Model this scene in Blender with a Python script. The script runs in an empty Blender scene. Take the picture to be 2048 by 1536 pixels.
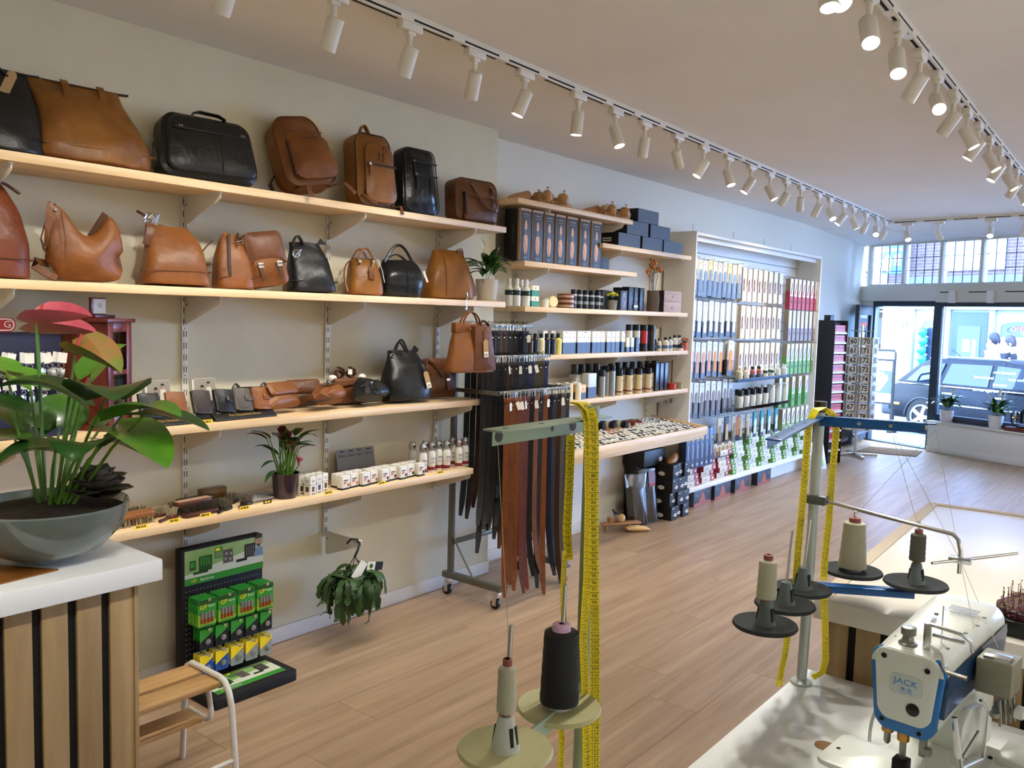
import bpy, bmesh, math, random
from mathutils import Vector, Matrix, Euler, noise
random.seed(7)
V = Vector
PI = math.pi
SC = bpy.context.scene
COL = SC.collection

# ------------------------------------------------------------------ camera
FPX = 1700.0
EYE = V((0, 0, 1.6))
RIGHT = V((0.62849, -0.77734, 0.02741))
DOWN = V((-0.04568, -0.07206, -0.99635))
FWD = V((0.77648, 0.62495, -0.08079))
cd = bpy.data.cameras.new('camera')
cd.sensor_width = 36.0
cd.lens = 36.0 * FPX / 2048
cd.clip_start = 0.05
cam = bpy.data.objects.new('camera', cd)
COL.objects.link(cam)
cam.matrix_world = Matrix(((RIGHT.x, -DOWN.x, -FWD.x, EYE.x), (RIGHT.y, -DOWN.y, -FWD.y, EYE.y),
                           (RIGHT.z, -DOWN.z, -FWD.z, EYE.z), (0, 0, 0, 1)))
SC.camera = cam

# ------------------------------------------------------------------ sky and exposure
SC.view_settings.view_transform = 'Standard'
SC.view_settings.look = 'None'
SC.view_settings.gamma = 1
SC.view_settings.use_curve_mapping = False
SC.view_settings.exposure = 0.80
W = bpy.data.worlds.new('overcast_sky')
SC.world = W
W.use_nodes = True
bg = W.node_tree.nodes['Background']
bg.inputs[0].default_value = (0.40, 0.61, 1.0, 1)
bg.inputs[1].default_value = 20.0
SC.cycles.max_bounces = 8
SC.cycles.diffuse_bounces = 6
SC.cycles.glossy_bounces = 3
SC.cycles.transmission_bounces = 5
SC.cycles.transparent_max_bounces = 8
SC.cycles.caustics_reflective = False
SC.cycles.caustics_refractive = False
SC.cycles.sample_clamp_indirect = 6.0

# ------------------------------------------------------------------ pixel rays -> real points on known planes
def ray(px, py): return RIGHT * (px - 1024) + DOWN * (py - 768) + FWD * FPX
def at_y(px, py, y): r = ray(px, py); return EYE + r * ((y - EYE.y) / r.y)
def at_z(px, py, z): r = ray(px, py); return EYE + r * ((z - EYE.z) / r.z)
def at_x(px, py, x): r = ray(px, py); return EYE + r * ((x - EYE.x) / r.x)
def at_d(px, py, d): return EYE + ray(px, py) * (d / FPX)

# ------------------------------------------------------------------ materials
def lin(c):
    if isinstance(c, str):
        c = [int(c[i:i + 2], 16) / 255 for i in (0, 2, 4)]
        c = [x / 12.92 if x <= .04045 else ((x + .055) / 1.055) ** 2.4 for x in c]
    return (c[0], c[1], c[2], 1)
MATS = {}
def mat(key, col='888888', rough=.5, metal=0, col2=None, scale=20, bump=0, bscale=None, stretch=(1, 1, 1),
        rand=0, spec=.5, coat=0, emit=0, trans=0, ior=1.45, detail=4, alpha=1, lo=.35, hi=.65, sheen=0, sss=0):
    if key in MATS: return MATS[key]
    m = bpy.data.materials.new(key)
    m.use_nodes = True
    nt = m.node_tree; N = nt.nodes; L = nt.links
    b = N['Principled BSDF']
    b.inputs['Base Color'].default_value = lin(col)
    b.inputs['Roughness'].default_value = rough
    b.inputs['Metallic'].default_value = metal
    b.inputs['Specular IOR Level'].default_value = spec
    b.inputs['IOR'].default_value = ior
    if coat: b.inputs['Coat Weight'].default_value = coat; b.inputs['Coat Roughness'].default_value = .12
    if trans: b.inputs['Transmission Weight'].default_value = trans
    if alpha < 1: b.inputs['Alpha'].default_value = alpha
    if emit: b.inputs['Emission Color'].default_value = lin(col); b.inputs['Emission Strength'].default_value = emit
    if sheen: b.inputs['Sheen Weight'].default_value = sheen
    if sss: b.inputs['Subsurface Weight'].default_value = sss
    if col2 or bump:
        tc = N.new('ShaderNodeTexCoord'); oi = N.new('ShaderNodeObjectInfo')
        mp = N.new('ShaderNodeMapping'); mp.inputs['Scale'].default_value = stretch
        ad = N.new('ShaderNodeVectorMath'); ad.operation = 'MULTIPLY_ADD'
        ad.inputs[1].default_value = (7.3, 3.1, 5.7)
        L.new(oi.outputs['Random'], ad.inputs[0]); L.new(tc.outputs['Object'], ad.inputs[2])
        L.new(ad.outputs[0], mp.inputs['Vector'])
    src = None
    if col2:
        nz = N.new('ShaderNodeTexNoise'); nz.inputs['Scale'].default_value = scale; nz.inputs['Detail'].default_value = detail
        nz.inputs['Roughness'].default_value = .6
        L.new(mp.outputs[0], nz.inputs['Vector'])
        rp = N.new('ShaderNodeValToRGB'); rp.color_ramp.elements[0].position = lo; rp.color_ramp.elements[1].position = hi
        rp.color_ramp.elements[0].color = lin(col); rp.color_ramp.elements[1].color = lin(col2)
        L.new(nz.outputs['Fac'], rp.inputs['Fac']); src = rp.outputs['Color']
    if rand:
        if not col2: oi = N.new('ShaderNodeObjectInfo')
        hs = N.new('ShaderNodeHueSaturation'); mr = N.new('ShaderNodeMapRange')
        mr.inputs['To Min'].default_value = 1 - rand; mr.inputs['To Max'].default_value = 1 + rand
        L.new(oi.outputs['Random'], mr.inputs['Value']); L.new(mr.outputs[0], hs.inputs['Value'])
        if src: L.new(src, hs.inputs['Color'])
        else: hs.inputs['Color'].default_value = lin(col)
        src = hs.outputs['Color']
    if src: L.new(src, b.inputs['Base Color'])
    if bump:
        n2 = N.new('ShaderNodeTexNoise'); n2.inputs['Scale'].default_value = bscale or scale * 6; n2.inputs['Detail'].default_value = 3
        L.new(mp.outputs[0], n2.inputs['Vector'])
        bp = N.new('ShaderNodeBump'); bp.inputs['Strength'].default_value = bump; bp.inputs['Distance'].default_value = .01
        L.new(n2.outputs['Fac'], bp.inputs['Height']); L.new(bp.outputs[0], b.inputs['Normal'])
    MATS[key] = m
    return m
def glass(key, tint='ffffff', rough=0.0, a=.12):
    """thin pane: mostly clear with a reflection"""
    if key in MATS: return MATS[key]
    m = bpy.data.materials.new(key); m.use_nodes = True
    nt = m.node_tree; N = nt.nodes; L = nt.links
    for n in list(N): N.remove(n)
    o = N.new('ShaderNodeOutputMaterial'); t = N.new('ShaderNodeBsdfTransparent'); g = N.new('ShaderNodeBsdfGlossy')
    t.inputs[0].default_value = lin(tint); g.inputs['Roughness'].default_value = rough
    fr = N.new('ShaderNodeFresnel'); fr.inputs[0].default_value = 1.45
    ma = N.new('ShaderNodeMath'); ma.operation = 'MULTIPLY_ADD'; ma.inputs[1].default_value = 1.0; ma.inputs[2].default_value = a
    mx = N.new('ShaderNodeMixShader')
    L.new(fr.outputs[0], ma.inputs[0]); L.new(ma.outputs[0], mx.inputs[0]); L.new(t.outputs[0], mx.inputs[1]); L.new(g.outputs[0], mx.inputs[2])
    L.new(mx.outputs[0], o.inputs[0])
    MATS[key] = m
    return m

# ------------------------------------------------------------------ mesh building
class MB:
    def __init__(s, *mats):
        s.v = []; s.f = []; s.fm = []; s.mats = [m for m in mats]; s.mi = 0; s.T = None
    def use(s, m):
        if m not in s.mats: s.mats.append(m)
        s.mi = s.mats.index(m); return s
    def add(s, vs, fs):
        o = len(s.v)
        if s.T is not None: vs = [s.T @ V(p) for p in vs]
        s.v += [tuple(p) for p in vs]
        for f in fs: s.f.append(tuple(i + o for i in f)); s.fm.append(s.mi)
        return s
    def b(s, x0, y0, z0, x1, y1, z1):
        return s.add([(x0, y0, z0), (x1, y0, z0), (x1, y1, z0), (x0, y1, z0), (x0, y0, z1), (x1, y0, z1), (x1, y1, z1), (x0, y1, z1)],
                     [(0, 3, 2, 1), (4, 5, 6, 7), (0, 1, 5, 4), (1, 2, 6, 5), (2, 3, 7, 6), (3, 0, 4, 7)])
    def box(s, c, d): return s.b(c[0] - d[0] / 2, c[1] - d[1] / 2, c[2] - d[2] / 2, c[0] + d[0] / 2, c[1] + d[1] / 2, c[2] + d[2] / 2)
    def loft(s, rings, cap=True, closed=True):
        n = len(rings[0]); vs = [p for r in rings for p in r]; fs = []
        for i in range(len(rings) - 1):
            for j in range(n if closed else n - 1):
                k = (j + 1) % n
                fs.append((i * n + j, i * n + k, (i + 1) * n + k, (i + 1) * n + j))
        if cap:
            fs.append(tuple(range(n - 1, -1, -1))); fs.append(tuple(range((len(rings) - 1) * n, len(rings) * n)))
        return s.add(vs, fs)
    def tube(s, path, r, n=8, cap=True):
        path = [V(p) for p in path]; rings = []; up = None
        for i, p in enumerate(path):
            d = (path[min(i + 1, len(path) - 1)] - path[max(i - 1, 0)]).normalized()
            if up is None:
                up = V((0, 0, 1)) if abs(d.z) < .9 else V((1, 0, 0))
            a = d.cross(up).normalized(); up = a.cross(d).normalized()
            rr = r[i] if isinstance(r, (list, tuple)) else r
            rings.append([p + (a * math.cos(t * 2 * PI / n) + up * math.sin(t * 2 * PI / n)) * rr for t in range(n)])
        return s.loft(rings, cap)
    def strap(s, path, w, t, wd=(1, 0, 0), taper=None):
        """flat band along path, width direction wd"""
        path = [V(p) for p in path]; rings = []
        for i, p in enumerate(path):
            d = (path[min(i + 1, len(path) - 1)] - path[max(i - 1, 0)]).normalized()
            a = V(wd[i] if isinstance(wd, list) else wd); a = (a - d * a.dot(d)).normalized(); b = d.cross(a).normalized()
            ww = w * (taper[i] if taper else 1) / 2
            rings.append([p - a * ww - b * t / 2, p + a * ww - b * t / 2, p + a * ww + b * t / 2, p - a * ww + b * t / 2])
        return s.loft(rings)
    def lathe(s, prof, n=20, o=(0, 0, 0), cap=True):
        o = V(o)
        return s.loft([[o + V((math.cos(t * 2 * PI / n) * r, math.sin(t * 2 * PI / n) * r, z)) for t in range(n)] for r, z in prof], cap)
    def prism(s, poly, a0, a1, ax='y'):
        """extrude a 2d polygon along ax; poly is (x,z) for y, (x,y) for z, (y,z) for x"""
        def P(p, a): return {'y': (p[0], a, p[1]), 'z': (p[0], p[1], a), 'x': (a, p[0], p[1])}[ax]
        return s.loft([[P(p, a0) for p in poly], [P(p, a1) for p in poly]])
    def quad(s, a, b, c, d): return s.add([a, b, c, d], [(0, 1, 2, 3)])
    def mesh(s, name, bevel=0, seg=2, smooth=42, sub=0):
        me = bpy.data.meshes.new(name)
        me.from_pydata(s.v, [], s.f)
        for m in s.mats: me.materials.append(m)
        me.polygons.foreach_set('material_index', s.fm)
        bm = bmesh.new(); bm.from_mesh(me)
        bmesh.ops.recalc_face_normals(bm, faces=bm.faces)
        if bevel:
            bm.normal_update()
            es = [e for e in bm.edges if len(e.link_faces) == 2 and e.calc_face_angle(0) > .6]
            bmesh.ops.bevel(bm, geom=es, offset=bevel, segments=seg, affect='EDGES', profile=.5, clamp_overlap=True)
        bm.to_mesh(me); bm.free()
        if smooth:
            me.shade_smooth(); me.set_sharp_from_angle(angle=math.radians(smooth))
        me.update()
        return me

def obj(name, me, parent=None, loc=(0, 0, 0), rot=(0, 0, 0), kind=None, label=None):
    o = bpy.data.objects.new(name, me); COL.objects.link(o)
    o.location = loc; o.rotation_euler = rot
    if parent: o.parent = parent
    if kind: o['kind'] = kind
    if label: o['label'] = label
    return o
def tag(o, label, cat, group=None):
    o['label'] = label; o['category'] = cat
    if group: o['group'] = group
    return o
def thing(name, label, cat, loc=(0, 0, 0), rot=(0, 0, 0), group=None):
    o = bpy.data.objects.new(name, None); COL.objects.link(o)
    o.empty_display_size = .05
    o.location = loc; o.rotation_euler = rot
    return tag(o, label, cat, group)
def one(name, label, cat, me, loc=(0, 0, 0), rot=(0, 0, 0), group=None):
    return tag(obj(name, me, None, loc, rot), label, cat, group)
def dup(root, label, loc=None, rot=None, group=None, scale=None):
    r = root.copy(); COL.objects.link(r); r['label'] = label
    if loc is not None: r.location = loc
    if rot is not None: r.rotation_euler = rot
    if scale: r.scale = scale
    if group: r['group'] = group
    for c in root.children:
        k = c.copy(); COL.objects.link(k); k.parent = r
        for g in c.children:
            q = g.copy(); COL.objects.link(q); q.parent = k
    return r
def struct(name, mb, parent=None, bevel=0, **k):
    return obj(name, mb.mesh(name, bevel), parent, kind='structure', **k)
ORD = ['leftmost', 'second', 'third', 'fourth', 'fifth', 'sixth', 'seventh', 'eighth', 'ninth', 'tenth', 'eleventh', 'twelfth',
       'thirteenth', 'fourteenth', 'fifteenth', 'sixteenth', 'seventeenth', 'eighteenth', 'nineteenth', 'twentieth', 'twenty-first',
       'twenty-second', 'twenty-third', 'twenty-fourth', 'twenty-fifth', 'twenty-sixth', 'twenty-seventh', 'twenty-eighth', 'twenty-ninth', 'thirtieth', 'thirty-first', 'thirty-second']
def nth(i, n=99):
    return 'leftmost' if i == 0 else ('rightmost' if i == n - 1 else ORD[i] + ' from the left')
TXT = {}
def text(s, size, m, sx=1.0, ext=0):
    """flat lettering in the local xz plane, facing -y, centred"""
    k = (s, round(size, 4), m.name, sx, ext)
    if k in TXT: return TXT[k]
    c = bpy.data.curves.new('lettering', 'FONT'); c.body = s; c.size = size; c.align_x = 'CENTER'; c.align_y = 'CENTER'
    c.resolution_u = 2; c.extrude = ext; c.offset = .0022 if .08 < size < .09 else 0
    o = bpy.data.objects.new('t', c); me = bpy.data.meshes.new_from_object(o)
    me.transform(Matrix.Rotation(PI / 2, 4, 'X') @ Matrix.Diagonal((sx, 1, 1, 1)))
    me.materials.clear(); me.materials.append(m); me.name = 'lettering'
    bpy.data.objects.remove(o)
    TXT[k] = me
    return me
def rrect(w, h, r, n=4, cx=0, cy=0):
    pts = []
    for sx, sy, a0 in ((1, 1, 0), (-1, 1, PI / 2), (-1, -1, PI), (1, -1, 3 * PI / 2)):
        for i in range(n + 1):
            a = a0 + i * PI / 2 / n
            pts.append((cx + sx * (w / 2 - r) + r * math.cos(a), cy + sy * (h / 2 - r) + r * math.sin(a)))
    return pts
def circ(r, n=12, cx=0, cy=0, ry=None):
    return [(cx + r * math.cos(2 * PI * i / n), cy + (ry or r) * math.sin(2 * PI * i / n)) for i in range(n)]
def arc(p0, p1, h, n=8, up=(0, 0, 1)):
    """arch from p0 to p1 rising h"""
    p0 = V(p0); p1 = V(p1); up = V(up)
    return [p0.lerp(p1, i / n) + up * h * math.sin(PI * i / n) for i in range(n + 1)]
def bez(p, n=10):
    p = [V(q) for q in p]; out = []
    for i in range(n + 1):
        t = i / n; q = list(p)
        while len(q) > 1: q = [q[j].lerp(q[j + 1], t) for j in range(len(q) - 1)]
        out.append(q[0])
    return out

# ------------------------------------------------------------------ common materials
M_wall = mat('wall_paint', 'd8d2ba', .85, col2='d2ccb4', scale=3, bump=.02, bscale=180)
M_ceil = mat('ceiling_paint', 'efeeec', .9, col2='ebeae7', scale=1.5)
M_white = mat('white_paint', 'e4e3de', .45)
M_trim = mat('trim_paint', 'd9d7d2', .5)
M_floor = mat('oak_vinyl', 'ae9478', .36, col2='8c7056', scale=2.2, stretch=(.55, 9, 9), rand=.05, bump=.03, bscale=30, lo=.3, hi=.75)
M_shelf = mat('birch_shelf', 'ecd0a6', .45, col2='d3ae7c', scale=2.5, stretch=(.8, 14, 14), rand=.05, lo=.3, hi=.72)
M_steel = mat('white_steel', 'd8d5cc', .4)
M_dark = mat('dark_slot', '14120f', .8)
M_black = mat('black_plastic', '101010', .35)
M_blackm = mat('black_matte', '0c0c0d', .7)
M_chrome = mat('chrome', 'd5d5d2', .18, metal=1)
M_brass = mat('brass', 'b58a45', .28, metal=1)
M_gold = mat('gold_print', 'd8b45c', .4, metal=.6)
M_ltext = mat('white_print', 'e8e6e0', .6)
M_dtext = mat('black_print', '121212', .6)
M_yel = mat('yellow_label', 'f0c420', .5)
M_lamp = mat('lamp_white', 'e2dfd6', .35)
M_glow = mat('lamp_glow', 'fff0d2', .5, emit=28)
M_glow2 = mat('lamp_glow_cool', 'fff8ee', .5, emit=28)
M_anth = mat('anthracite_paint', '39434e', .4)
M_oak = mat('oak_slat', 'ab9067', .6, col2='886d48', scale=3, stretch=(7, 7, .6), rand=.1, bump=.05, bscale=60, lo=.25, hi=.75)
M_counter = mat('counter_white', 'e6e7e4', .28)

# ------------------------------------------------------------------ room shell
YW, YB = 3.35, 3.50            # wall with the bags, wall set back behind the shoe care
CEIL = 2.70
FO = V((12.315, 3.537, 0))       # left jamb of the door in the street front
FU = V((-.368, -.93, 0)).normalized()
FN = V((.93, -.368, 0)).normalized()
FC = FO - FU * .22             # corner of the left wall and the street front
def fp(u, z=0, o=0): p = FO + FU * u + FN * o; p.z = z; return p   # point on the street front
FROT = math.atan2(FU.y, FU.x)
def at_f(px, py, o=0):
    r = ray(px, py); p = FO + FN * o - EYE; p.z = 0
    t = p.dot(FN) / r.dot(FN); q = EYE + r * t
    return q, (q - FO).dot(FU)
floor_o = struct('floor', MB(mat('subfloor', '4a3c2e', .8)).prism([(-2, -2.2), (10.04, -2.2), (FC.x, FC.y), (-2, 3.72)], -.06, -.004, 'z'))
def clip(poly, p, n):
    out = []
    for i in range(len(poly)):
        a, b_ = V(poly[i]), V(poly[(i + 1) % len(poly)]); da = (a - p).dot(n); db = (b_ - p).dot(n)
        if da <= 0: out.append(tuple(a))
        if (da <= 0) != (db <= 0): out.append(tuple(a.lerp(b_, da / (da - db))))
    return out
pl_mesh = MB(M_floor).b(0, 0, -.004, 1.4985, .2288, 0).mesh('plank')
rr = random.Random(3)
y = -1.5; k = 0
while y < 3.5:
    x = -.6 + rr.random() * 1.5
    if y < .4: x += .5
    while x < 12.6:
        ins = lambda q: (V(q) - FO.xy).dot(FN.xy)
        cs = [(x, y), (x + 1.4985, y), (x + 1.4985, y + .2288), (x, y + .2288)]
        dmax = max(ins(q) for q in cs); dmin = min(ins(q) for q in cs)
        if dmin > -.02: break
        if dmax > -.02:
            pg = clip(cs, FO.xy - FN.xy * .02, FN.xy)
            me = MB(M_floor).prism([(q[0] - x, q[1] - y) for q in pg], -.004, 0, 'z').mesh('plank')
        else: me = pl_mesh
        o = obj('plank', me, floor_o, (x, y, 0))
        x += 1.5
    y += .23
def wallbox(name, pts, z0, z1, m=M_wall): return struct(name, MB(m).prism(pts, z0, z1, 'z'))
wallbox('wall_left', [(-2, YW), (3.965, YW), (3.965, 4.0), (-2, 4.0)], -.06, CEIL + .05)
wallbox('wall_left_front', [(3.965, YB), (9.4, YB), (FC.x + .15, FC.y), (FC.x + .2, 4.0), (3.965, 4.0)], -.06, CEIL + .05, mat('wall_daylit', 'dcd9cc', .85))  # daylight from the street front put into this paler wall colour
wallbox('wall_right', [(-2, -2.2), (10.2, -2.2), (10.2, -2.4), (-2, -2.4)], -.06, CEIL + .05, mat('right_wall_white', 'e9e9e6', .85))
wallbox('wall_back', [(-2, -2.4), (-2.2, -2.4), (-2.2, 4), (-2, 4)], -.06, CEIL + .05)
struct('ceiling', MB(M_ceil).prism([(-2.2, -2.4), (10.2, -2.4), (FC.x + .2, FC.y), (FC.x + .2, 4), (-2.2, 4)], CEIL, CEIL + .1, 'z'))
struct('baseboard_left', MB(M_trim).b(-2, YW - .014, 0, 3.965, YW, .075), bevel=.003)
struct('baseboard_step', MB(M_trim).b(3.965, YW, 0, 3.979, YB, .075))
struct('baseboard_setback', MB(M_trim).b(3.979, YB - .014, 0, 9.4, YB, .075), bevel=.003)
struct('baseboard_front', MB(M_trim).prism([(9.4, YB), (9.4, YB - .014), (FC.x, FC.y - .014), (FC.x, FC.y)], 0, .075, 'z'))

# street front: door, window, beam and leaded top lights. Local frame: x along the front to the right, y out to the street
front = thing('wall_front', '', '', FO, (0, 0, FROT)); del front['label'], front['category']; front['kind'] = 'structure'
def fr(name, m, bx, bevel=.004, parent=front):
    mb = MB(m)
    for q in bx: mb.b(*q)
    return obj(name, mb.mesh(name, bevel), parent)
def fb(u0, o0, z0, u1, o1, z1): return (u0, o0, z0, u1, o1, z1)
UE = 5.6
fr('lower_panel', M_white, [fb(1.0, -.10, 0, UE, .14, .375)])
fr('skirting', M_trim, [fb(1.0, -.115, 0, UE, -.10, .06)])
fr('window_ledge', M_white, [fb(.985, -.125, .375, UE, .14, .395)], .006)
fr('door_post', M_white, [fb(-.3, 0, 0, -.02, .14, 1.93)])
fr('beam', M_white, [fb(-.3, -.06, 1.93, .99, .16, 2.135)])
fr('beam_housing', mat('housing_beige', 'd3cdbd', .5), [fb(1.0, -.12, 1.91, UE, .16, 2.14)], .008)
fr('lintel_top', M_white, [fb(-.3, 0, 2.69, UE, .14, 2.75)])
fr('frame_rail', M_anth, [fb(-.03, .02, 1.86, UE, .11, 1.93)])
fr('frame_post', M_anth, [fb(.895, .02, -.0, 1.005, .11, 1.86)], .006)
fr('frame_sill', M_anth, [fb(1.005, .03, .395, UE, .11, .475)], .006)
fr('frame_jamb', M_anth, [fb(-.03, .02, 0, .02, .11, 1.86)])
fr('threshold', mat('threshold', '20262e', .5), [fb(-.03, -.01, -.01, .9, .12, .012)])
for i, (c0, c1) in enumerate(((1.0, .35), (1.38, .42), (1.83, .35), (2.26, .4), (2.75, .4))):
    fr('awning_slot', M_dark, [fb(c0 + .06, -.123, 2.03, c0 + .06 + c1 * .62, -.1195, 2.042)], 0)
for i in range(6):
    fr('awning_bracket', M_white, [fb(1.2 + i * .49, -.165, 1.9, 1.29 + i * .49, -.118, 2.05)], .008)
win = obj('window_1', MB(glass('shop_glass', 'eef4ff', a=.02)).b(*fb(1.01, .065, .47, UE, .071, 1.865)).mesh('window_1'), None, FO, (0, 0, FROT), kind='structure')
M_lead = mat('lead_came', '2c3a4c', .6)
M_pane = glass('leaded_pane', 'f4f8ff', a=.02)
NW = 10; u0 = -.13; ws = .535
for i in range(NW):
    a = u0 + i * ws; b_ = a + ws
    wo = obj('window_%d' % (i + 2), MB(M_white).b(*fb(a, 0, 2.135, a + .045, .1, 2.70)).b(*fb(a + .045, .02, 2.135, b_, .1, 2.16)).b(*fb(a + .045, .02, 2.68, b_, .1, 2.70)).mesh('frame', .003), None, FO, (0, 0, FROT), kind='structure')
    px0, px1 = a + .045, b_
    for c in range(4):
        for r in range(3):
            x0 = px0 + (px1 - px0) * c / 4; x1 = px0 + (px1 - px0) * (c + 1) / 4; z0 = 2.16 + .52 * r / 3; z1 = 2.16 + .52 * (r + 1) / 3
            obj('pane', MB(M_pane).b(*fb(x0 + .002, .058, z0 + .002, x1 - .002, .061, z1 - .002)).mesh('pane'), wo)
    ld = MB(M_lead)
    for c in range(1, 4): x = px0 + (px1 - px0) * c / 4; ld.b(*fb(x - .0035, .053, 2.16, x + .0035, .066, 2.68))
    for r in range(1, 3): z = 2.16 + .52 * r / 3; ld.b(*fb(px0, .053, z - .0035, px1, .066, z + .0035))
    obj('lead_bars', ld.mesh('lead_bars'), wo)

# open shop door, leaf swung in along the left wall
DH = 1.86
dl = obj('door_1', None, None, kind='structure')
hinge = fp(.02, 0, -.02)
dend, _ = at_f(1700, 900); 
p_end = at_z(1691, 899, 0)
dl.location = hinge
dv = V((p_end.x - hinge.x, p_end.y - hinge.y)); dv.normalize()
dl.rotation_euler = (0, 0, math.atan2(dv.y, dv.x)); DW = .86
mb = MB(M_anth).b(0, -.05, .03, .1, 0, DH).b(DW - .1, -.05, .03, DW, 0, DH).b(.1, -.05, DH - .13, DW - .1, 0, DH).b(.1, -.05, .03, DW - .1, 0, .62)
obj('leaf_frame', mb.mesh('leaf_frame', .006), dl)
obj('door_glass', MB(glass('door_glass', 'c8d6e0', a=.06)).b(.1, -.028, .62, DW - .1, -.022, DH - .13).mesh('door_glass'), dl)
obj('weather_bar', MB(M_anth).prism([(-.05, .16), (-.085, .14), (-.085, .12), (-.05, .12)], .03, DW - .03, 'x').prism([(0, .16), (.035, .14), (.035, .12), (0, .12)], .03, DW - .03, 'x').mesh('weather_bar', .003), dl)
obj('panel_moulding', MB(M_anth).b(.16, .0, .24, DW - .16, .006, .56).b(.16, -.056, .24, DW - .16, -.05, .56).mesh('panel_moulding', .003), dl)
obj('door_handle', MB(M_chrome).b(DW - .075, .0, .85, DW - .03, .008, 1.15).tube([(DW - .05, .0, 1.03), (DW - .05, .055, 1.03), (DW - .19, .06, 1.03)], .009).b(DW - .075, -.058, .85, DW - .03, -.05, 1.15).tube([(DW - .05, -.05, 1.03), (DW - .05, -.105, 1.03), (DW - .19, -.11, 1.03)], .009).mesh('door_handle', .002), dl)

# ------------------------------------------------------------------ track lighting
T1 = (V((1.97, 2.345, 2.665)), V((9.45, 2.60, 2.665)))
T2 = (V((3.0, .90, 2.665)), V((7.05, 1.05, 2.665)))
T3 = (V((9.53, 2.62, 2.665)), V((9.40, 1.39, 2.665)))
def on_track(T, px, py):
    d = (T[1] - T[0]).normalized(); n = V((-d.y, d.x, 0)); r = ray(px, py)
    t = (T[0] - EYE).dot(n) / r.dot(n); q = EYE + r * t
    return (q - T[0]).dot(d)
def track(label, T, s0, s1, n):
    d = (T[1] - T[0]).normalized(); L = s1 - s0
    t = thing('light_track', label, 'light track', T[0] + d * s0, (0, 0, math.atan2(d.y, d.x)))
    obj('rail', MB(M_lamp).b(0, -.018, 0, L, .018, .035).mesh('rail', .002), t)
    sl = MB(M_dark)
    cl = MB(M_lamp); k = 0; x = .02
    while x < L:
        w = .22; sl.b(x, -.0186, .006, min(x + w, L), -.016, .014); sl.b(x, -.006, -.0008, min(x + w, L), .006, .002); cl.b(x + w, -.0195, -.001, min(x + w + .05, L), .0195, .02); x += w + .07
    obj('conductor_slot', sl.mesh('slot'), t); obj('cover_clip', cl.mesh('clip'), t)
    return t
track('long white ceiling light track nearest the shelf wall', T1, -3.2, 7.48, 0)
track('white ceiling light track on the right, over the counters', T2, -4.2, 6.4, 0)
track('short white ceiling light track across the front by the top windows', T3, 0.03, 1.25, 0)
AD = MB(M_lamp).b(-.055, -.017, -.03, .055, .017, 0).b(-.02, -.014, -.045, .02, .014, -.03).mesh('adapter', .004)
STEM = MB(M_lamp).tube([(0, 0, -.04), (0, 0, -.075), (0, 0, -.105)], [.012, .010, .011], 10).mesh('stem')
HEAD = MB(M_lamp).lathe([(.0, .032), (.027, .03), (.029, .026), (.029, -.078), (.0262, -.08), (.0255, -.074), (0, -.074)], 20, cap=False).mesh('lamp_head')
LENS = MB(M_glow).lathe([(.0, -.0745), (.0253, -.0745), (.0253, -.0755), (0, -.0755)], 16, cap=False).mesh('lens')
LENS2 = MB(M_glow2).lathe([(.0, -.0745), (.0253, -.0745), (.0253, -.0755), (0, -.0755)], 16, cap=False).mesh('lens')
SPOTS = []
def spot(T, s, d, label, power=18.5, cool=False, group='track spotlights'):
    dr = (T[1] - T[0]).normalized(); p = T[0] + dr * s
    t = thing('track_spotlight', label, 'spotlight', p, (0, 0, math.atan2(dr.y, dr.x)), group)
    obj('adapter', AD, t); obj('stem', STEM, t)
    q = V(d).normalized(); rz = math.atan2(dr.y, dr.x)
    ql = Matrix.Rotation(-rz, 3, 'Z') @ q
    rot = (-ql).to_track_quat('Z', 'Y').to_euler()
    h = obj('lamp_head', HEAD, t, (0, 0, -.115), rot)
    obj('lens', LENS2 if cool else LENS, h)
    ld = bpy.data.lights.new('spot_beam', 'SPOT'); ld.energy = power; ld.spot_size = math.radians(100); ld.spot_blend = .9
    ld.shadow_soft_size = .024; ld.color = (1, .97, .92) if cool else (1, .965, .88)
    lo = bpy.data.objects.new('spot_beam', ld); COL.objects.link(lo); lo.parent = h; lo.location = (0, 0, -.079)
    return t
S1 = [(475, -40, 0, .5, -.85), (668, 0, 0, .45, -.9), (820, 60, 0, .4, -.9), (950, 107, .25, .45, -.85), (1050, 150, -.2, .3, -.9), (1157, 190, 0, .08, -1),
      (1232, 225, 0, -.35, -.9), (1290, 250, .15, .22, -.95), (1355, 280, .6, .05, -.8), (1408, 300, -.3, .38, -.88), (1457, 322, -.05, -.35, -.9),
      (1502, 340, -.3, .42, -.85), (1540, 355, .1, -.45, -.85), (1573, 370, .2, .55, -.8), (1602, 382, .3, .1, -.95), (1637, 395, .3, .5, -.8),
      (1660, 407, -.3, -.5, -.8), (1687, 417, -.3, .5, -.8), (1707, 427, .2, -.4, -.9), (1732, 437, .1, .4, -.9), (1753, 445, -.6, -.2, -.7), (1770, 452, .2, .5, -.8)]
for i, (px, py, a, b_, c) in enumerate(S1):
    if i == 0: s = on_track(T1, 668, 0) - .41
    else: s = on_track(T1, px, py)
    spot(T1, s, (a, b_, c), 'white spotlight on the track by the shelf wall, %s in view' % ('nearest and leftmost' if i == 0 else nth(i, len(S1))))
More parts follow.
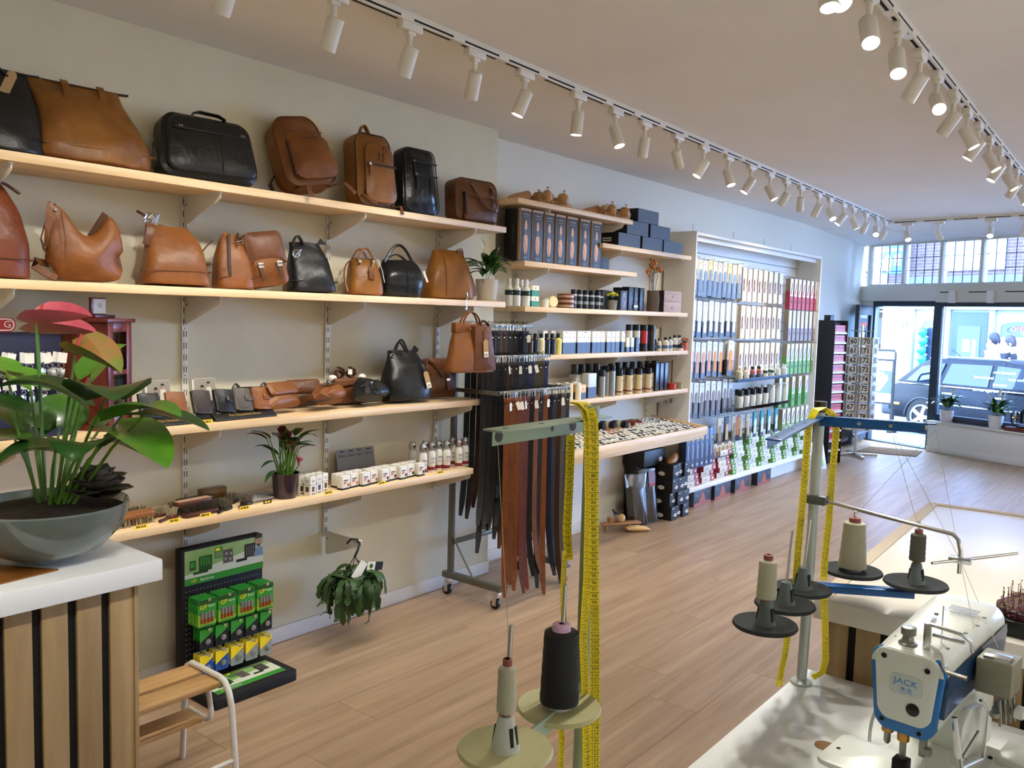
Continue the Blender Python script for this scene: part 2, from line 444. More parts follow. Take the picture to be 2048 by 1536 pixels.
S2 = [(1665, -50, -.3, -.5, -.75), (1740, 5, -.5, -.28, -.8), (1797, 68, -.5, -.24, -.85), (1840, 120, .2, .55, -.8), (1875, 160, -.7, -.35, -.65), (1908, 205, .25, .6, -.75),
      (1935, 235, .05, -.45, -.85), (1957, 258, -.1, .5, -.8), (1980, 285, 0, -.5, -.85), (2000, 305, -.2, .45, -.85), (2018, 327, 0, -.5, -.8), (2033, 345, .2, .5, -.8), (2046, 360, -.2, -.4, -.8)]
for i, (px, py, a, b_, c) in enumerate(S2):
    spot(T2, on_track(T2, px, py), (a, b_, c), 'white spotlight on the right-hand track, %s in view' % nth(i, len(S2)))
S3 = [(1815, 455, -.5, -.3, -.75), (1877, 452, .3, -.35, -.85), (1982, 445, -.6, -.1, -.7), (2052, 440, .2, .3, -.9)]
for i, (px, py, a, b_, c) in enumerate(S3):
    spot(T3, on_track(T3, px, py), (a, b_, c), 'white spotlight on the front cross track, %s by the top windows' % nth(i, 4), cool=True)
# the same tracks carry on over and behind the viewer
for k_, (s, a, b_) in enumerate(((-1.1, .0, .5), (-1.55, 0, .45), (-2.0, .1, .4), (-2.5, 0, .4))):
    spot(T1, s, (a, b_, -.9), 'white spotlight on the shelf-wall track, %s one behind the nearest in view' % ('first', *ORD[1:])[k_], group='spotlights over the viewer')
for k_, (s, a, b_) in enumerate(((-.55, -.2, -.2), (-.95, .1, .15), (-1.4, .1, -.2), (-1.8, .0, .7), (-2.2, -.1, .75), (-2.6, 0, .7), (-3.1, .2, .7))):
    spot(T2, s, (a, b_, -.95), power=15, label='white spotlight on the right-hand track, %s one behind the nearest in view' % ('first', *ORD[1:])[k_], group='spotlights over the viewer')

# added unseen third track, bounced off the right-hand wall to brighten the ceiling
T4 = (V((0, -.95, 2.665)), V((8, -.80, 2.665)))
track('added white ceiling light track along the right-hand wall, out of view', T4, -1.5, 8.5, 0)
for k_ in range(14):
    spot(T4, -1.2 + k_ * .7, (.05 * (-1) ** k_, -.75, -.62), power=44, cool=True, label='added unseen white spotlight aimed at the right-hand wall, %s along its track' % ('first', *ORD[1:])[k_], group='added spotlights by the right-hand wall')

# ------------------------------------------------------------------ wall shelving
def upright(x, z0, z1, yw, label):
    t = thing('shelf_upright', label, 'shelf upright', (x, yw, z0))
    L = z1 - z0
    obj('channel', MB(M_steel).b(-.0135, -.013, 0, .0135, 0, L).mesh('channel', .0015), t)
    sl = MB(M_dark); z = .02
    while z < L - .05:
        for sx in (-.0055, .0055): sl.b(sx - .0016, -.0136, z, sx + .0016, -.012, z + .026)
        if int(z / .05) % 4 == 0: sl.b(-.002, -.0136, z + .034, .002, -.012, z + .039)
        z += .05
    obj('slots', sl.mesh('slots'), t, kind='stuff')
    return t
BR = MB(M_steel).prism([(0, 0), (0, -.115), (-.03, -.112), (-.262, -.03), (-.27, -.02), (-.27, 0)], -.0025, .0025, 'x').b(-.0085, -.27, -.004, .0085, 0, 0).mesh('bracket', .001)
BRS = MB(M_dark).prism(circ(.004, 8, -.018, -.035), -.0031, .0031, 'x').mesh('bracket_hole')
def bracket(x, z, yw, label, group=None):
    t = thing('shelf_bracket', label, 'shelf bracket', (x, yw - .012, z), group=group)
    obj('arm', BR, t); obj('peg_hole', BRS, t)
    return t
UP1 = [1.165, 1.932, 2.69, 3.468]
UN = ['behind the anthurium', 'left of the wallet stands', 'at mid wall', 'beside the belt rack']
for x, nm, z0 in zip(UP1, UN, (.45, .45, .47, .60)): upright(x, z0, 2.08, YW, 'slotted white shelf upright ' + nm)
def shelf(x0, x1, ztop, yw, dep, label, th=.032):
    return one('wall_shelf', label, 'shelf', MB(M_shelf).b(0, -dep, -th, x1 - x0, 0, 0).mesh('wall_shelf', .002), (x0, yw - .002, ztop))
Z1, Z2, Z3, Z4 = 2.088, 1.673, 1.135, .757
for z, x1, nm in ((Z1, 3.70, 'top shelf of the bag wall, with backpacks and totes'), (Z2, 3.71, 'second shelf of the bag wall, with handbags'),
                  (Z3, 3.53, 'third shelf of the bag wall, with wallets and small bags'), (Z4, 3.47, 'lowest shelf of the bag wall, with brushes and polish')):
    shelf(.2, x1, z, YW, .30, 'light wooden ' + nm)
    for x, un in zip(UP1, UN): bracket(x, z - .032, YW, 'white bracket under the bag wall %s, on the upright %s' % (nm.split(' of')[0], un))
bracket(2.69, .497, YW, 'bare white bracket holding the hanging fern')
# set-back section
UP2 = [4.335, 5.20, 6.10]
for x, nm in zip(UP2, ('behind the belt rack', 'in the middle of the shoe-care shelves', 'next to the white insole unit')):
    upright(x, .62, 2.26 if x < 6 else 2.07, YB, 'slotted white shelf upright ' + nm)
YF2 = YB - .30
def zf(px, py): return at_y(px, py, YF2).z
SH2 = [(at_y(1036, 391, YF2).x, at_y(1266, 440, YF2).x, 2.297, 'highest light wooden shelf, with shoe trees', (4.335, 5.20)),
       (at_y(1049, 518, YF2).x, at_y(1274, 545, YF2).x, 1.930, 'light wooden shelf under the dark shoe tree boxes', (4.335, 5.20)),
       (at_y(1206, 485, YF2).x, at_y(1383, 510, YF2).x, 2.107, 'light wooden shelf under the stacked grey-black shoe boxes', (5.20, 6.10)),
       (at_y(1050, 611, YF2).x, at_y(1375, 626, YF2).x, 1.655, 'light wooden shelf with sprays, tins and a vase', UP2),
       (at_y(1085, 710, YF2).x, at_y(1376, 702, YF2).x, 1.355, 'light wooden shelf with shoe polish bottles and cartons', UP2),
       (at_y(1110, 806, YF2).x, at_y(1376, 778, YF2).x, 1.045, 'light wooden shelf with spray cans below the polish cartons', UP2)]
for x0, x1, z, nm, ups in SH2:
    shelf(x0, x1, z, YB, .30, nm)
    for i, x in enumerate(ups): bracket(x, z - .032, YB, 'white bracket, %s of those under the %s' % (('left', 'right')[i] if len(ups) == 2 else ('left', 'middle', 'right')[i], nm.replace('light wooden ', '')))

# ------------------------------------------------------------------ leather bags
def leather(key, c1, c2, r=.42): return mat(key, c1, r, col2=c2, scale=7, bump=.6, bscale=16, lo=.3, hi=.7, spec=.45)
L_tan = leather('tan_leather', '8f5c22', '6a4016')
L_cog = leather('cognac_leather', '8a5426', '6b3d1b')
L_brn = leather('brown_leather', '6f4225', '523019')
L_red = leather('red_brown_leather', '743615', '5c2910')
L_blk = leather('black_leather', '18191b', '0f1011', .36)
L_nvy = leather('blueblack_leather', '161b20', '0e1115', .28)
L_drk = leather('dark_brown_leather', '5a3417', '40240f')
M_zip = mat('zip_tape', '3a2412', .6)
M_zipb = mat('black_zip', '0a0a0a', .5)
M_kraft = mat('kraft_tag', 'a98a5e', .8)
M_paper = mat('white_paper', 'e6e3da', .8)
M_film = glass('clear_film', 'f4f4f4', .15, .12)

def wob(mb, i0, amp, sc, seed):
    for i in range(i0, len(mb.v)):
        p = V(mb.v[i]); q = p * sc + V((seed, seed * 1.7, seed * .3))
        mb.v[i] = tuple(p + V((noise.noise(q), noise.noise(q + V((9, 0, 0))), noise.noise(q + V((0, 9, 0))) * .5)) * amp)
def cr(pts, n):
    """Catmull-Rom through tuples, n steps per span"""
    out = []; P = [pts[0]] + list(pts) + [pts[-1]]
    for i in range(1, len(P) - 2):
        for j in range(n):
            t = j / n
            out.append(tuple(.5 * (2 * b + (c - a) * t + (2 * a - 5 * b + 4 * c - d) * t * t + (3 * b - a - 3 * c + d) * t ** 3)
                             for a, b, c, d in zip(P[i - 1], P[i], P[i + 1], P[i + 2])))
    out.append(tuple(pts[-1])); return out
def sack(m, spec, n=36, wr=.006, sc=11, seed=1, e=3.2):
    """soft body: spec rows (z, half width, half depth, shift x, shift y)"""
    mb = MB(m); rings = []
    for z, hw, hd, ox, oy in cr(spec, 4):
        ring = []
        for k in range(n):
            a = 2 * PI * k / n; c, s_ = math.cos(a), math.sin(a)
            ring.append(V((ox + hw * math.copysign(abs(c) ** (2 / e), c), oy + hd * math.copysign(abs(s_) ** (2 / e), s_), z)))
        rings.append(ring)
    mb.loft(rings); wob(mb, 0, wr, sc, seed)
    return mb
def slab(m, out, d, bulge=.01, edge=.012, wr=.003, sc=12, seed=1, mb=None, y0=0):
    """body from a front outline (x,z), depth d centred on y0"""
    mb = mb or MB(m); cx = sum(p[0] for p in out) / len(out); cz = sum(p[1] for p in out) / len(out); i0 = len(mb.v)
    mx = max(abs(p[0] - cx) for p in out); f = 1 - edge / mx
    prof = [(d / 2 + bulge, .25), (d / 2 + bulge * .7, .65), (d / 2, f * f), (d / 2 - edge, 1), (0, 1.01), (-d / 2 + edge, 1), (-d / 2, f * f), (-d / 2 - bulge * .7, .65), (-d / 2 - bulge, .25)]
    mb.loft([[V((cx + (x - cx) * k, y + y0, cz + (z - cz) * k)) for x, z in out] for y, k in prof]); wob(mb, i0, wr, sc, seed)
    return mb
def rim(m, out, y, r=.0018, k=.985):
    cx = sum(p[0] for p in out) / len(out); cz = sum(p[1] for p in out) / len(out)
    pts = [V((cx + (x - cx) * k, y, cz + (z - cz) * k)) for x, z in out]; pts.append(pts[0])
    return MB(m).tube(pts, r, 5)
def rr_out(w, h, r, top=1.0, n=6):
    """rounded outline standing on z=0, top narrowed by factor"""
    return [(x * (1 + (top - 1) * max(0, (z + h / 2) / h)), z + h / 2) for x, z in rrect(w, h, r, n)]
def bag(label, x, y, z, rz=0, lean=0, roll=0, name='leather_bag', cat='bag', lift=0, group='leather bags on the wall shelves'):
    return thing(name, label, cat, (x, y, z + lift), (math.radians(-lean), math.radians(roll), math.radians(rz)), group)
def pull(m, p, l=.045, w=.009, d=(0, 0, -1)):
    p = V(p); return MB(m).strap([p, p + V(d) * l * .5 + V((0, -.003, 0)), p + V(d) * l], w, .003)
def kraft(t, p, rx=0, ry=0, rz=0, l=.09):
    o = obj('swing_tag', MB(M_kraft).prism([(-.016, 0), (-.016, -l), (.016, -l), (.016, 0), (.008, .01), (-.008, .01)], -.001, .001, 'y').mesh('tag'), t, p, (rx, ry, rz))
    obj('barcode_sticker', MB(M_paper).b(-.014, -.0016, -l + .004, .014, -.001, -l + .03).mesh('sticker'), o)
    bc = MB(M_dtext)
    for i in range(7): bc.b(-.010 + i * .003, -.002, -l + .008, -.0088 + i * .003, -.0016, -l + .022)
    obj('barcode', bc.mesh('barcode'), o, kind='stuff'); return o

def tote(t, m, w, h, d, wt=.86, seed=1, zipm=M_zip, slump=0, band=True):
    hw = w / 2
    obj('body', sack(m, [(0, hw * .95, d / 2 * .95, 0, 0), (.012, hw, d / 2, 0, 0), (h * .22, hw * .99, d / 2 * 1.02, 0, 0), (h * .5, hw * (1 + wt) / 2, d / 2 * .8, slump * .3, .005), (h * .8, hw * wt, d / 2 * .42, slump * .7, .012), (h, hw * wt, .007, slump, .02)], seed=seed, wr=.016, sc=9).mesh('body'), t)
    if band:
        obj('base_seam', MB(m).tube([(-hw * .98, d * .1, h * .16), (-hw * .96, -d * .45, h * .16), (0, -d * .52, h * .155), (hw * .96, -d * .45, h * .16), (hw * .98, d * .1, h * .16)], .0022, 5).mesh('seam'), t)
    obj('top_zip', MB(zipm).strap([(-hw * wt + slump, .02, h + .002), (hw * wt + slump, .02, h + .002), (hw * wt + slump + .035, .018, h + .004)], .014, .006, (0, 1, 0)).mesh('zip'), t)

# --- top shelf
b = bag('black leather tote at the left end of the top shelf, kraft tag hanging', 1.135, 3.17, Z1, 2, 6, lift=.008)
tote(b, L_blk, .33, .285, .13, .9, 3, M_zipb)
obj('handle', MB(L_blk).strap(arc((-.1, -.02, .25), (.06, -.03, .25), .05), .018, .005, (0, 1, 0)).mesh('handle'), b)
kraft(b, (.075, -.035, .262), .25, .35, .1, .11)
b = bag('large slouching tan leather tote next to the black tote', 1.485, 3.17, Z1, -4, 6, lift=.009)
tote(b, L_tan, .40, .285, .15, .80, 5, slump=-.055)
for sx in (-.09, .035): obj('handle_tab', MB(L_tan).strap([(sx, -.028, .21), (sx, -.012, .27), (sx, .012, .298)], .026, .004).mesh('tab', .001), b)
b = bag('wide black leather briefcase leaning back on the top shelf', 1.945, 3.18, Z1, -6, 13, lift=.014)
o_ = rr_out(.42, .26, .055, .86)
obj('body', slab(L_blk, o_, .10, .014, .014, .004, 9, 4).mesh('body'), b)
obj('front_panel', slab(L_blk, [(x * .92, z * .88 + .012) for x, z in o_], .02, .006, .006, .003, 9, 2, y0=-.062).mesh('panel'), b)
obj('flap_strip', MB(L_blk).b(-.155, -.082, .178, .155, -.076, .198).mesh('strip', .002), b)
obj('handle', MB(L_blk).strap([(-.07, -.04, .235), (-.06, -.055, .262), (-.035, -.055, .27), (.045, -.055, .268), (.07, -.055, .258), (.078, -.04, .232)], .02, .006, (0, 1, 0)).mesh('handle'), b)
for sx in (-.135, -.125, .125, .135): obj('rivet', MB(M_chrome).prism(circ(.0035, 8, sx, .188), -.085, -.081).mesh('rivet'), b)
obj('zip_pull', pull(M_zipb, (-.222, -.03, .12), .07, .012).mesh('pull'), b)
obj('seam', MB(L_nvy).b(.033, -.0795, .02, .035, -.0765, .18).mesh('seam'), b)
b = bag('cognac brown leather backpack leaning and tilted on the top shelf, straps dangling', 2.43, 3.15, Z1, -8, 20, -10, lift=.045)
o_ = rr_out(.265, .33, .07, .80)
obj('body', slab(L_cog, o_, .13, .014, .02, .006, 9, 6).mesh('body'), b)
obj('side_piping', rim(L_brn, o_, -.05, .003, 1.0).mesh('piping'), b)
pk = obj('front_pocket', slab(L_cog, [(x * .84 + .012, z * .62 + .015) for x, z in o_], .045, .012, .012, .003, 9, 7, y0=-.085).mesh('pocket'), b)
obj('pocket_zip', MB(M_zip).strap([(-.105, -.10, .03), (-.103, -.108, .12), (-.098, -.102, .19)], .014, .005, (0, 1, 0)).mesh('zip'), pk)
obj('top_seam', MB(L_brn).tube([(-.11, -.078, .235), (0, -.085, .25), (.105, -.078, .235)], .0025, 5).mesh('seam'), b)
obj('embossed_mark', MB(L_drk).b(-.04, -.1225, .19, .05, -.1215, .194).mesh('mark'), b)
for sx, dx in ((-.075, -.01), (.09, .05)):
    obj('shoulder_strap', MB(L_brn).strap([(sx, .02, .012), (sx, -.09, -.018), (sx + dx * .3, -.125, -.03), (sx + dx, -.13, -.085)], .022, .004).mesh('strap'), b)
obj('back_strap', MB(L_blk).strap([(-.12, .05, .10), (-.155, .05, .06), (-.15, .05, .02), (-.12, .04, .01)], .025, .006, (0, 1, 0)).mesh('strap'), b)
b = bag('upright tan leather backpack with a top loop handle and zipped front', 2.805, 3.165, Z1, -3, 8, lift=.01)
o_ = rr_out(.235, .345, .055, .88)
obj('body', slab(L_tan, o_, .125, .012, .02, .004, 9, 8).mesh('body'), b)
obj('side_zip', rim(M_zip, o_, -.048, .0035, 1.0).mesh('zip'), b)
obj('front_pocket', slab(L_tan, [(x * .80 + .01, z * .80 + .012) for x, z in o_], .03, .008, .01, .002, 9, 9, y0=-.075).mesh('pocket'), b)
obj('pocket_zip', MB(M_zip).b(-.075, -.103, .178, .092, -.098, .188).mesh('zip'), b)
obj('zip_slider', MB(M_chrome).b(-.075, -.108, .176, -.06, -.1, .19).mesh('slider', .002), b)
for sx, sz in ((-.067, .178), (-.005, .25), (.02, .245), (.035, .285), (.05, .283)): obj('zip_pull', pull(L_cog, (sx, -.104 if sz < .27 else -.09, sz)).mesh('pull'), b)
obj('loop_handle', MB(L_tan).strap(arc((-.045, 0, .335), (.03, 0, .335), .065, 10), .022, .006, (0, 1, 0)).mesh('handle'), b)
obj('strap_end', MB(L_brn).strap([(-.1, -.06, .03), (-.12, -.1, .03), (-.10, -.12, .005), (-.06, -.125, -.012)], .02, .004).mesh('strap'), b)
obj('strap_tip', MB(L_brn).strap([(.09, -.05, .002), (.095, -.112, -.004), (.098, -.118, -.045)], .018, .003).mesh('strap'), b)
b = bag('slim black leather backpack with two slanting zip pulls on the top shelf', 3.125, 3.17, Z1, -2, 7, lift=.008)
o_ = rr_out(.24, .335, .045, .90)
obj('body', slab(L_nvy, o_, .10, .012, .018, .004, 9, 11).mesh('body'), b)
obj('piping', rim(L_blk, o_, -.045, .003, .97).mesh('piping'), b)
for z0, x0 in ((.255, -.062), (.19, -.05)):
    obj('front_zip', MB(M_zipb).b(x0, -.0665, z0, .1, -.061, z0 + .007).mesh('zip'), b)
    obj('zip_slider', MB(M_chrome).b(x0 - .004, -.07, z0 - .002, x0 + .006, -.062, z0 + .009).mesh('slider', .002), b)
    obj('zip_pull', pull(L_blk, (x0, -.069, z0), .07, .012).mesh('pull'), b)
obj('seam', MB(L_blk).b(.045, -.066, .02, .047, -.062, .185).mesh('seam'), b)
b = bag('brown leather work bag with drooping handles at the right end of the top shelf', 3.55, 3.17, Z1, -6, 6, lift=.008)
o_ = rr_out(.325, .235, .05, .93)
obj('body', slab(L_brn, o_, .12, .012, .02, .005, 9, 13).mesh('body'), b)
obj('piping', rim(L_drk, o_, -.045, .003, .99).mesh('piping'), b)
obj('front_pocket', slab(L_brn, rr_out(.235, .135, .02), .02, .006, .006, .002, 9, 14, y0=-.07).mesh('pocket'), b)
obj('pocket_zip', MB(M_zip).b(-.118, -.085, .03, -.108, -.06, .15).mesh('zip'), b)
for sx in (-.055, .085): obj('handle_ring', MB(M_chrome).tube([(sx - .01, -.07, .195), (sx + .01, -.07, .195)], .006, 8).mesh('ring'), b)
obj('handle', MB(L_brn).strap(bez([(-.055, -.075, .195), (-.02, -.11, .10), (.03, -.115, .02), (.11, -.115, .035), (.13, -.10, .08), (.085, -.076, .195)], 14), .02, .005, (1, .25, 0)).mesh('handle'), b)
obj('side_pull', pull(L_drk, (-.165, 0, .17), .05, .02).mesh('pull'), b)

# --- second shelf
b = bag('tall red-brown leather bag cut off at the left edge, second shelf', 1.08, 3.18, Z2, 0, 3, lift=.004)
obj('body', sack(L_red, [(0, .165, .075, 0, 0), (.02, .17, .08, 0, 0), (.12, .168, .078, 0, 0), (.22, .155, .06, -.005, .008), (.29, .13, .04, -.01, .012), (.325, .11, .01, -.015, .015)], seed=3, wr=.008).mesh('body'), b)
obj('base_seam', MB(L_drk).tube([(-.17, -.01, .06), (-.165, -.08, .06), (.165, -.08, .06), (.17, -.01, .06)], .002, 5).mesh('seam'), b)
obj('drawstring', MB(L_drk).strap([(.02, -.02, .31), (.07, -.03, .325), (.11, -.02, .315), (.15, -.02, .29)], .016, .006, (0, 1, 0)).mesh('drawstring'), b)
b = bag('cognac hobo bag with a deep scooped top and buckled strap, second shelf', 1.455, 3.18, Z2, -8, 4, lift=.006)
mb = MB(L_cog); rg_ = []
for x, z0, z1, hd in cr([(-.125, .05, .12, .006), (-.115, .02, .272, .03), (-.1, .008, .276, .045), (-.075, .002, .262, .056), (-.045, 0, .205, .064), (-.01, 0, .172, .07), (.03, 0, .168, .07), (.06, .002, .205, .064), (.085, .008, .24, .052), (.105, .02, .235, .036), (.118, .05, .14, .006)], 2):
    rg_.append([V((x + .012 * math.sin(3 * a), math.cos(a) * hd * max(.12, min(1, (1 - (.5 + .5 * math.sin(a)) * (z1 - .12) / .17) if z1 > .12 else 1)), z0 + (z1 - z0) * (.5 + .5 * math.sin(a)) ** .8)) for a in [k * PI / 12 for k in range(24)]])
mb.loft(rg_); wob(mb, 0, .009, 11, 12); obj('body', mb.mesh('body', smooth=60), b)
obj('front_seam', MB(L_brn).tube([(-.09, -.04, .24), (-.085, -.06, .15), (-.09, -.062, .06)], .002, 5).mesh('seam'), b)
obj('strap', MB(L_brn).strap([(-.095, .01, .275), (-.12, .03, .22), (-.14, .03, .15), (-.13, .03, .11), (-.10, .04, .08)], .03, .005, (0.2, 1, 0)).mesh('strap'), b)
obj('strap_end', MB(L_brn).strap([(-.12, .03, .06), (-.165, .0, .065), (-.175, -.02, .045), (-.14, -.04, .015), (-.11, -.04, .004)], .028, .005, (0, .6, 1)).mesh('strap'), b)
obj('buckle_strap', MB(L_drk).strap([(.07, -.01, .252), (.04, .0, .2), (.02, .01, .165)], .026, .005).mesh('strap'), b)
obj('rivet', MB(M_chrome).prism(circ(.005, 8, -.1, .25), -.016, -.006).mesh('rivet'), b)
b = bag('cognac leather shopper with a wrapped metal clasp, second shelf', 1.80, 3.18, Z2, -12, 4, lift=.006)
obj('body', sack(L_cog, [(0, .125, .068, 0, 0), (.015, .13, .072, 0, 0), (.07, .122, .07, 0, 0), (.14, .108, .055, -.004, .006), (.2, .092, .03, -.012, .012), (.235, .082, .008, -.022, .016)], seed=21, wr=.012, sc=8).mesh('body'), b)
obj('base_seam', MB(L_brn).tube([(-.13, 0, .055), (-.125, -.07, .05), (.12, -.07, .055), (.13, 0, .055)], .002, 5).mesh('seam'), b)
obj('side_tab', MB(L_brn).strap([(-.115, -.03, .15), (-.10, -.035, .2), (-.095, -.02, .235)], .03, .005).mesh('tab', .001), b)
obj('clasp', MB(M_chrome).tube([(-.1, -.02, .235), (-.085, -.02, .25), (-.07, -.015, .262), (-.085, -.02, .272), (-.1, -.02, .255)], .0035, 6).mesh('clasp'), b)
obj('clasp_wrap', slab(M_film, [(-.118, .235), (-.07, .235), (-.06, .275), (-.11, .28)], .02, .004, .006, .006, 40, 2, y0=-.018).mesh('wrap'), b)
obj('handle', MB(L_brn).strap([(-.085, 0, .25), (-.105, .0, .265), (-.135, .01, .285)], .01, .005).mesh('handle'), b)
obj('rear_handle', MB(L_brn).strap(bez([(-.05, .02, .24), (0, .02, .225), (.04, .02, .24), (.06, .02, .232)], 8), .014, .005, (0, 1, 0)).mesh('handle'), b)
b = bag('small tan backpack with a vertical front zip, second shelf, left of the satchel', 2.06, 3.18, Z2, -10, 3, lift=.004)
obj('body', sack(L_cog, [(0, .078, .05, 0, 0), (.012, .082, .055, 0, 0), (.06, .08, .053, 0, 0), (.13, .068, .042, -.004, .004), (.19, .048, .026, -.008, .008), (.225, .026, .012, -.012, .01), (.235, .012, .008, -.014, .01)], seed=31).mesh('body'), b)
obj('front_zip', MB(M_zip).strap([(-.032, -.054, .05), (-.034, -.05, .1), (-.028, -.036, .17), (-.018, -.014, .228)], .012, .004).mesh('zip'), b)
obj('base_seam', MB(L_brn).tube([(-.083, 0, .045), (-.078, -.05, .045), (.078, -.05, .045), (.083, 0, .045)], .002, 5).mesh('seam'), b)
for k in range(2): obj('shoulder_strap', MB(L_brn).strap(bez([(-.07, .03, .20 - k * .13), (-.14, .05, .14 - k * .1), (-.16, .03, .05), (-.19, -.02, .005)], 8), .012, .004, (0, 1, 0)).mesh('strap'), b)
b = bag('brown messenger satchel leaning left with two buckle straps, second shelf', 2.215, 3.155, Z2, -12, 8, -9, lift=.02)
o_ = rr_out(.185, .225, .03, .92)
obj('body', slab(L_cog, o_, .085, .012, .014, .004, 9, 33).mesh('body'), b)
obj('flap', slab(L_brn, [(x * .97 + .004, max(z, .085) + .008) for x, z in o_], .10, .008, .01, .003, 9, 35).mesh('flap'), b)
for sx in (-.04, .045):
    s_ = obj('buckle_strap', MB(L_drk).strap([(sx, -.062, .10), (sx, -.066, .07), (sx + .005, -.064, .02)], .016, .004).mesh('strap'), b)
    obj('buckle', MB(M_chrome).b(sx - .012, -.07, .075, sx + .012, -.066, .098).mesh('buckle', .002), s_)
obj('shoulder_strap', MB(L_drk).strap([(-.095, -.02, .225), (-.11, -.035, .205), (-.118, -.035, .15), (-.125, -.03, .05), (-.125, -.02, .0)], .035, .005, (.5, 1, 0)).mesh('strap'), b)
obj('strap_slider', MB(M_chrome).tube([(-.13, -.055, .185), (-.085, -.05, .19), (-.085, -.05, .2), (-.13, -.055, .195)], .002, 5).mesh('slider'), b)
b = bag('black leather shopper with a metal ring clip, second shelf', 2.465, 3.18, Z2, -10, 4, lift=.006)
obj('body', sack(L_blk, [(0, .108, .062, 0, 0), (.012, .112, .066, 0, 0), (.07, .106, .062, 0, 0), (.13, .094, .05, -.004, .006), (.185, .082, .03, -.01, .012), (.225, .074, .009, -.018, .016)], seed=44, wr=.013, sc=9).mesh('body'), b)
obj('base_seam', MB(L_nvy).tube([(-.112, 0, .045), (-.108, -.06, .045), (.108, -.06, .045), (.112, 0, .045)], .002, 5).mesh('seam'), b)
obj('ring_clip', MB(M_chrome).tube([V((-.095, -.05, .165)) + V((.017 * math.cos(a * .7), -.004 * math.sin(a * 2), .017 * math.sin(a * .7))) for a in range(10)], .003, 6).tube([(-.105, -.05, .15), (-.07, -.05, .185)], .003, 6).mesh('clip'), b)
obj('handle', MB(L_blk).strap(arc((-.09, 0, .2), (-.035, 0, .215), .045), .02, .006, (0, 1, 0)).mesh('handle'), b)
obj('top_tab', MB(L_blk).prism([(.03, .215), (.055, .25), (.085, .222), (.06, .222)], -.002, .004).mesh('tab'), b)
b = bag('tan leather handbag with luggage tag and short handles, second shelf', 2.78, 3.175, Z2, -16, 3, lift=.004)
obj('body', sack(L_tan, [(0, .082, .058, 0, 0), (.012, .088, .062, 0, 0), (.06, .087, .06, 0, 0), (.11, .08, .052, 0, .003), (.15, .07, .035, 0, .006), (.172, .062, .016, 0, .008)], seed=51, wr=.007).mesh('body'), b)
obj('top_zip', MB(M_zip).b(-.06, -.004, .168, .06, .02, .178).mesh('zip', .003), b)
obj('handle', MB(L_tan).tube(arc((-.045, -.02, .165), (.045, -.02, .165), .06, 10), .0055, 7).mesh('handle'), b)
obj('handle', MB(L_cog).tube(arc((-.055, .03, .16), (.04, .03, .16), .065, 10), .0055, 7).mesh('handle'), b)
obj('luggage_tag', MB(L_cog).prism(rrect(.03, .055, .006, 3, .01, .10), -.067, -.062).mesh('luggage_tag', .001), b)
obj('tag_strap', MB(L_brn).strap([(.03, -.02, .17), (.02, -.06, .15), (.012, -.066, .127)], .009, .003).mesh('strap'), b)
for sx in (-.04, .03): obj('buckle', MB(M_chrome).b(sx - .007, -.045, .15, sx + .007, -.038, .165).mesh('buckle', .002), b)
obj('side_strap', MB(L_cog).strap(bez([(-.06, .0, .17), (-.1, .02, .16), (-.115, .0, .08), (-.10, -.03, .01)], 8), .014, .004, (0, 1, 0)).mesh('strap'), b)
obj('price_string', MB(M_paper).tube([(.06, -.03, .175), (.075, -.045, .12), (.08, -.06, .06)], .0014, 5).mesh('string'), b)
b = bag('black bucket handbag with an arched handle, second shelf', 3.015, 3.17, Z2, -12, 3, lift=.004)
obj('body', sack(L_nvy, [(0, .095, .06, 0, 0), (.012, .108, .07, 0, 0), (.06, .122, .076, 0, 0), (.11, .116, .066, 0, .003), (.155, .104, .04, 0, .008), (.185, .094, .014, 0, .012)], seed=61, wr=.014, sc=10).mesh('body'), b)
obj('front_seam', MB(L_blk).tube([(.0, -.072, .01), (.0, -.08, .06), (0, -.072, .11), (0, -.035, .16)], .002, 5).mesh('seam'), b)
obj('handle', MB(L_nvy).tube(arc((-.09, .0, .17), (.08, .0, .17), .09, 14), .0075, 8).mesh('handle'), b)
obj('handle', MB(L_nvy).strap(arc((-.085, .03, .165), (.075, .03, .165), .05, 12), .02, .006, (0, 1, 0)).mesh('handle'), b)
obj('price_tag', MB(M_paper).prism([(.11, .13), (.135, .075), (.145, .08), (.122, .135)], -.04, -.039).mesh('tag'), b)
b = bag('tan drawstring bucket bag beside the peace lily, second shelf', 3.385, 3.185, Z2, -14, 3, lift=.004)
obj('body', sack(L_tan, [(0, .135, .075, 0, 0), (.012, .142, .08, 0, 0), (.08, .14, .08, 0, 0), (.16, .122, .066, 0, .003), (.215, .10, .045, 0, .008), (.265, .088, .014, 0, .012)], seed=71, wr=.013, sc=8).mesh('body'), b)
obj('front_seam', MB(L_brn).tube([(-.06, -.078, .01), (-.06, -.083, .09), (-.055, -.066, .17), (-.05, -.04, .22)], .002, 5).mesh('seam'), b)
obj('drawstring', MB(L_brn).strap(bez([(.04, -.02, .26), (.07, -.02, .29), (.085, -.03, .27), (.07, -.04, .22)], 8), .008, .003, (0, 1, 0)).mesh('drawstring'), b)
obj('woven_strap', MB(L_brn).strap([(.06, -.01, .265), (.085, -.03, .2), (.115, -.05, .1), (.14, -.06, .02)], .045, .005, (1, .3, 0)).mesh('strap'), b)

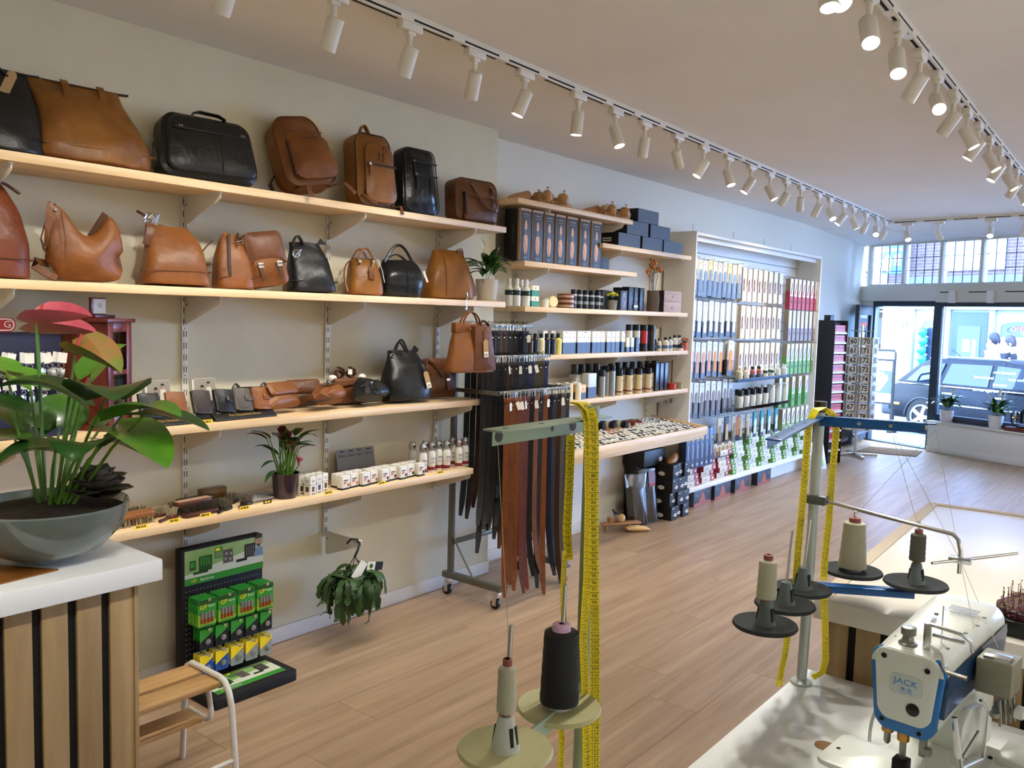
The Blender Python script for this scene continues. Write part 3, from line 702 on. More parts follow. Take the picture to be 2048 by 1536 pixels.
# --- bag hanging from the second shelf
b = bag('cognac leather tote hanging from a hook under the second shelf', 3.36, 3.0, 1.292, -10)
obj('body', sack(L_cog, [(0, .148, .055, 0, 0), (.012, .15, .058, 0, 0), (.09, .135, .052, 0, 0), (.17, .118, .036, 0, .003), (.225, .108, .02, 0, .005), (.255, .104, .008, 0, .006)], seed=81, wr=.009).mesh('body'), b)
obj('front_panel', MB(L_brn).prism([(-.01, .012), (.14, .012), (.098, .245), (-.01, .245)], -.0585, -.02).mesh('panel', .004), b)
obj('top_cuff', MB(L_cog).b(-.108, -.018, .205, -.01, .024, .262).mesh('cuff', .006), b)
for yy in (-.012, .016): obj('handle', MB(L_cog).strap(bez([(-.06, yy, .24), (-.05, yy, .30), (-.005, yy * .4, .335), (.02, yy * .3, .335), (.05, yy, .30), (.07, yy, .24)], 12), .016, .004, (0.2, 1, 0)).mesh('handle'), b)
for sx in (-.045, .06): obj('rivet', MB(M_brass).prism(circ(.004, 8, sx, .23), -.064, -.056).mesh('rivet'), b)
obj('top_tab', MB(L_drk).strap([(.06, 0, .258), (.09, 0, .275), (.115, 0, .262), (.13, 0, .245)], .02, .006, (0, 1, 0)).mesh('tab'), b)
obj('tag_strap', MB(L_drk).strap([(.02, -.03, .27), (.045, -.06, .22), (.05, -.064, .17)], .006, .003).mesh('strap'), b)
kraft(b, (.055, -.067, .165), 0, -.08, 0, .085)
one('hanging_hook', 'small silver hook chain holding the tan tote under the shelf', 'hook', MB(M_chrome).tube([(0, .01, .075), (0, -.004, .085), (0, -.008, .06), (.003, 0, .045), (-.003, 0, .03), (0, 0, .012), (.006, 0, .0), (0, 0, -.008), (-.007, 0, 0)], .0028, 6).mesh('hook'), (3.365, 3.035, 1.63))

# --- third shelf, small bags
b = bag('flat black leather pouch with two raised loops behind the wallets', 2.215, 3.24, Z3, -6, 25, lift=.012)
obj('body', slab(L_blk, rr_out(.2, .11, .02, .92), .035, .006, .01, .003, 9, 3).mesh('body'), b)
for sx in (-.07, .065): obj('loop', MB(L_blk).strap(arc((sx - .02, 0, .10), (sx + .02, 0, .095), .03), .014, .005, (0, 1, 0)).mesh('loop'), b)
b = bag('tan flap purse standing behind the price label, third shelf', 2.295, 3.14, Z3, 14, 35, lift=.03)
o_ = rr_out(.205, .105, .016, .98)
obj('body', slab(L_cog, o_, .05, .008, .012, .003, 9, 5).mesh('body'), b)
obj('flap', slab(L_cog, [(x, z) for x, z in rr_out(.185, .062, .012)], .012, .004, .004, .002, 9, 5, y0=-.038).mesh('flap'), b).location = (0, 0, .046)
obj('inner_fold', MB(L_brn).b(-.098, -.012, .098, .098, .014, .112).mesh('fold', .003), b)
b = bag('dark brown leather flap bag lying behind the tan purse', 2.50, 3.27, Z3, -10, 25, lift=.012)
obj('body', slab(L_drk, rr_out(.18, .115, .018, .95), .04, .008, .01, .004, 9, 8).mesh('body'), b)
obj('flap', slab(L_brn, rr_out(.175, .07, .016), .012, .005, .004, .003, 9, 5, y0=-.03).mesh('flap'), b).location = (0, 0, .05)
b = bag('tan leather belt bag with curved zip, lying on the third shelf', 2.545, 3.13, Z3, 10, 38, lift=.03)
o_ = [(-.12, .03), (-.06, .0), (.03, 0), (.09, .012), (.115, .045), (.10, .085), (.05, .11), (-.01, .108), (-.07, .075), (-.115, .045)]
obj('body', slab(L_cog, o_, .055, .014, .018, .004, 9, 5).mesh('body'), b)
obj('front_pocket', slab(L_cog, [(x * .62 + .03, z * .68 + .008) for x, z in o_], .02, .01, .008, .003, 9, 6, y0=-.035).mesh('pocket'), b)
obj('curved_zip', MB(M_zip).strap([(-.05, -.042, .075), (.0, -.05, .082), (.05, -.05, .07), (.085, -.04, .045)], .008, .004, (0, 0, 1)).mesh('zip'), b)
obj('zip_slider', MB(M_chrome).tube([(-.012, -.054, .082), (.0, -.056, .088), (.004, -.056, .078), (-.008, -.055, .074)], .0025, 6).mesh('slider'), b)
obj('zip_pull', pull(L_brn, (-.105, -.02, .05), .04, .014, (-.5, -.3, -.8)).mesh('pull'), b)
obj('belt', MB(M_zipb).strap([(-.12, 0, .03), (-.16, -.01, .008), (-.13, -.03, .002), (-.05, -.04, .0)], .025, .003, (0, 1, .2)).mesh('belt'), b)
b = bag('boxy brown crossbody bag with padding paper and its strap rolled on top', 2.765, 3.27, Z3, -8, 4, lift=.004)
obj('body', MB(L_brn).b(-.095, -.04, 0, .095, .04, .128).mesh('body', .012, 3), b)
obj('front_zip', MB(M_brass).strap([(-.05, -.043, .088), (.0, -.043, .093), (.085, -.043, .1)], .006, .004, (0, 0, 1)).mesh('zip'), b)
obj('rolled_strap', MB(L_drk).strap([V((.02 + (.012 + a * .0022) * math.cos(a), 0, .152 + (.012 + a * .0022) * math.sin(a))) for a in range(9)], .03, .006, (0, 1, 0)).strap([V((-.045 + (.014 + a * .002) * math.cos(a), 0, .152 + (.014 + a * .002) * math.sin(a))) for a in range(9)], .03, .006, (0, 1, 0)).mesh('rolled_strap'), b)
for sx in (-.085, .085): obj('padding_paper', slab(M_paper, circ(.022, 10, sx, .128, .018), .03, .006, .006, .006, 30, 3).mesh('paper'), b)
obj('price_sticker', MB(M_paper).b(-.012, -.03, .145, .012, -.028, .17).mesh('sticker'), b)
b = bag('black leather sling bag with one silver zip slider, third shelf', 2.80, 3.13, Z3, 12, 32, lift=.025)
o_ = [(-.13, .02), (-.06, .0), (.06, 0), (.12, .012), (.132, .05), (.10, .085), (.03, .125), (-.02, .132), (-.06, .11), (-.10, .06)]
obj('body', slab(L_blk, o_, .06, .016, .02, .003, 9, 25).mesh('body'), b)
obj('front_pocket', slab(L_blk, [(x * .6 + .045, z * .7 + .006) for x, z in o_], .02, .01, .008, .002, 9, 6, y0=-.038).mesh('pocket'), b)
obj('zip_slider', MB(M_chrome).tube([V((-.015 + .007 * math.cos(a), -.056, .072 + .007 * math.sin(a))) for a in range(7)], .002, 6).mesh('slider'), b)
obj('zip_pull', pull(L_nvy, (-.012, -.058, .066), .06, .013, (.2, -.1, -1)).mesh('pull'), b)
obj('top_zip', MB(M_zipb).strap([(-.08, -.03, .07), (-.02, -.045, .085), (.06, -.045, .09)], .007, .004, (0, 0, 1)).mesh('zip'), b)
b = bag('black leather tote backpack with a kraft tag standing on the third shelf', 3.07, 3.17, Z3, -6, 7, lift=.009)
obj('body', sack(L_blk, [(0, .125, .065, 0, 0), (.014, .138, .073, 0, 0), (.08, .14, .074, 0, 0), (.16, .12, .058, 0, .004), (.22, .098, .03, 0, .008), (.26, .09, .01, 0, .012)], seed=91, wr=.010).mesh('body'), b)
obj('handle', MB(L_blk).tube(arc((-.055, -.005, .25), (.025, -.005, .25), .065, 12), .0055, 7).mesh('handle'), b)
obj('handle', MB(L_blk).tube(arc((-.045, .025, .25), (.035, .025, .25), .055, 12), .0055, 7).mesh('handle'), b)
obj('ring', MB(M_chrome).tube([V((-.085 + .014 * math.cos(a * .66), -.02, .235 + .008 * math.sin(a * .66))) for a in range(11)], .0025, 6).mesh('ring'), b)
obj('cuff', MB(L_blk).b(-.092, -.018, .215, -.02, .02, .262).mesh('cuff', .005), b)
obj('top_tab', MB(L_blk).prism([(.05, .25), (.075, .285), (.10, .265), (.09, .25)], -.003, .006).mesh('tab'), b)
obj('tag_strap', MB(L_nvy).strap([(.04, -.02, .25), (.06, -.05, .2), (.075, -.066, .14)], .006, .003).mesh('strap'), b)
kraft(b, (.082, -.072, .135), -.1, -.15, 0, .08)
b = bag('dark brown buckled satchel at the right end of the third shelf', 3.335, 3.2, Z3, -12, 6, lift=.008)
o_ = rr_out(.21, .205, .03, .86)
obj('body', slab(L_drk, o_, .08, .012, .014, .004, 9, 33).mesh('body'), b)
obj('flap', slab(L_brn, [(x * .98, max(z, .11) + .006) for x, z in o_], .092, .006, .01, .003, 9, 35).mesh('flap'), b)
obj('buckle_strap', MB(L_drk).strap([(.03, -.058, .12), (.03, -.06, .08), (.035, -.058, .04)], .018, .004).mesh('strap'), b)
obj('buckle', MB(M_chrome).b(.018, -.066, .085, .042, -.061, .108).mesh('buckle', .002), b)
obj('diagonal_strap', MB(L_drk).strap([(-.085, -.05, .205), (-.04, -.058, .16), (.0, -.06, .11)], .012, .004).mesh('strap'), b)

# ------------------------------------------------------------------ plants helper
def leafm(m, base, az, el, L, w, droop=.6, shape='lance', cup=.15, nu=8, roll=0, mb=None):
    """one leaf blade as a curved grid; az/el in degrees, droop in radians over the length"""
    mb = mb or MB(m); az = math.radians(az); el = math.radians(el); p = V(base); rows = []
    side = V((-math.sin(az), math.cos(az), 0))
    for i in range(nu + 1):
        t = i / nu
        e = el - droop * t; d = V((math.cos(az) * math.cos(e), math.sin(az) * math.cos(e), math.sin(e)))
        if i: p = p + d * (L / nu)
        n = side.cross(d).normalized() * -1
        if shape == 'lance': ww = w * math.sin(PI * (.06 + .94 * t) ** .8) ** .9
        elif shape == 'heart': ww = w * max(0, 1 - t ** 2.1) ** .75 * min(1, t * 5 + .2) ** .5
        elif shape == 'round': ww = w * math.sqrt(max(0, 1 - (2 * t - 1) ** 2)) + w * .06
        else: ww = w * (1 - t ** 3)
        ww = max(ww, w * .02); sd = (side * math.cos(roll) + n * math.sin(roll))
        back = -d * L * .24 * (1 - t / .3) if (shape == 'heart' and t < .3) else V((0, 0, 0))
        rows.append([p + sd * ww * s_ * .5 + n * abs(s_) ** 1.5 * cup * ww + back * abs(s_) for s_ in (-1, -.55, 0, .55, 1)])
    mb.loft(rows, cap=False, closed=False)
    return mb
def greens(key, c1, c2, r=.3): return mat(key, c1, r, col2=c2, scale=9, spec=.5, lo=.3, hi=.7, coat=.25)
G_dark = greens('leaf_dark', '1f3d17', '2c5420'); G_mid = greens('leaf_mid', '3c6e1c', '2f5a18'); G_lite = greens('leaf_light', '5f9428', '457a1e')
G_fern = greens('leaf_fern', '26401c', '345426', .5); G_stem = mat('green_stem', '5d8a2c', .5); G_white = mat('white_spathe', 'e8ecdf', .5)
M_soil = mat('potting_soil', '1f150e', .95, col2='33261a', scale=60, bump=.6)
def pot(t, prof, m, soil_r, soil_z, name='pot'):
    obj(name, MB(m).lathe(prof, 32, cap=False).mesh(name), t)
    obj('soil', MB(M_soil).lathe([(0, soil_z - .01), (soil_r, soil_z - .01), (soil_r, soil_z), (soil_r * .5, soil_z + .006), (0, soil_z + .008)], 20, cap=False).mesh('soil'), t)

# ------------------------------------------------------------------ third shelf: key display, pen cabinet, wallets
M_navy = mat('navy_board', '141838', .5)
t = thing('keyring_display', 'navy keyring display with a red oval sign, behind the anthurium', 'display stand', (1.20, 3.18, Z3))
obj('board', MB(M_navy).b(-.17, 0, 0, .16, .012, .36).mesh('board', .002), t)
obj('base_box', MB(M_navy).b(-.17, -.1, 0, .16, 0, .09).mesh('base', .002), t)
obj('lettering', text('TAU', .03, M_ltext), t, (.02, -.1008, .045))
sg = obj('oval_sign', MB(mat('sign_red', 'b3201c', .4)).prism(rrect(.2, .05, .024, 6, -.09, .385), -.006, .004).mesh('sign'), t)
obj('sign_border', MB(M_ltext).loft([[(x, -.0065, z) for x, z in rrect(.19, .042, .02, 6, -.09, .385)], [(x, -.0065, z) for x, z in rrect(.18, .034, .016, 6, -.09, .385)]], cap=False).mesh('border'), sg)
obj('lettering', text('G', .034, M_ltext), sg, (-.018, -.0068, .385))
card = MB(M_paper).b(-.014, -.001, -.03, .014, .001, .006).mesh('card', 0)
keyr = MB(M_chrome).tube([V((.009 * math.cos(a), .002 * math.sin(a * 2), -.04 + .009 * math.sin(a))) for a in range(8)], .0012, 5).box((0, 0, -.066), (.026, .004, .032)).mesh('keyring', .001)
hookm = MB(M_chrome).tube([(0, 0, 0), (0, -.09, 0), (0, -.095, .006)], .0016, 5).mesh('hook')
rr = random.Random(5)
for r_ in range(3):
    for c_ in range(6):
        x = -.145 + c_ * .055; z = .285 - r_ * .092
        obj('peg', hookm, t, (x, 0, z + .006))
        for q in range(2):
            k = obj('carded_keyring', keyr, t, (x, -.085 + q * .045, z), (0, rr.uniform(-.25, .25), rr.uniform(-.5, .5)))
            obj('card', card, k)
zt = 1.533
M_mah = mat('mahogany', '6e2a1c', .35, col2='54190f', scale=5, stretch=(6, 6, .8), coat=.2)
t = thing('pen_cabinet', 'red-brown wooden pen display cabinet with glazed front beside the anthurium', 'display cabinet', (1.475, 3.08, Z3), (0, 0, math.radians(30)))
H = zt - Z3; wf, dp = .142, .195
obj('carcass', MB(M_mah).b(0, 0, .02, .012, dp, H).b(wf - .012, 0, .02, wf, dp, H).b(.012, dp - .01, .02, wf - .012, dp, H).b(-.012, -.012, 0, wf + .012, dp + .012, .022).b(-.014, -.016, H, wf + .014, dp + .014, H + .014).mesh('carcass', .002), t)
obj('door_frame', MB(M_mah).b(0, -.008, .022, .03, 0, H).b(wf - .03, -.008, .022, wf, 0, H).b(.03, -.008, H - .035, wf - .03, 0, H).b(.03, -.008, .022, wf - .03, 0, .055).b(.03, -.008, .205, wf - .03, 0, .222).mesh('door_frame', .001), t)
obj('lining', MB(mat('cream_lining', 'e0d6b8', .8)).b(.012, .024, .03, wf - .012, .028, H - .01).mesh('lining'), t)
for z0 in (.06, .224): obj('glass', MB(glass('pen_glass', a=-.06)).b(.03, -.005, z0 - .004, wf - .03, -.003, z0 + .145).mesh('glass'), t)
pen = MB(M_black).tube([(0, 0, 0), (0, 0, .07), (0, 0, .135)], [.004, .0048, .003], 8).mesh('pen_barrel')
penm = MB(M_chrome).tube([(0, 0, .064), (0, 0, .074)], .0053, 8).tube([(0, -.005, .078), (0, -.005, .12)], .001, 5).mesh('pen_trim')
cream = MB(mat('cream_pen', 'd6c9a2', .4)).tube([(0, 0, 0), (0, 0, .07), (0, 0, .135)], [.004, .0048, .003], 8).mesh('pen_barrel')
for r_ in range(2):
    for c_ in range(6):
        p_ = obj('pen', pen if c_ % 2 else cream, t, (.037 + c_ * .0136, .010, .058 + r_ * .166)); obj('pen_trim', penm, p_)
t = thing('sign_holder', 'small wooden stand with a white monogram card on the pen cabinet', 'sign', (1.475 + .866 * .07 - .5 * .08, 3.08 + .5 * .07 + .866 * .08, zt + .0145), (0, 0, math.radians(30)))
obj('foot', MB(M_mah).b(-.06, -.03, 0, .06, .03, .012).mesh('foot', .002), t)
obj('board', MB(M_mah).b(-.045, -.006, .012, .04, .006, .075).mesh('board', .002), t)
obj('card', MB(M_paper).b(-.036, -.0075, .016, .036, -.0062, .07).mesh('card'), t)
obj('monogram', text('CL', .02, M_dtext), t, (0, -.0078, .046))

M_wal = {'k': L_blk, 't': L_cog, 'd': leather('dark_choc_leather', '3a3028', '2c241e'), 'g': leather('taupe_leather', '57504a', '48423c')}
M_tray = mat('black_tray', '1b1a19', .45)
def wallet_stand(x0, w, label, items, rz):
    t = thing('wallet_stand', label, 'display stand', (x0, 3.075, Z3), (0, 0, rz))
    obj('tray', MB(M_tray).prism([(0, 0), (.16, 0), (.16, .012), (.045, .018), (.035, .03), (0, .006)], 0, w, 'x').mesh('tray', .0015), t)
    obj('lettering', text('The Chesterfield Brand', .0165, M_gold), t, (w / 2, .0165, .0195), (math.radians(-50), 0, 0))
    return t
wallet_stand(1.605, .30, 'black display ledge with gold brand lettering, under the three plain wallets', 3, 0)
wallet_stand(1.915, .30, 'black display ledge with gold brand lettering, under the three clasp wallets', 3, .03)
for x, c_, clasp, lab in ((1.665, 'k', 0, 'plain black leather wallet leaning on the left display ledge'), (1.775, 't', 0, 'plain tan leather wallet in the middle of the left ledge'), (1.885, 'd', 0, 'plain dark brown wallet at the right of the left ledge'),
                          (1.985, 'k', 1, 'black leather wallet with a snap clasp on the right ledge'), (2.075, 'g', 1, 'taupe leather wallet with a snap clasp on the right ledge'), (2.165, 't', 1, 'tan leather wallet with a brass snap clasp on the right ledge')):
    t = thing('leather_wallet', lab, 'wallet', (x, 3.112, Z3 + .030), (math.radians(-24), math.radians(5), .06), 'wallets on the display ledges')
    m = M_wal[c_]
    obj('cover', MB(m).prism(rrect(.078, .102, .006, 3, 0, .051), -.009, .009).mesh('cover', .003), t)
    obj('spine', MB(m).tube([(-.039, 0, .004), (-.039, 0, .098)], .0095, 8).mesh('spine'), t)
    obj('stitch_line', MB(M_dark).b(-.026, -.0093, .014, .024, -.0088, .0152).mesh('stitch'), t)
    if clasp:
        c = obj('clasp', MB(m).strap([(.045, .004, .058), (.046, -.008, .057), (.02, -.0115, .056), (.004, -.0115, .056)], .024, .004, (0, 0, 1)).mesh('clasp', .001), t)
        obj('snap', MB(M_chrome if c_ != 't' else M_brass).prism(circ(.005, 10, .012, .056), -.0155, -.0125).mesh('snap'), c)
M_ph1 = mat('photo_sky', '978f80', .5); M_ph2 = mat('photo_ground', '55504a', .5); M_ph3 = mat('photo_dark', '2b2725', .5); M_ph4 = mat('photo_light', 'd8d2c4', .5); M_ph5 = mat('photo_skin', 'a98b74', .5)
def brochure(x, lab, warm):
    t = thing('photo_card', lab, 'photo card', (x, 3.235, Z3), (math.radians(-6), 0, math.radians(-3)))
    obj('card', MB(M_paper).b(-.048, 0, 0, .048, .002, .165).b(-.055, .003, .0, -.047, .03, .16).mesh('card'), t)
    pr = MB(M_ph1).b(-.047, -.0006, .035, .047, 0, .164).use(M_ph2).b(-.047, -.001, .035, .047, 0, .10)
    pr.use(M_ph3).prism([(-.024, .05), (-.004, .05), (-.006, .115), (-.02, .115)], -.0016, -.001).use(M_ph5).prism(circ(.0075, 10, -.013, .125, .009), -.0018, -.001).use(M_ph3).prism(circ(.008, 10, -.013, .131, .006), -.002, -.001)
    pr.use(M_ph4).prism([(.002, .07), (.03, .07), (.026, .128), (.006, .128)], -.0016, -.001).use(M_ph5).prism(circ(.0075, 10, .015, .139, .009), -.0018, -.001).use(M_ph3).prism(circ(.008, 10, .015, .146, .005), -.002, -.001).prism([(.003, .045), (.028, .045), (.029, .07), (.003, .07)], -.0016, -.001)
    pr.use(M_ph3).b(-.047, -.002, 0, .047, 0, .035)
    obj('photo_print', pr.mesh('photo'), t)
brochure(1.765, 'photo card of a couple outdoors behind the tan wallet', 1)
brochure(1.97, 'photo card of a couple outdoors behind the black clasp wallet', 0)

# ------------------------------------------------------------------ price labels
PL = MB(M_yel).b(-.024, -.001, 0, .024, .001, .016).mesh('label_plate', 0)
rr = random.Random(9)
PLD = []
for k in range(4):
    mb = MB(M_dtext); x = -.019
    while x < .016: w_ = rr.uniform(.002, .005); mb.b(x, -.0016, .004, x + w_, -.001, .0125); x += w_ + rr.uniform(.0012, .003)
    PLD.append(mb.mesh('digits'))
def price(px, py, y, z, lab, k=0):
    p = at_y(px, py, y)
    t = thing('price_label', lab, 'price label', (p.x, y, z), (math.radians(-18), 0, 0), 'yellow shelf price labels')
    obj('plate', PL, t); obj('digits', PLD[k % 4], t, kind='stuff')
price(415, 850, 3.053, Z3, 'yellow price label under the left wallet ledge', 0)
for i, (px, py, nm) in enumerate(((283, 1055, 'in front of the large pale-bristled brush'), (350, 1042, 'between the two dauber brushes'), (412, 1033, 'in front of the striped shoe brush'), (490, 1016, 'at the right end of the brushes'),
                                  (658, 985, 'in front of the leather paint cartons'), (765, 964, 'in front of the white dye boxes'), (882, 941, 'in front of the white bottles'))):
    price(px, py, 3.056, Z4, 'yellow price label ' + nm, i + 1)
one('price_label', 'small black price tag beside the calla lily pot', 'price label', MB(M_dtext).b(-.02, -.001, 0, .02, .001, .016).use(M_yel).b(-.014, -.0015, .004, -.002, -.001, .012).b(.002, -.0015, .004, .012, -.001, .012).mesh('tag'), (at_y(535, 1008, 3.09).x, 3.09, Z4))

# ------------------------------------------------------------------ lowest shelf: brushes
M_bw = [mat('brush_wood_%d' % i, c1, .4, col2=c2, scale=4, stretch=(1, 9, 9)) for i, (c1, c2) in enumerate((('a0662c', '7c4a1c'), ('5a3320', '44251a'), ('241a14', '1b130f'), ('7a5a2a', '5e4420')))]
M_br = [mat('bristle_%d' % i, c1, .8, col2=c2, scale=40) for i, (c1, c2) in enumerate((('b5a789', '8d8168'), ('3e3426', '2a2218'), ('6b6250', '4a4335'), ('8a7c64', '6b604b')))]
def bristles(m, w, d, z0, z1, n, seed, splay=.25):
    mb = MB(m); r = random.Random(seed)
    for i in range(n):
        x = r.uniform(-w / 2, w / 2); y = r.uniform(-d / 2, d / 2); dx = x / w * splay * abs(z1 - z0) * 2 + r.uniform(-.002, .002); dy = y / d * splay * abs(z1 - z0) * 2
        mb.tube([(x, y, z0), (x + dx, y + dy, z1)], [.0022, .0016], 4)
    return mb.mesh('bristles')
def brush(x, y, w, d, h, bl, up, wm, bm, lab, rz=0, stripes=False, rx=0):
    t = thing('shoe_brush', lab, 'brush', (x, y, Z4), (rx, 0, math.radians(rz)), 'shoe brushes on the lowest shelf')
    z0 = 0 if up else bl
    obj('handle', MB(M_bw[wm]).prism([(a, b) for a, b in rrect(w, d, d * .42, 5)], z0, z0 + h, 'z').mesh('handle', .005), t)
    if stripes:
        for k in (-1, 0, 1): obj('wood_stripe', MB(mat('pale_stripe', 'c49a78', .4)).b(-w * .46, k * d * .26 - .003, z0 + h, w * .46, k * d * .26 + .003, z0 + h + .0015).mesh('stripe'), t)
    obj('bristles', bristles(M_br[bm], w * .9, d * .72, z0 + h if up else bl, z0 + h + bl if up else 0, int(90 if w > .1 else 45), int(x * 100)), t, kind='stuff')
    return t
zx = lambda px, y=3.1: at_y(px, 1030, y).x
brush(zx(262, 3.13), 3.13, .19, .062, .02, .03, False, 0, 0, 'large wooden shoe brush with pale bristles down, beside the bowl', 6)
brush(zx(250, 3.20), 3.215, .19, .06, .02, .026, True, 0, 3, 'wooden shoe brush with bristles up behind the large pale brush', 4)
for px, yy, lab, w in ((323, 3.19, 'small dauber brush behind, left of the striped brush', .055), (345, 3.13, 'small dauber brush in front, next to the large pale brush', .055), (349, 3.22, 'small dauber brush nearest the wall, by the upright', .055)):
    t = brush(zx(px, yy), yy, w, .034, .014, .028, True, 1, 0 if yy < 3.2 else 3, lab, 20)
    obj('grip', MB(M_bw[1]).tube([(-.02, 0, .007), (-.06, -.01, .007), (-.085, -.012, .007)], [.008, .006, .007], 8).mesh('grip'), t)
brush(zx(393, 3.20), 3.215, .17, .05, .03, .02, False, 2, 1, 'black wooden shoe brush lying behind the striped brush', 5)
brush(zx(395, 3.13), 3.165, .17, .05, .024, .03, False, 1, 1, 'dark brush with pale inlaid stripes on its back', 5, True)
brush(zx(405, 3.09), 3.105, .165, .046, .018, .032, True, 1, 1, 'dark-bristled shoe brush lying bristles up at the shelf edge', 4)
brush(zx(430, 3.25), 3.27, .13, .05, .045, .02, False, 3, 3, 'olive wooden block brush near the wall', 3)
for px, yy, lab in ((440, 3.15, 'round dauber brush right of the striped brush'), (452, 3.11, 'dark round dauber lying in front'), (462, 3.2, 'round dark dauber brush near the polish cloth'), (493, 3.13, 'dark dauber brush behind the rightmost brush price label')):
    t = brush(zx(px, yy), yy, .06, .04, .016, .026, True, 2, 2, lab, 25)
    obj('grip', MB(M_bw[2]).tube([(-.02, 0, .007), (-.055, -.012, .007), (-.08, -.016, .008)], [.008, .006, .007], 8).mesh('grip'), t)
t = thing('cloth_packet', 'white polishing cloth in a clear bag beside the brushes', 'cloth packet', (zx(512, 3.2), 3.21, Z4), (0, 0, .1))
obj('cloth', MB(M_paper).b(-.075, -.06, 0, .06, .06, .012).mesh('cloth', .004), t)
obj('clear_bag', slab(M_film, rr_out(.2, .15, .012), .018, .004, .004, .004, 30, 3).mesh('clear_bag'), t, (0, .075, .01), (math.radians(90), 0, 0))
# ------------------------------------------------------------------ calla lily in a purple glass pot
t = thing('calla_plant', 'pink calla lily in a purple glass pot on the lowest shelf', 'potted plant', (2.30, 3.14, Z4))
pot(t, [(0, .004), (.045, .004), (.047, 0), (.052, .02), (.062, .11), (.064, .113), (.06, .112), (.05, .02), (0, .015)], mat('purple_glass', '2a1a2c', .08, coat=.5), .055, .098)
rr = random.Random(21); PURP = greens('leaf_purple', '3a1420', '4c1c28')
for i in range(22):
    az = rr.uniform(0, 360); el = rr.uniform(50, 88); h = rr.uniform(.07, .18); b0 = V((rr.uniform(-.025, .025), rr.uniform(-.025, .025), .1))
    tip = b0 + V((math.cos(math.radians(az)) * h * .35, math.sin(math.radians(az)) * h * .3, h))
    lf = obj('leaf', leafm((G_mid, G_dark, G_dark, PURP)[i % 4], tip, az, 40 + rr.uniform(-20, 30), rr.uniform(.08, .12), rr.uniform(.03, .045), rr.uniform(.5, 1.3)).mesh('leaf'), t)
    obj('stem', MB(G_stem).tube([b0, b0.lerp(tip, .5) + V((0, 0, .01)), tip], [.004, .003, .002], 5).mesh('stem'), lf)
for az, el in ((200, 5), (190, 20)): obj('leaf', leafm(G_dark, (-.06, -.02, .17 if el > 10 else .13), az, el, .1, .03, .9).mesh('leaf'), t)
for p_, a in (((.005, -.03, .235), 0), ((.05, -.03, .17), 40), ((-.02, .0, .3), 120), ((.03, .01, .28), 200)):
    fl = MB(mat('pink_calla', 'c0607e', .45) if a < 100 else mat('maroon_calla', '5a1524', .45))
    fl.loft([[V(p_) + V((r_ * math.cos(k * PI / 6), r_ * math.sin(k * PI / 6), z + .012 * math.cos(k * PI / 6 - a) * (z > 0))) for k in range(12)] for r_, z in ((.003, -.03), (.007, -.01), (.013, .004), (.02, .012))], cap=False)
    obj('flower', fl.mesh('flower'), t); obj('stem', MB(G_stem).tube([(p_[0] * .4, p_[1] * .4, .1), V(p_) + V((0, 0, -.03))], .003, 5).mesh('stem'), t)

# ------------------------------------------------------------------ cartons and bottles on the lowest shelf
M_carton = mat('white_carton', 'dedbd0', .55)
SW = {n: mat('swatch_' + n, c, .5) for n, c in (('brown', '4a2e1c'), ('black', '161616'), ('navy', '1d2b4c'), ('taupe', '4c4238'), ('tan', 'b06a36'), ('sand', 'c98d55'), ('red', '8e2a22'), ('khaki', '8a7a4e'), ('blue', '2a4a7c'), ('coffee', '3c2416'), ('grey', '66665f'))}
vgb = MB(M_carton).b(-.019, -.019, 0, .019, .019, .086).mesh('carton', .001)
vgi = MB(M_dtext).b(-.019, -.0194, .05, .019, -.019, .0515).b(-.0194, -.019, .05, -.019, .019, .0515).prism(circ(.006, 10), .0861, .0866, 'z').b(-.012, -.0194, .006, .012, -.019, .010).mesh('print')
def vg(x, y, c, lab):
    t = thing('paint_carton', lab, 'carton', (x, y, Z4), (0, 0, .25), 'leather paint cartons')
    obj('carton', vgb, t); obj('print', vgi, t, kind='stuff')
    obj('colour_window', MB(SW[c]).b(-.009, -.0195, .018, .009, -.019, .042).b(-.0195, -.009, .018, -.019, .009, .042).mesh('window'), t)
    obj('lettering', text('VG', .0165, M_dtext), t, (0, -.0196, .066)); obj('lettering', text('VG', .0165, M_dtext), t, (-.0196, 0, .066), (0, 0, -PI / 2))
for i, (x, y, c) in enumerate(((2.405, 3.10, 'taupe'), (2.452, 3.115, 'navy'), (2.50, 3.13, 'brown'))): vg(x, y, c, 'white leather paint carton in front, swatch %s' % ('taupe', 'navy blue', 'brown')[i])
for i, (x, y, c) in enumerate(((2.375, 3.145, 'brown'), (2.42, 3.16, 'coffee'), (2.465, 3.175, 'brown'), (2.51, 3.19, 'black'))): vg(x, y, c, 'white leather paint carton in the second row, %s' % nth(i, 4))
dyb = MB(M_carton).b(-.026, -.017, .006, .026, .017, .066).mesh('carton', .001)
dyk = MB(M_blackm).b(-.0262, -.0172, 0, .0262, .0172, .009).mesh('base')
dyt = MB(mat('red_print', 'b0352c', .5)).b(-.018, -.0174, .034, .006, -.017, .038).b(-.018, -.0174, .028, -.002, -.017, .032).use(M_dtext).b(-.018, -.0174, .042, .012, -.017, .047).mesh('print')
def dye(x, y, c, lab):
    t = thing('dye_box', lab, 'carton', (x, y, Z4), (0, 0, .12), 'white dye boxes')
    obj('carton', dyb, t); obj('dark_base', dyk, t); obj('print', dyt, t, kind='stuff')
    obj('colour_dot', MB(SW[c]).prism(circ(.0085, 12, .015, .021), -.0178, -.017).mesh('dot'), t)
dc = ['tan', 'sand', 'red', 'khaki', 'coffee', 'brown', 'brown', 'black', 'navy']
for i in range(9): dye(2.60 + i * .0625, 3.098 + (i % 2) * .012, dc[i], 'white dye box with a %s dot, %s in the front row' % (dc[i], nth(i, 9)))
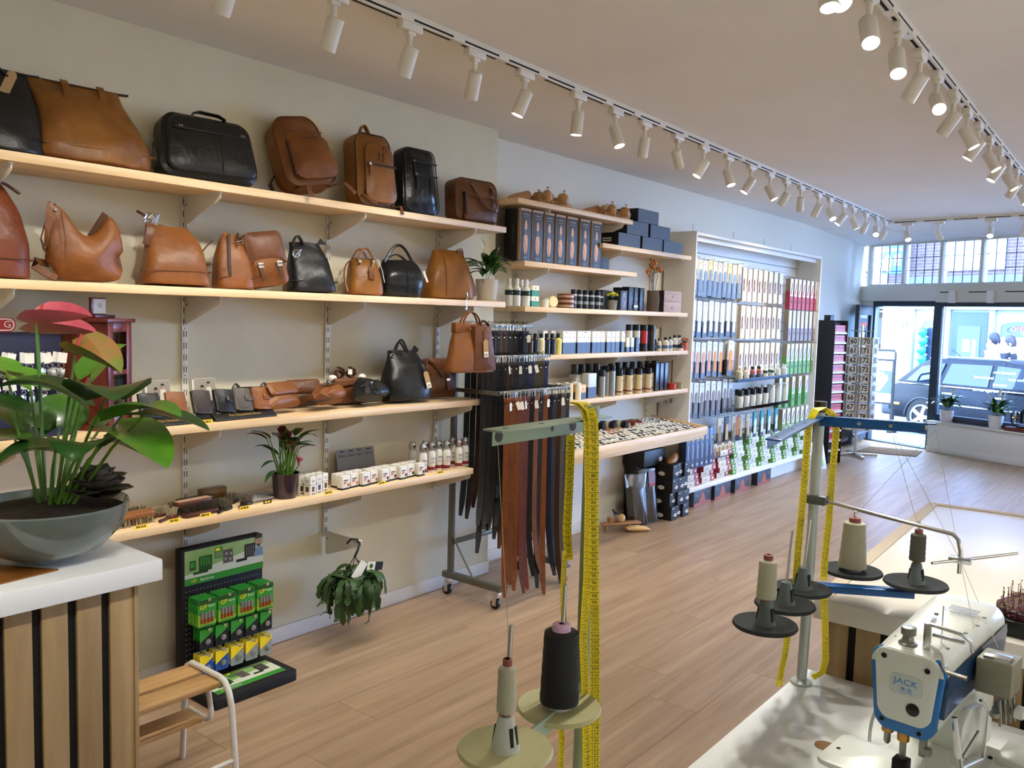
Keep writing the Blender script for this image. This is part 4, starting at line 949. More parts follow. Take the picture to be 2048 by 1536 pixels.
for i in range(9): dye(2.615 + i * .062, 3.16 + (i % 3) * .008, dc[-i], 'white dye box, %s in the back row' % nth(i, 9))
M_wpl = mat('white_plastic', 'd9d8d2', .35); M_cap = glass('clear_cap', 'ffffff', .1, .25); M_dred = mat('dark_red_print', '7d1f22', .5)
def lathed(m, prof, n=16, cap=False): return MB(m).lathe(prof, n, cap=cap)
btb = lathed(M_wpl, [(0, 0), (.019, 0), (.021, .003), (.021, .1), (.018, .108), (.016, .112), (.016, .118), (0, .118)]).mesh('bottle')
btc = lathed(M_cap, [(.017, .118), (.0185, .12), (.018, .152), (.012, .16), (0, .162)]).mesh('clear_cap')
bti = lathed(M_wpl, [(.011, .118), (.012, .135), (.009, .148), (0, .15)]).mesh('applicator')
btl = MB(M_dred).lathe([(.0213, .012), (.0213, .03)], 16, cap=False).mesh('red_band')
btp = MB(mat('grey_print', '8a8a86', .6)).b(-.012, -.0215, .075, .012, -.0208, .079).b(-.010, -.0215, .068, .010, -.0208, .071).b(-.012, -.0215, .055, .010, -.0208, .057).b(-.012, -.0215, .05, .011, -.0208, .052).mesh('print')
for i, (px, yy, c) in enumerate(((824, 3.2, 'coffee'), (846, 3.11, 'brown'), (850, 3.19, 'brown'), (863, 3.13, 'black'), (877, 3.14, 'black'), (893, 3.11, 'black'), (904, 3.18, 'red'), (917, 3.11, 'red'), (930, 3.13, 'navy'))):
    t = thing('dye_bottle', 'white applicator bottle with red band and %s cap dot, %s' % (c, nth(i, 9)), 'bottle', (at_y(px, 930, yy).x, yy, Z4), (0, 0, -.35), 'white applicator bottles')
    obj('bottle', btb, t); obj('clear_cap', btc, t); obj('applicator', bti, t); obj('red_band', btl, t); obj('print', btp, t, kind='stuff')
    obj('colour_dot', MB(SW[c]).prism(circ(.007, 10, .004, .138), -.0205, -.0185).mesh('dot'), t)
M_greycard = mat('grey_card', '6e6c66', .5)
for i, px in enumerate((690, 708, 724, 742)):
    t = thing('blister_card', 'grey blister card of leather care, %s against the wall' % nth(i, 4), 'blister pack', (at_y(px, 930, 3.27).x, 3.27, Z4), (math.radians(-12), 0, -.1), 'grey blister cards')
    obj('card', MB(M_greycard).prism(rrect(.07, .15, .006, 3, 0, .075), -.001, .001).mesh('card'), t)
    obj('euro_slot', MB(M_dark).b(-.013, -.0016, .137, .013, -.001, .142).mesh('slot'), t)
    obj('lettering', text('Bama', .02, M_dtext), t, (0, -.0016, .118))
    obj('blister', MB(M_film).b(-.025, -.016, .01, .025, -.001, .05).use(M_brass if i == 1 else mat('felt_block', '8d8578', .8)).b(-.018, -.012, .013, .018, -.002, .046).mesh('blister', .003), t)

# ------------------------------------------------------------------ hanging fern cactus
t = thing('hanging_plant', 'trailing fern-leaf cactus in a hanging pot under the shelves', 'hanging plant', (2.66, 3.10, 0))
M_potb = mat('brown_plastic_pot', '2c2620', .5)
obj('pot', MB(M_potb).lathe([(0, .185), (.055, .185), (.085, .30), (.09, .31), (.086, .312), (.08, .30), (0, .29)], 24, cap=False).mesh('pot'), t)
obj('hanger', MB(M_black).strap([(.0, .04, .475), (.01, .02, .50), (.02, -.01, .503), (.02, -.03, .48), (.0, -.035, .45), (-.01, -.03, .425)], .010, .006, (1, 0, 0)).tube([(-.01, -.03, .43), (-.075, -.0, .31)], .002, 5).tube([(-.01, -.03, .43), (.04, -.07, .31)], .003, 5).tube([(-.01, -.03, .43), (.05, .06, .31)], .002, 5).mesh('hanger'), t)
rr = random.Random(77)
for i in range(86):
    az = rr.uniform(0, 2 * PI); r0 = rr.uniform(.02, .07); L = rr.uniform(.12, .26) if i % 3 else rr.uniform(.18, .28); el = rr.uniform(.2, 1.4)
    p = V((r0 * math.cos(az), r0 * math.sin(az), .3)); pts = [p]; e = el; a = az; n = 12
    cv = rr.uniform(.16, .46); tw = rr.uniform(-.45, .45); mb = MB(G_fern); wd = []
    for k in range(n):
        p = p + V((math.cos(a) * math.cos(e), math.sin(a) * math.cos(e) * .8, math.sin(e))) * (L / n); pts.append(p); e = max(-1.45, e - cv); a += tw
        if k > 8 and rr.random() < .4: e += 1.2
    if max(q.y for q in pts) > .22: continue
    wl = [V((-math.sin(az + tw * k), math.cos(az + tw * k), .25 * math.sin(k * 1.3))) for k in range(len(pts))]
    tp = [.5 + .5 * abs(math.sin(k * 1.25 + i)) if k < len(pts) - 1 else .2 for k in range(len(pts))]
    obj('leaf', mb.strap(pts, .034, .0025, wl, tp).mesh('leaf'), t)
tg = obj('plant_label', MB(M_paper).prism([(-.03, -.07), (.022, -.085), (.055, .0), (.01, .012)], -.001, .001).mesh('plant_label'), t, (-.02, -.075, .41), (0, .3, 0))
tg2 = obj('photo_label', MB(M_paper).b(-.045, -.001, -.02, .005, .001, .02).use(M_dtext).b(.005, -.001, -.02, .055, .001, .02).use(G_mid).prism(circ(.012, 8, -.02, 0), -.0016, -.001).mesh('photo_label'), t, (.07, -.08, .375), (0, .2, 0))

# ------------------------------------------------------------------ battery display
GPG = mat('battery_green', '2f8a2e', .35); GPD = mat('battery_dark_green', '1c4a20', .35); M_gpy = mat('battery_yellow', 'f2d21c', .4)
M_gcard = mat('header_print', 'a9c088', .45, col2='7da35a', scale=3)
M_cell = mat('battery_steel', '9a9a96', .3, metal=.7); M_copper = mat('battery_copper', 'a8602c', .35, metal=.5)
BX, BY, BW_, BT = 1.822, 3.18, .388, .60
t = thing('battery_display', 'black pegboard battery stand with a green header on the floor', 'display stand', (BX, BY, 0))
obj('board', MB(M_blackm).b(0, 0, 0, BW_, .05, BT).mesh('board', .002), t)
obj('foot', MB(M_blackm).prism(rrect(BW_ + .02, .30, .02, 4, BW_ / 2, -.10), 0, .045, 'z').mesh('foot', .004), t)
ph = MB(mat('peg_hole', 'b8b8b4', .5))
for r_ in range(17):
    for c_ in range(22): ph.b(.02 + c_ * .0163 - .0015, -.0006, .06 + r_ * .0225, .02 + c_ * .0163 + .0015, .0, .063 + r_ * .0225)
obj('peg_holes', ph.mesh('peg_holes'), t, kind='stuff')
def header(par, loc, rot, w, h):
    o = obj('header_card', MB(M_gcard).b(0, -.002, 0, w, 0, h).use(GPG).b(0, -.0026, 0, w, -.002, h * .2).use(mat('header_pale', 'c9cdb8', .5)).prism([(0, h * .2), (w, h * .2), (w, h * .75), (w * .45, h * .5), (0, h * .3)], -.0024, -.002).mesh('header'), par, loc, rot)
    obj('lettering', text('GP', h * .13, M_gpy), o, (w * .11, -.003, h * .1)); obj('lettering', text('Batteries', h * .12, M_ltext), o, (w * .27, -.003, h * .1))
    pr = MB(GPD).b(w * .06, -.004, h * .42, w * .13, -.0027, h * .7).b(w * .17, -.004, h * .34, w * .33, -.0027, h * .78).b(w * .1, -.004, h * .28, w * .28, -.0027, h * .36)
    pr.use(GPG).b(w * .065, -.0045, h * .5, w * .11, -.004, h * .66)
    for k in range(4): pr.b(w * .19 + k * w * .032, -.0045, h * .5, w * .205 + k * w * .032, -.004, h * .74)
    pr.use(GPG).b(w * .37, -.004, h * .62, w * .46, -.0027, h * .95).use(M_gpy).b(w * .375, -.0045, h * .84, w * .43, -.004, h * .92).use(M_cell)
    for k in range(4): pr.b(w * .378 + k * w * .02, -.0045, h * .66, w * .39 + k * w * .02, -.004, h * .8)
    pr.use(M_ph2).prism([(w * .47, h * .42), (w * .6, h * .42), (w * .59, h * .82), (w * .47, h * .82)], -.004, -.0027).use(M_cell)
    for a_, b_ in ((.5, .55), (.56, .52), (.51, .7), (.57, .68)): pr.prism(circ(w * .016, 10, w * a_, h * b_), -.0046, -.004)
    pr.use(M_blackm).b(w * .64, -.004, h * .36, w * .78, -.0027, h * .44).b(w * .75, -.004, h * .44, w * .89, -.0027, h * .84).use(M_ph2)
    for k in range(4): pr.b(w * .765 + k * w * .03, -.0045, h * .48, w * .785 + k * w * .03, -.004, h * .8)
    obj('product_print', pr.mesh('print'), o, kind='stuff')
    return o
hd = header(t, (.012, -.001, .447), (0, 0, 0), BW_ - .012, .145)
obj('portrait_print', MB(M_ph5).prism(circ(.018, 14, .352, .128, .026), -.005, -.003).use(M_ph3).prism([(.334, .143), (.34, .158), (.36, .16), (.371, .148), (.366, .14), (.338, .138)], -.0056, -.003).prism([(.343, .108), (.352, .101), (.362, .108), (.358, .114), (.346, .114)], -.0056, -.003).use(mat('shirt_blue', '6d8aa6', .6)).prism([(.325, .06), (.375, .06), (.372, .1), (.338, .098)], -.0044, -.003).mesh('portrait'), hd)
f2 = header(t, (.03, -.215, .0465), (math.radians(-90), 0, 0), BW_ - .06, .15)
pkc = MB(GPG).prism(rrect(.084, .118, .008, 3, 0, -.048), -.001, .001).mesh('card')
pkp = MB(GPD).b(-.040, -.0016, -.012, .040, -.001, .008).use(mat('battery_lime', '8fbf3a', .4)).prism([(-.04, -.1), (.04, -.1), (.04, -.085), (-.04, -.05)], -.0016, -.001).mesh('print')
cell = MB(M_cell).tube([(0, 0, -.066), (0, 0, -.098)], .0068, 8).use(M_copper).tube([(0, 0, -.042), (0, 0, -.066)], .0068, 8).use(M_cell).tube([(0, 0, -.037), (0, 0, -.042)], .003, 6).mesh('cell')
cellm = MB(M_copper)
for k in range(4): cellm.use(M_copper).tube([(-.024 + k * .0155, -.005, -.088), (-.024 + k * .0155, -.005, -.068)], .0066, 8).use(M_cell).tube([(-.024 + k * .0155, -.005, -.068), (-.024 + k * .0155, -.005, -.044)], .0066, 8)
cellm = cellm.mesh('cells')
hk = MB(M_chrome).tube([(0, 0, 0), (0, -.11, 0), (0, -.115, .006)], .002, 6).b(-.006, -.118, -.001, .006, -.116, .01).mesh('peg_hook')
for c_ in range(4):
    x = .055 + c_ * .093
    obj('peg_hook', hk, t, (x, 0, .405))
    for q in range(6):
        p_ = thing('battery_pack', 'green card of four AA batteries, %s column, %s' % (('first', 'second', 'third', 'fourth')[c_], 'front of its hook' if q == 0 else ORD[q] + ' on its hook'), 'battery pack', (BX + x, BY - .098 + q * .0135, .398), (.02, .02 * (q % 2), 0), 'battery cards on the pegboard')
        obj('card', pkc, p_); obj('print', pkp, p_)
        if q < 2: obj('cells', cellm, p_, kind='stuff')
        if q == 0:
            obj('lettering', text('GP', .026, M_gpy), p_, (-.017, -.0022, -.022)); obj('lettering', text('Super', .014, M_ltext), p_, (.021, -.0022, -.02))
M_gpw = mat('battery_blue', '1f4c9a', .4); M_gps = mat('battery_silver', '8d918c', .4)
for row, z, cols in ((1, .275, (M_blackm, M_blackm, M_blackm, M_blackm, M_blackm)), (2, .165, (M_gpw, M_gpw, M_gps, M_gps, M_gps))):
    for c_ in range(5):
        x = .055 + c_ * .072
        obj('peg_hook', hk, t, (x, 0, z + .005))
        for q in range(3):
            p_ = thing('battery_pack', '%s of small batteries, %s column, %s' % (('black and green blister' if row == 1 else 'blue and yellow card' if c_ < 2 else 'silver and yellow card'), nth(c_, 5), ('front', 'middle', 'back')[q]), 'battery pack', (BX + x, BY - .092 + q * .024, z), (0, 0, 0), 'small battery cards on the pegboard')
            obj('card', MB(cols[c_]).prism(rrect(.06, .088, .006, 3, 0, -.036), -.001, .001).mesh('card'), p_)
            obj('corner_print', MB(GPG if row == 1 else M_gpy).prism([(-.03, .006), (.03, .006), (.03, -.012), (-.03, -.05)], -.0015, -.001).mesh('print'), p_)
            obj('button_cell', MB(M_cell).prism(circ(.012, 12, .006, -.05), -.006, -.0015).mesh('button_cell', .001), p_)

# ------------------------------------------------------------------ slatted counters
SLAT = {}
def slats(par, n, w, gap, h, place):
    me = MB(M_oak).b(-w / 2, -.012, 0, w / 2, 0, h).mesh('slat', .0012)
    for i in range(n): obj('slat', me, par, *place(i))
t = thing('counter', 'white-topped counter with oak slats in the left foreground', 'counter', (1.113, 2.033, 0))
CZ = .95
obj('worktop', MB(M_counter).b(-1.75, 0, CZ - .055, 0, .64, CZ).mesh('worktop', .003), t)
obj('carcass', MB(M_blackm).b(-1.7, .042, 0, -.066, .60, CZ - .055).mesh('carcass'), t)
slats(t, 20, .0595, .0205, CZ - .058, lambda i: ((-.093 - i * .0805, .042, .0),))
obj('corner_trim', MB(M_oak).b(-.063, .026, 0, -.052, .60, CZ - .056).mesh('trim', .001), t)
for i in range(7): obj('slat', MB(M_oak).b(-.066, .07 + i * .08, 0, -.054, .13 + i * .08, CZ - .056).mesh('slat'), t)
one('leather_mat', 'tan leather mat under the edge of the plant bowl', 'mat', MB(L_tan).prism([(-.62, -.05), (-.22, .0), (-.32, .16), (-.66, .12)], 0, .004, 'z').mesh('mat'), (1.113, 2.12, CZ))
t = thing('counter', 'white-topped counter with oak slats behind the sewing machine', 'counter', (2.0, .67, 0))
top2 = [(0, 0), (1.40, .066), (1.5, -1.3), (0, -1.35)]
obj('worktop', MB(mat('counter_warm_white', 'cfcac0', .3)).prism(top2, CZ - .05, CZ, 'z').mesh('worktop', .003), t)
obj('edge_trim', MB(mat('edge_band', 'b5a68c', .5)).prism([(.0, .0), (1.40, .066), (1.5, -1.3), (1.46, -1.3), (1.365, .030), (0, -.035)], CZ, CZ + .0025, 'z').mesh('edge_trim'), t)
obj('carcass', MB(M_blackm).prism([(.042, -.02), (1.36, .03), (1.45, -1.28), (.042, -1.33)], 0, CZ - .05, 'z').mesh('carcass'), t)
me = MB(M_oak).b(-.012, -.0265, 0, 0, .0265, CZ - .053).mesh('slat', .0012)
for i in range(18): obj('slat', me, t, (.042, -.047 - i * .072, 0))
M_mach = mat('machine_white', 'd6dad2', .3)
M_ttop = mat('table_white', 'dde0df', .25)
def sewing_table(lab, x0, x1, y0, y1, z, hole=None):
    t = thing('sewing_table', lab, 'table', (x0, y0, 0))
    obj('table_top', MB(M_ttop).b(0, 0, z - .035, x1 - x0, y1 - y0, z).mesh('table_top', .003), t)
    for sx in (.06, x1 - x0 - .06):
        for sy in (.06, y1 - y0 - .06): obj('leg', MB(M_steel).b(sx - .02, sy - .02, 0, sx + .02, sy + .02, z - .035).mesh('leg', .002), t)
    if hole: obj('cable_hole', MB(mat('cork', '8a6a42', .8)).prism(circ(.02, 20, hole[0] - x0, hole[1] - y0), z, z + .0008, 'z').mesh('hole'), t)
    return t
TZ = .78
hp = at_z(1650, 1492, TZ)
sewing_table('white sewing table carrying the blue-striped sewing machine', 1.25, 1.985, -.35, .676, TZ, hp)
sewing_table('white sewing table under the pale green thread stand, below the view', .25, 1.235, -.2, .80, TZ)

# ------------------------------------------------------------------ thread stands
M_blue = mat('stand_blue', '0f4f8c', .3); M_sage = mat('stand_sage', '93a48d', .4); M_foam = mat('foam_dark', '26292a', .95, bump=.3, bscale=300, col2='2f3233', scale=60)
M_cream = mat('spool_disc_cream', 'b9b487', .6, col2='aaa577', scale=8); M_greyp = mat('grey_spool_pin', '5d6668', .45); M_whitep = mat('pin_white', 'b9bdb4', .4)
M_pole = mat('pole_grey', 'aab3b0', .35, metal=.3)
def disc_pin(t, p, r, md, mp, ph=.11, pinlean=(0, 0), low=0):
    d = obj('spool_disc', MB(md).lathe([(0, -.004), (r * .96, -.006), (r, -.003), (r * .97, .002), (r * .6, -.001), (.02, -.001), (0, -.001)], 40, cap=False).mesh('spool_disc'), t, p)
    c = obj('spool_cone', MB(mp).lathe([(.020, -.001), (.0185, .004), (.0115, .04), (.010, .045), (0, .046)], 16, cap=False).mesh('spool_cone'), d)
    sl = MB(M_dark)
    for a in (-1.9, -1.2, .3, 2.2): sl.T = Matrix.Rotation(a, 4, 'Z'); sl.prism([(.0178, .008), (.0145, .032), (.0125, .032), (.0155, .008)], -.0025, .0025, 'y')
    obj('cone_slots', sl.mesh('slots'), d)
    obj('spool_pin', MB(M_chrome).tube([(0, 0, .04), (pinlean[0], pinlean[1], .04 + ph)], .0032, 8).mesh('pin'), d)
    return d
def spool(name, lab, p, m, r0, r1, h, core=None, top=True):
    t = thing(name, lab, 'thread spool', p)
    mb = MB(m); n = 10; pr = [(0.006, 0)]
    for i in range(n + 1):
        k = i / n; pr.append((r0 + (r1 - r0) * k + (.0007 if i % 2 else 0), .004 + (h - .008) * k))
    pr.append((.006, h)); obj('thread_winding', mb.lathe(pr, 28, cap=False).mesh('winding'), t)
    if core: obj('core', MB(core).lathe([(.005, -.006), (r0 * .5, -.006), (r0 * .5, 0), (r1 * .55, h), (r1 * .55, h + .008), (.0045, h + .009)], 18, cap=False).mesh('core'), t)
    return t
M_thw = mat('thread_ecru', 'aba892', .8, bump=.2, bscale=200, stretch=(.1, .1, 6)); M_thk = mat('thread_black', '17191c', .7, bump=.3, bscale=200, stretch=(.1, .1, 6)); M_thg = mat('thread_olive', '55554a', .8, bump=.2, bscale=200)
M_rcore = mat('core_red', '8a4a3e', .6); M_pcore = mat('core_pink', 'd9b3cf', .5)
def arm_L(a, b_, w, m, drop=.028):
    """angle-section arm from a to b"""
    a = V(a); b_ = V(b_); d = (b_ - a).normalized(); n = V((-d.y, d.x, 0))
    mb = MB(m)
    mb.loft([[p + n * w / 2 + V((0, 0, .0015)), p + n * w / 2 - V((0, 0, .0015)), p - n * w / 2 - V((0, 0, .0015)), p - n * w / 2 + V((0, 0, .0015))] for p in (a, b_ - d * .012, b_)])
    q = -n * (w / 2)
    mb.loft([[p + q + V((0, 0, .0015)), p + q * .93 + V((0, 0, .0015)), p + q * .93 - V((0, 0, drop)), p + q - V((0, 0, drop))] for p in (a, b_ - d * .03, b_ - d * .02)])
    return mb
# blue stand
pz = (1.893, .651); ZT, ZB = 1.392, 1.028
st = thing('thread_stand', 'blue thread stand with five dark discs on the sewing table', 'thread stand', (pz[0], pz[1], TZ))
def rel(x, y, z): return V((x - pz[0], y - pz[1], z - TZ))
obj('pole', MB(M_pole).tube([(0, 0, 0), (.012, 0, .3), (.022, 0, ZT - TZ + .012)], .0112, 16).mesh('pole'), st)
obj('pole_foot', MB(M_pole).lathe([(.024, 0), (.024, .006), (.014, .012)], 20, cap=True).mesh('foot'), st)
obj('pole_cap', MB(M_black).lathe([(.013, -.012), (.0135, .012), (0, .013)], 16, cap=False).mesh('cap'), st, rel(pz[0] + .023, pz[1], ZT + .022))
pt = V((pz[0] + .022, pz[1], ZT)); pb = V((pz[0] + .012, pz[1], ZB))
aL = at_z(1545, 880, ZT); aR = at_z(1872, 848, ZT)
for e_, nm in ((aL, 'top_arm'), (aR, 'top_arm')):
    o = obj(nm, arm_L(rel(*pt), rel(*e_), .026, M_blue, .02).mesh(nm, .0008), st)
    mb = MB(M_chrome)
    for k in (.35, .62, .92):
        p = rel(*pt).lerp(rel(*e_), k); mb.prism([(p.x + .004 * math.cos(a), p.y + .004 * math.sin(a)) for a in [i * PI / 4 for i in range(8)]], p.z + .0015, p.z + .003, 'z')
        d = (rel(*e_) - rel(*pt)).normalized(); n = V((-d.y, d.x, 0)); c = p - n * .0135 + V((0, 0, -.009)); mb.tube([c, c - n * .003], .0042, 10)
    obj('thread_eyelet', mb.mesh('eyelets'), o, kind='stuff')
dl = [at_z(1530, 1247, ZB), at_z(1570, 1207, ZB), at_z(1605, 1176, ZB)]; dr = [at_z(1704, 1140, ZB), at_z(1831, 1165, ZB)]
for e_ in (at_z(1500, 1262, ZB - .02), at_z(1845, 1178, ZB - .012)):
    q = V((e_.x, e_.y, ZB - .018)); obj('lower_arm', arm_L(rel(pb.x, pb.y, ZB - .018), rel(*q), .03, M_blue, .014).mesh('lower_arm', .0008), st)
for i, p in enumerate(dl): disc_pin(st, rel(p.x, p.y, ZB), .061, M_foam, M_greyp, .085 if i == 0 else .11, (.012, -.004))
for p in dr: disc_pin(st, rel(p.x, p.y, ZB), .068, M_foam, M_greyp, .10)
spool('thread_spool', 'small ecru thread spool on the nearest left disc of the blue stand', V((dl[0].x, dl[0].y, ZB + .047)), M_thw, .0185, .016, .078, M_rcore)
spool('thread_spool', 'large ecru thread cone on the blue stand', V((dr[0].x, dr[0].y, ZB + .004)), M_thw, .031, .0235, .112, M_rcore)
spool('thread_spool', 'small olive thread spool on the rightmost disc of the blue stand', V((dr[1].x, dr[1].y, ZB + .047)), M_thg, .0165, .0155, .066, M_rcore)
# chrome thread guide bar
cl = rel(pz[0] + .016, pz[1], 1.205)
obj('clamp_block', MB(mat('clamp_grey', '4f5656', .4)).box(cl + V((.0, -.006, 0)), (.03, .046, .02)).mesh('clamp', .002), st)
e_ = at_z(1905, 1068, 1.19); e2 = rel(*e_)
obj('guide_bar', MB(M_chrome).tube([cl + V((0, -.02, 0)), cl.lerp(e2, .5), e2, e2 + V((-.004, -.012, -.008)), e2 + V((-.006, -.018, -.03)), e2 + V((-.006, -.018, -.075))], .0042, 10).mesh('guide_bar'), st)
q = e2 + V((-.006, -.018, -.048))
obj('guide_clamp', MB(M_chrome).box(q, (.016, .04, .012)).mesh('guide_clamp', .002), st)
g0 = at_d(1885, 1112, 1.55) ; g1 = at_d(2010, 1070, 1.62)
obj('guide_rod', MB(M_chrome).tube([q + V((-.05, .04, -.004)), q, q + V((.09, -.085, .012))], .003, 8).mesh('rod'), st)
# pale green stand in front
gz = (1.126, .742); GT = 1.436
gp = thing('thread_stand', 'pale green thread stand with two cream discs in the foreground', 'thread stand', (gz[0], gz[1], TZ))
def rg(x, y, z): return V((x - gz[0], y - gz[1], z - TZ))
obj('pole', MB(M_sage).tube([(0, 0, 0), (0, 0, GT - TZ + .014)], .0112, 16).mesh('pole'), gp)
obj('pole_collar', MB(M_sage).lathe([(.0122, .0), (.0125, .016), (.009, .017), (.0085, .006), (0, .006)], 16, cap=False).mesh('collar'), gp, rg(gz[0], gz[1], GT + .008))
gl = at_z(985, 862, GT); gr_ = at_z(1206, 832, GT)
ta = obj('top_arm', arm_L(rg(gr_.x, gr_.y, GT), rg(gl.x, gl.y, GT), .036, M_sage, .026).mesh('top_arm', .002), gp)
d = (V(gl) - V(gr_)).normalized(); n = V((-d.y, d.x, 0)); nn = n if n.dot(V((-1, -.6, 0))) > 0 else -n
for k in (.22, .42, .88):
    p = rg(gr_.x, gr_.y, GT).lerp(rg(gl.x, gl.y, GT), k) - n * .018 + V((0, 0, -.013))
    if k != .42: obj('thread_eyelet', MB(M_black).tube([p + n * .002, p - n * .002], .0085, 14).use(M_chrome).tube([p, p - n * .003], .0045, 12).mesh('eyelet'), gp)
    else: obj('screw', MB(M_chrome).tube([p + n * .002, p - n * .001], .004, 10).mesh('screw'), gp)
for k in (.25, .6, .9): p = rg(gr_.x, gr_.y, GT).lerp(rg(gl.x, gl.y, GT), k); obj('arm_slot', MB(M_dark).prism([(p.x + a, p.y + b_) for a, b_ in rrect(.012, .003, .0014, 2)], p.z + .0014, p.z + .0019, 'z').mesh('slot'), gp)
D1 = at_z(1010, 1496, 1.03); D2 = at_z(1118, 1412, 1.0)
obj('lower_arm', MB(M_sage).strap([rg(gz[0], gz[1], 1.0), rg(D2.x, D2.y, .985), rg(D1.x, D1.y, 1.015)], .026, .004, (0, 0, 1)).mesh('lower_arm'), gp)
disc_pin(gp, rg(D1.x, D1.y, 1.03), .064, M_cream, M_whitep, .125, (.006, 0))
disc_pin(gp, rg(D2.x, D2.y, 1.0), .0655, M_cream, M_whitep, .15, (.006, 0))
spool('thread_spool', 'slim ecru thread spool on the nearer cream disc', V((D1.x, D1.y, 1.03 + .047)), M_thw, .0125, .0115, .066, M_rcore)
spool('thread_spool', 'large black thread cone with a pink core on the cream disc', V((D2.x, D2.y, 1.004)), M_thk, .030, .026, .118, M_pcore)

# ------------------------------------------------------------------ yellow measuring tapes
M_tape = mat('tape_yellow', 'f6e01e', .5, col2='ead214', scale=30); M_tback = mat('tape_back', 'b9b6a6', .6)
def tape(lab, paths, face, num0, step=.0106, w=.0155):
    """tape strips as parts; numerals printed on the given side"""
    t = thing('measuring_tape', lab, 'measuring tape')
    for pi, (pts, wd, n0, sgn, nmax) in enumerate(paths):
        pts = [V(p) for p in pts]; s_ = obj('tape_strip', MB(M_tape).strap(pts, w, .0012, wd).mesh('strip'), t)
        ln = MB(M_dtext); L = 0; cum = [0]
        for a, b_ in zip(pts, pts[1:]): L += (b_ - a).length; cum.append(L)
        k = 0; dist = .012; W_ = V(wd)
        while dist < L - .01 and k < nmax:
            i = max(j for j in range(len(cum)) if cum[j] <= dist); a, b_ = pts[i], pts[min(i + 1, len(pts) - 1)]
            p = a.lerp(b_, (dist - cum[i]) / max(1e-6, cum[i + 1] - cum[i])); d = (b_ - a).normalized(); ww = (W_ - d * W_.dot(d)).normalized(); nn = d.cross(ww).normalized()
            if nn.dot(V(face)) < 0: nn = -nn
            up = -d; rt = up.cross(nn)
            o = obj('numeral', text(str(n0 + sgn * k), .0085, M_dtext, .95), s_)
            o.matrix_local = Matrix(((rt.x, -nn.x, up.x, p.x + nn.x * .0009), (rt.y, -nn.y, up.y, p.y + nn.y * .0009), (rt.z, -nn.z, up.z, p.z + nn.z * .0009), (0, 0, 0, 1)))
            q = p + d * step / 2 + nn * .0008
            ln.add([q - ww * w * .48 - d * .0004, q + ww * w * .48 - d * .0004, q + ww * w * .48 + d * .0004, q - ww * w * .48 + d * .0004], [(0, 1, 2, 3)])
            q = p + d * step / 2 + nn * .0008
            dist += step; k += 1
        if k: obj('graduation_lines', ln.mesh('lines'), s_, kind='stuff')
    return t
rt = V((RIGHT.x, RIGHT.y, 0)).normalized(); fw = V((FWD.x, FWD.y, 0)).normalized()
def P3(px, py, d): return at_d(px, py, d)
tape('yellow measuring tape draped over the pale green stand', [
    ([P3(1148, 804, 1.37), P3(1165, 806, 1.35), P3(1180, 818, 1.335), P3(1186, 840, 1.33), P3(1188, 900, 1.33), P3(1187, 1000, 1.335), P3(1188, 1150, 1.34), P3(1190, 1300, 1.345), P3(1190, 1420, 1.35), P3(1189, 1590, 1.36)], tuple(rt), 67, 1, 60),
    ([P3(1146, 806, 1.372), P3(1160, 809, 1.356), P3(1171, 822, 1.342), P3(1175, 845, 1.337), P3(1177, 1000, 1.342), P3(1174, 1150, 1.345), P3(1166, 1280, 1.35), P3(1171, 1400, 1.355), P3(1174, 1590, 1.36)], tuple(rt * .8 + fw * .6), 90, 1, 60),
    ([P3(1141, 870, 1.37), P3(1139, 950, 1.37), P3(1134, 1060, 1.38), P3(1137, 1120, 1.38)], tuple(rt * .9 + fw * .4), 62, 1, 40),
    ([P3(1130, 1100, 1.375), P3(1126, 1180, 1.375), P3(1128, 1260, 1.38), P3(1118, 1400, 1.38), P3(1124, 1480, 1.38), P3(1118, 1590, 1.38)], tuple(rt * .6 + fw * .8), 110, 1, 50)], -fw, 0)
tape('yellow measuring tape draped over the blue stand', [
    ([P3(1652, 822, 1.90), P3(1646, 815, 1.88), P3(1632, 819, 1.86), P3(1622, 836, 1.85), P3(1616, 860, 1.85), P3(1610, 950, 1.86), P3(1602, 1040, 1.86), P3(1596, 1100, 1.87), P3(1592, 1170, 1.87)], tuple(rt), 80, 1, 60),
    ([P3(1650, 820, 1.905), P3(1662, 826, 1.90), P3(1672, 840, 1.90), P3(1672, 870, 1.90), P3(1664, 950, 1.91), P3(1658, 1040, 1.92), P3(1650, 1110, 1.92), P3(1647, 1160, 1.92)], tuple(rt), 88, 1, 60),
    ([P3(1648, 1192, 1.92), P3(1650, 1260, 1.92), P3(1651, 1320, 1.92), P3(1645, 1345, 1.93), P3(1625, 1355, 1.935)], tuple(rt), 120, 1, 40),
    ([P3(1577, 1262, 1.86), P3(1570, 1310, 1.86), P3(1562, 1345, 1.87), P3(1558, 1372, 1.87)], tuple(rt * .9 + fw * .3), 124, 1, 30)], -fw, 0)

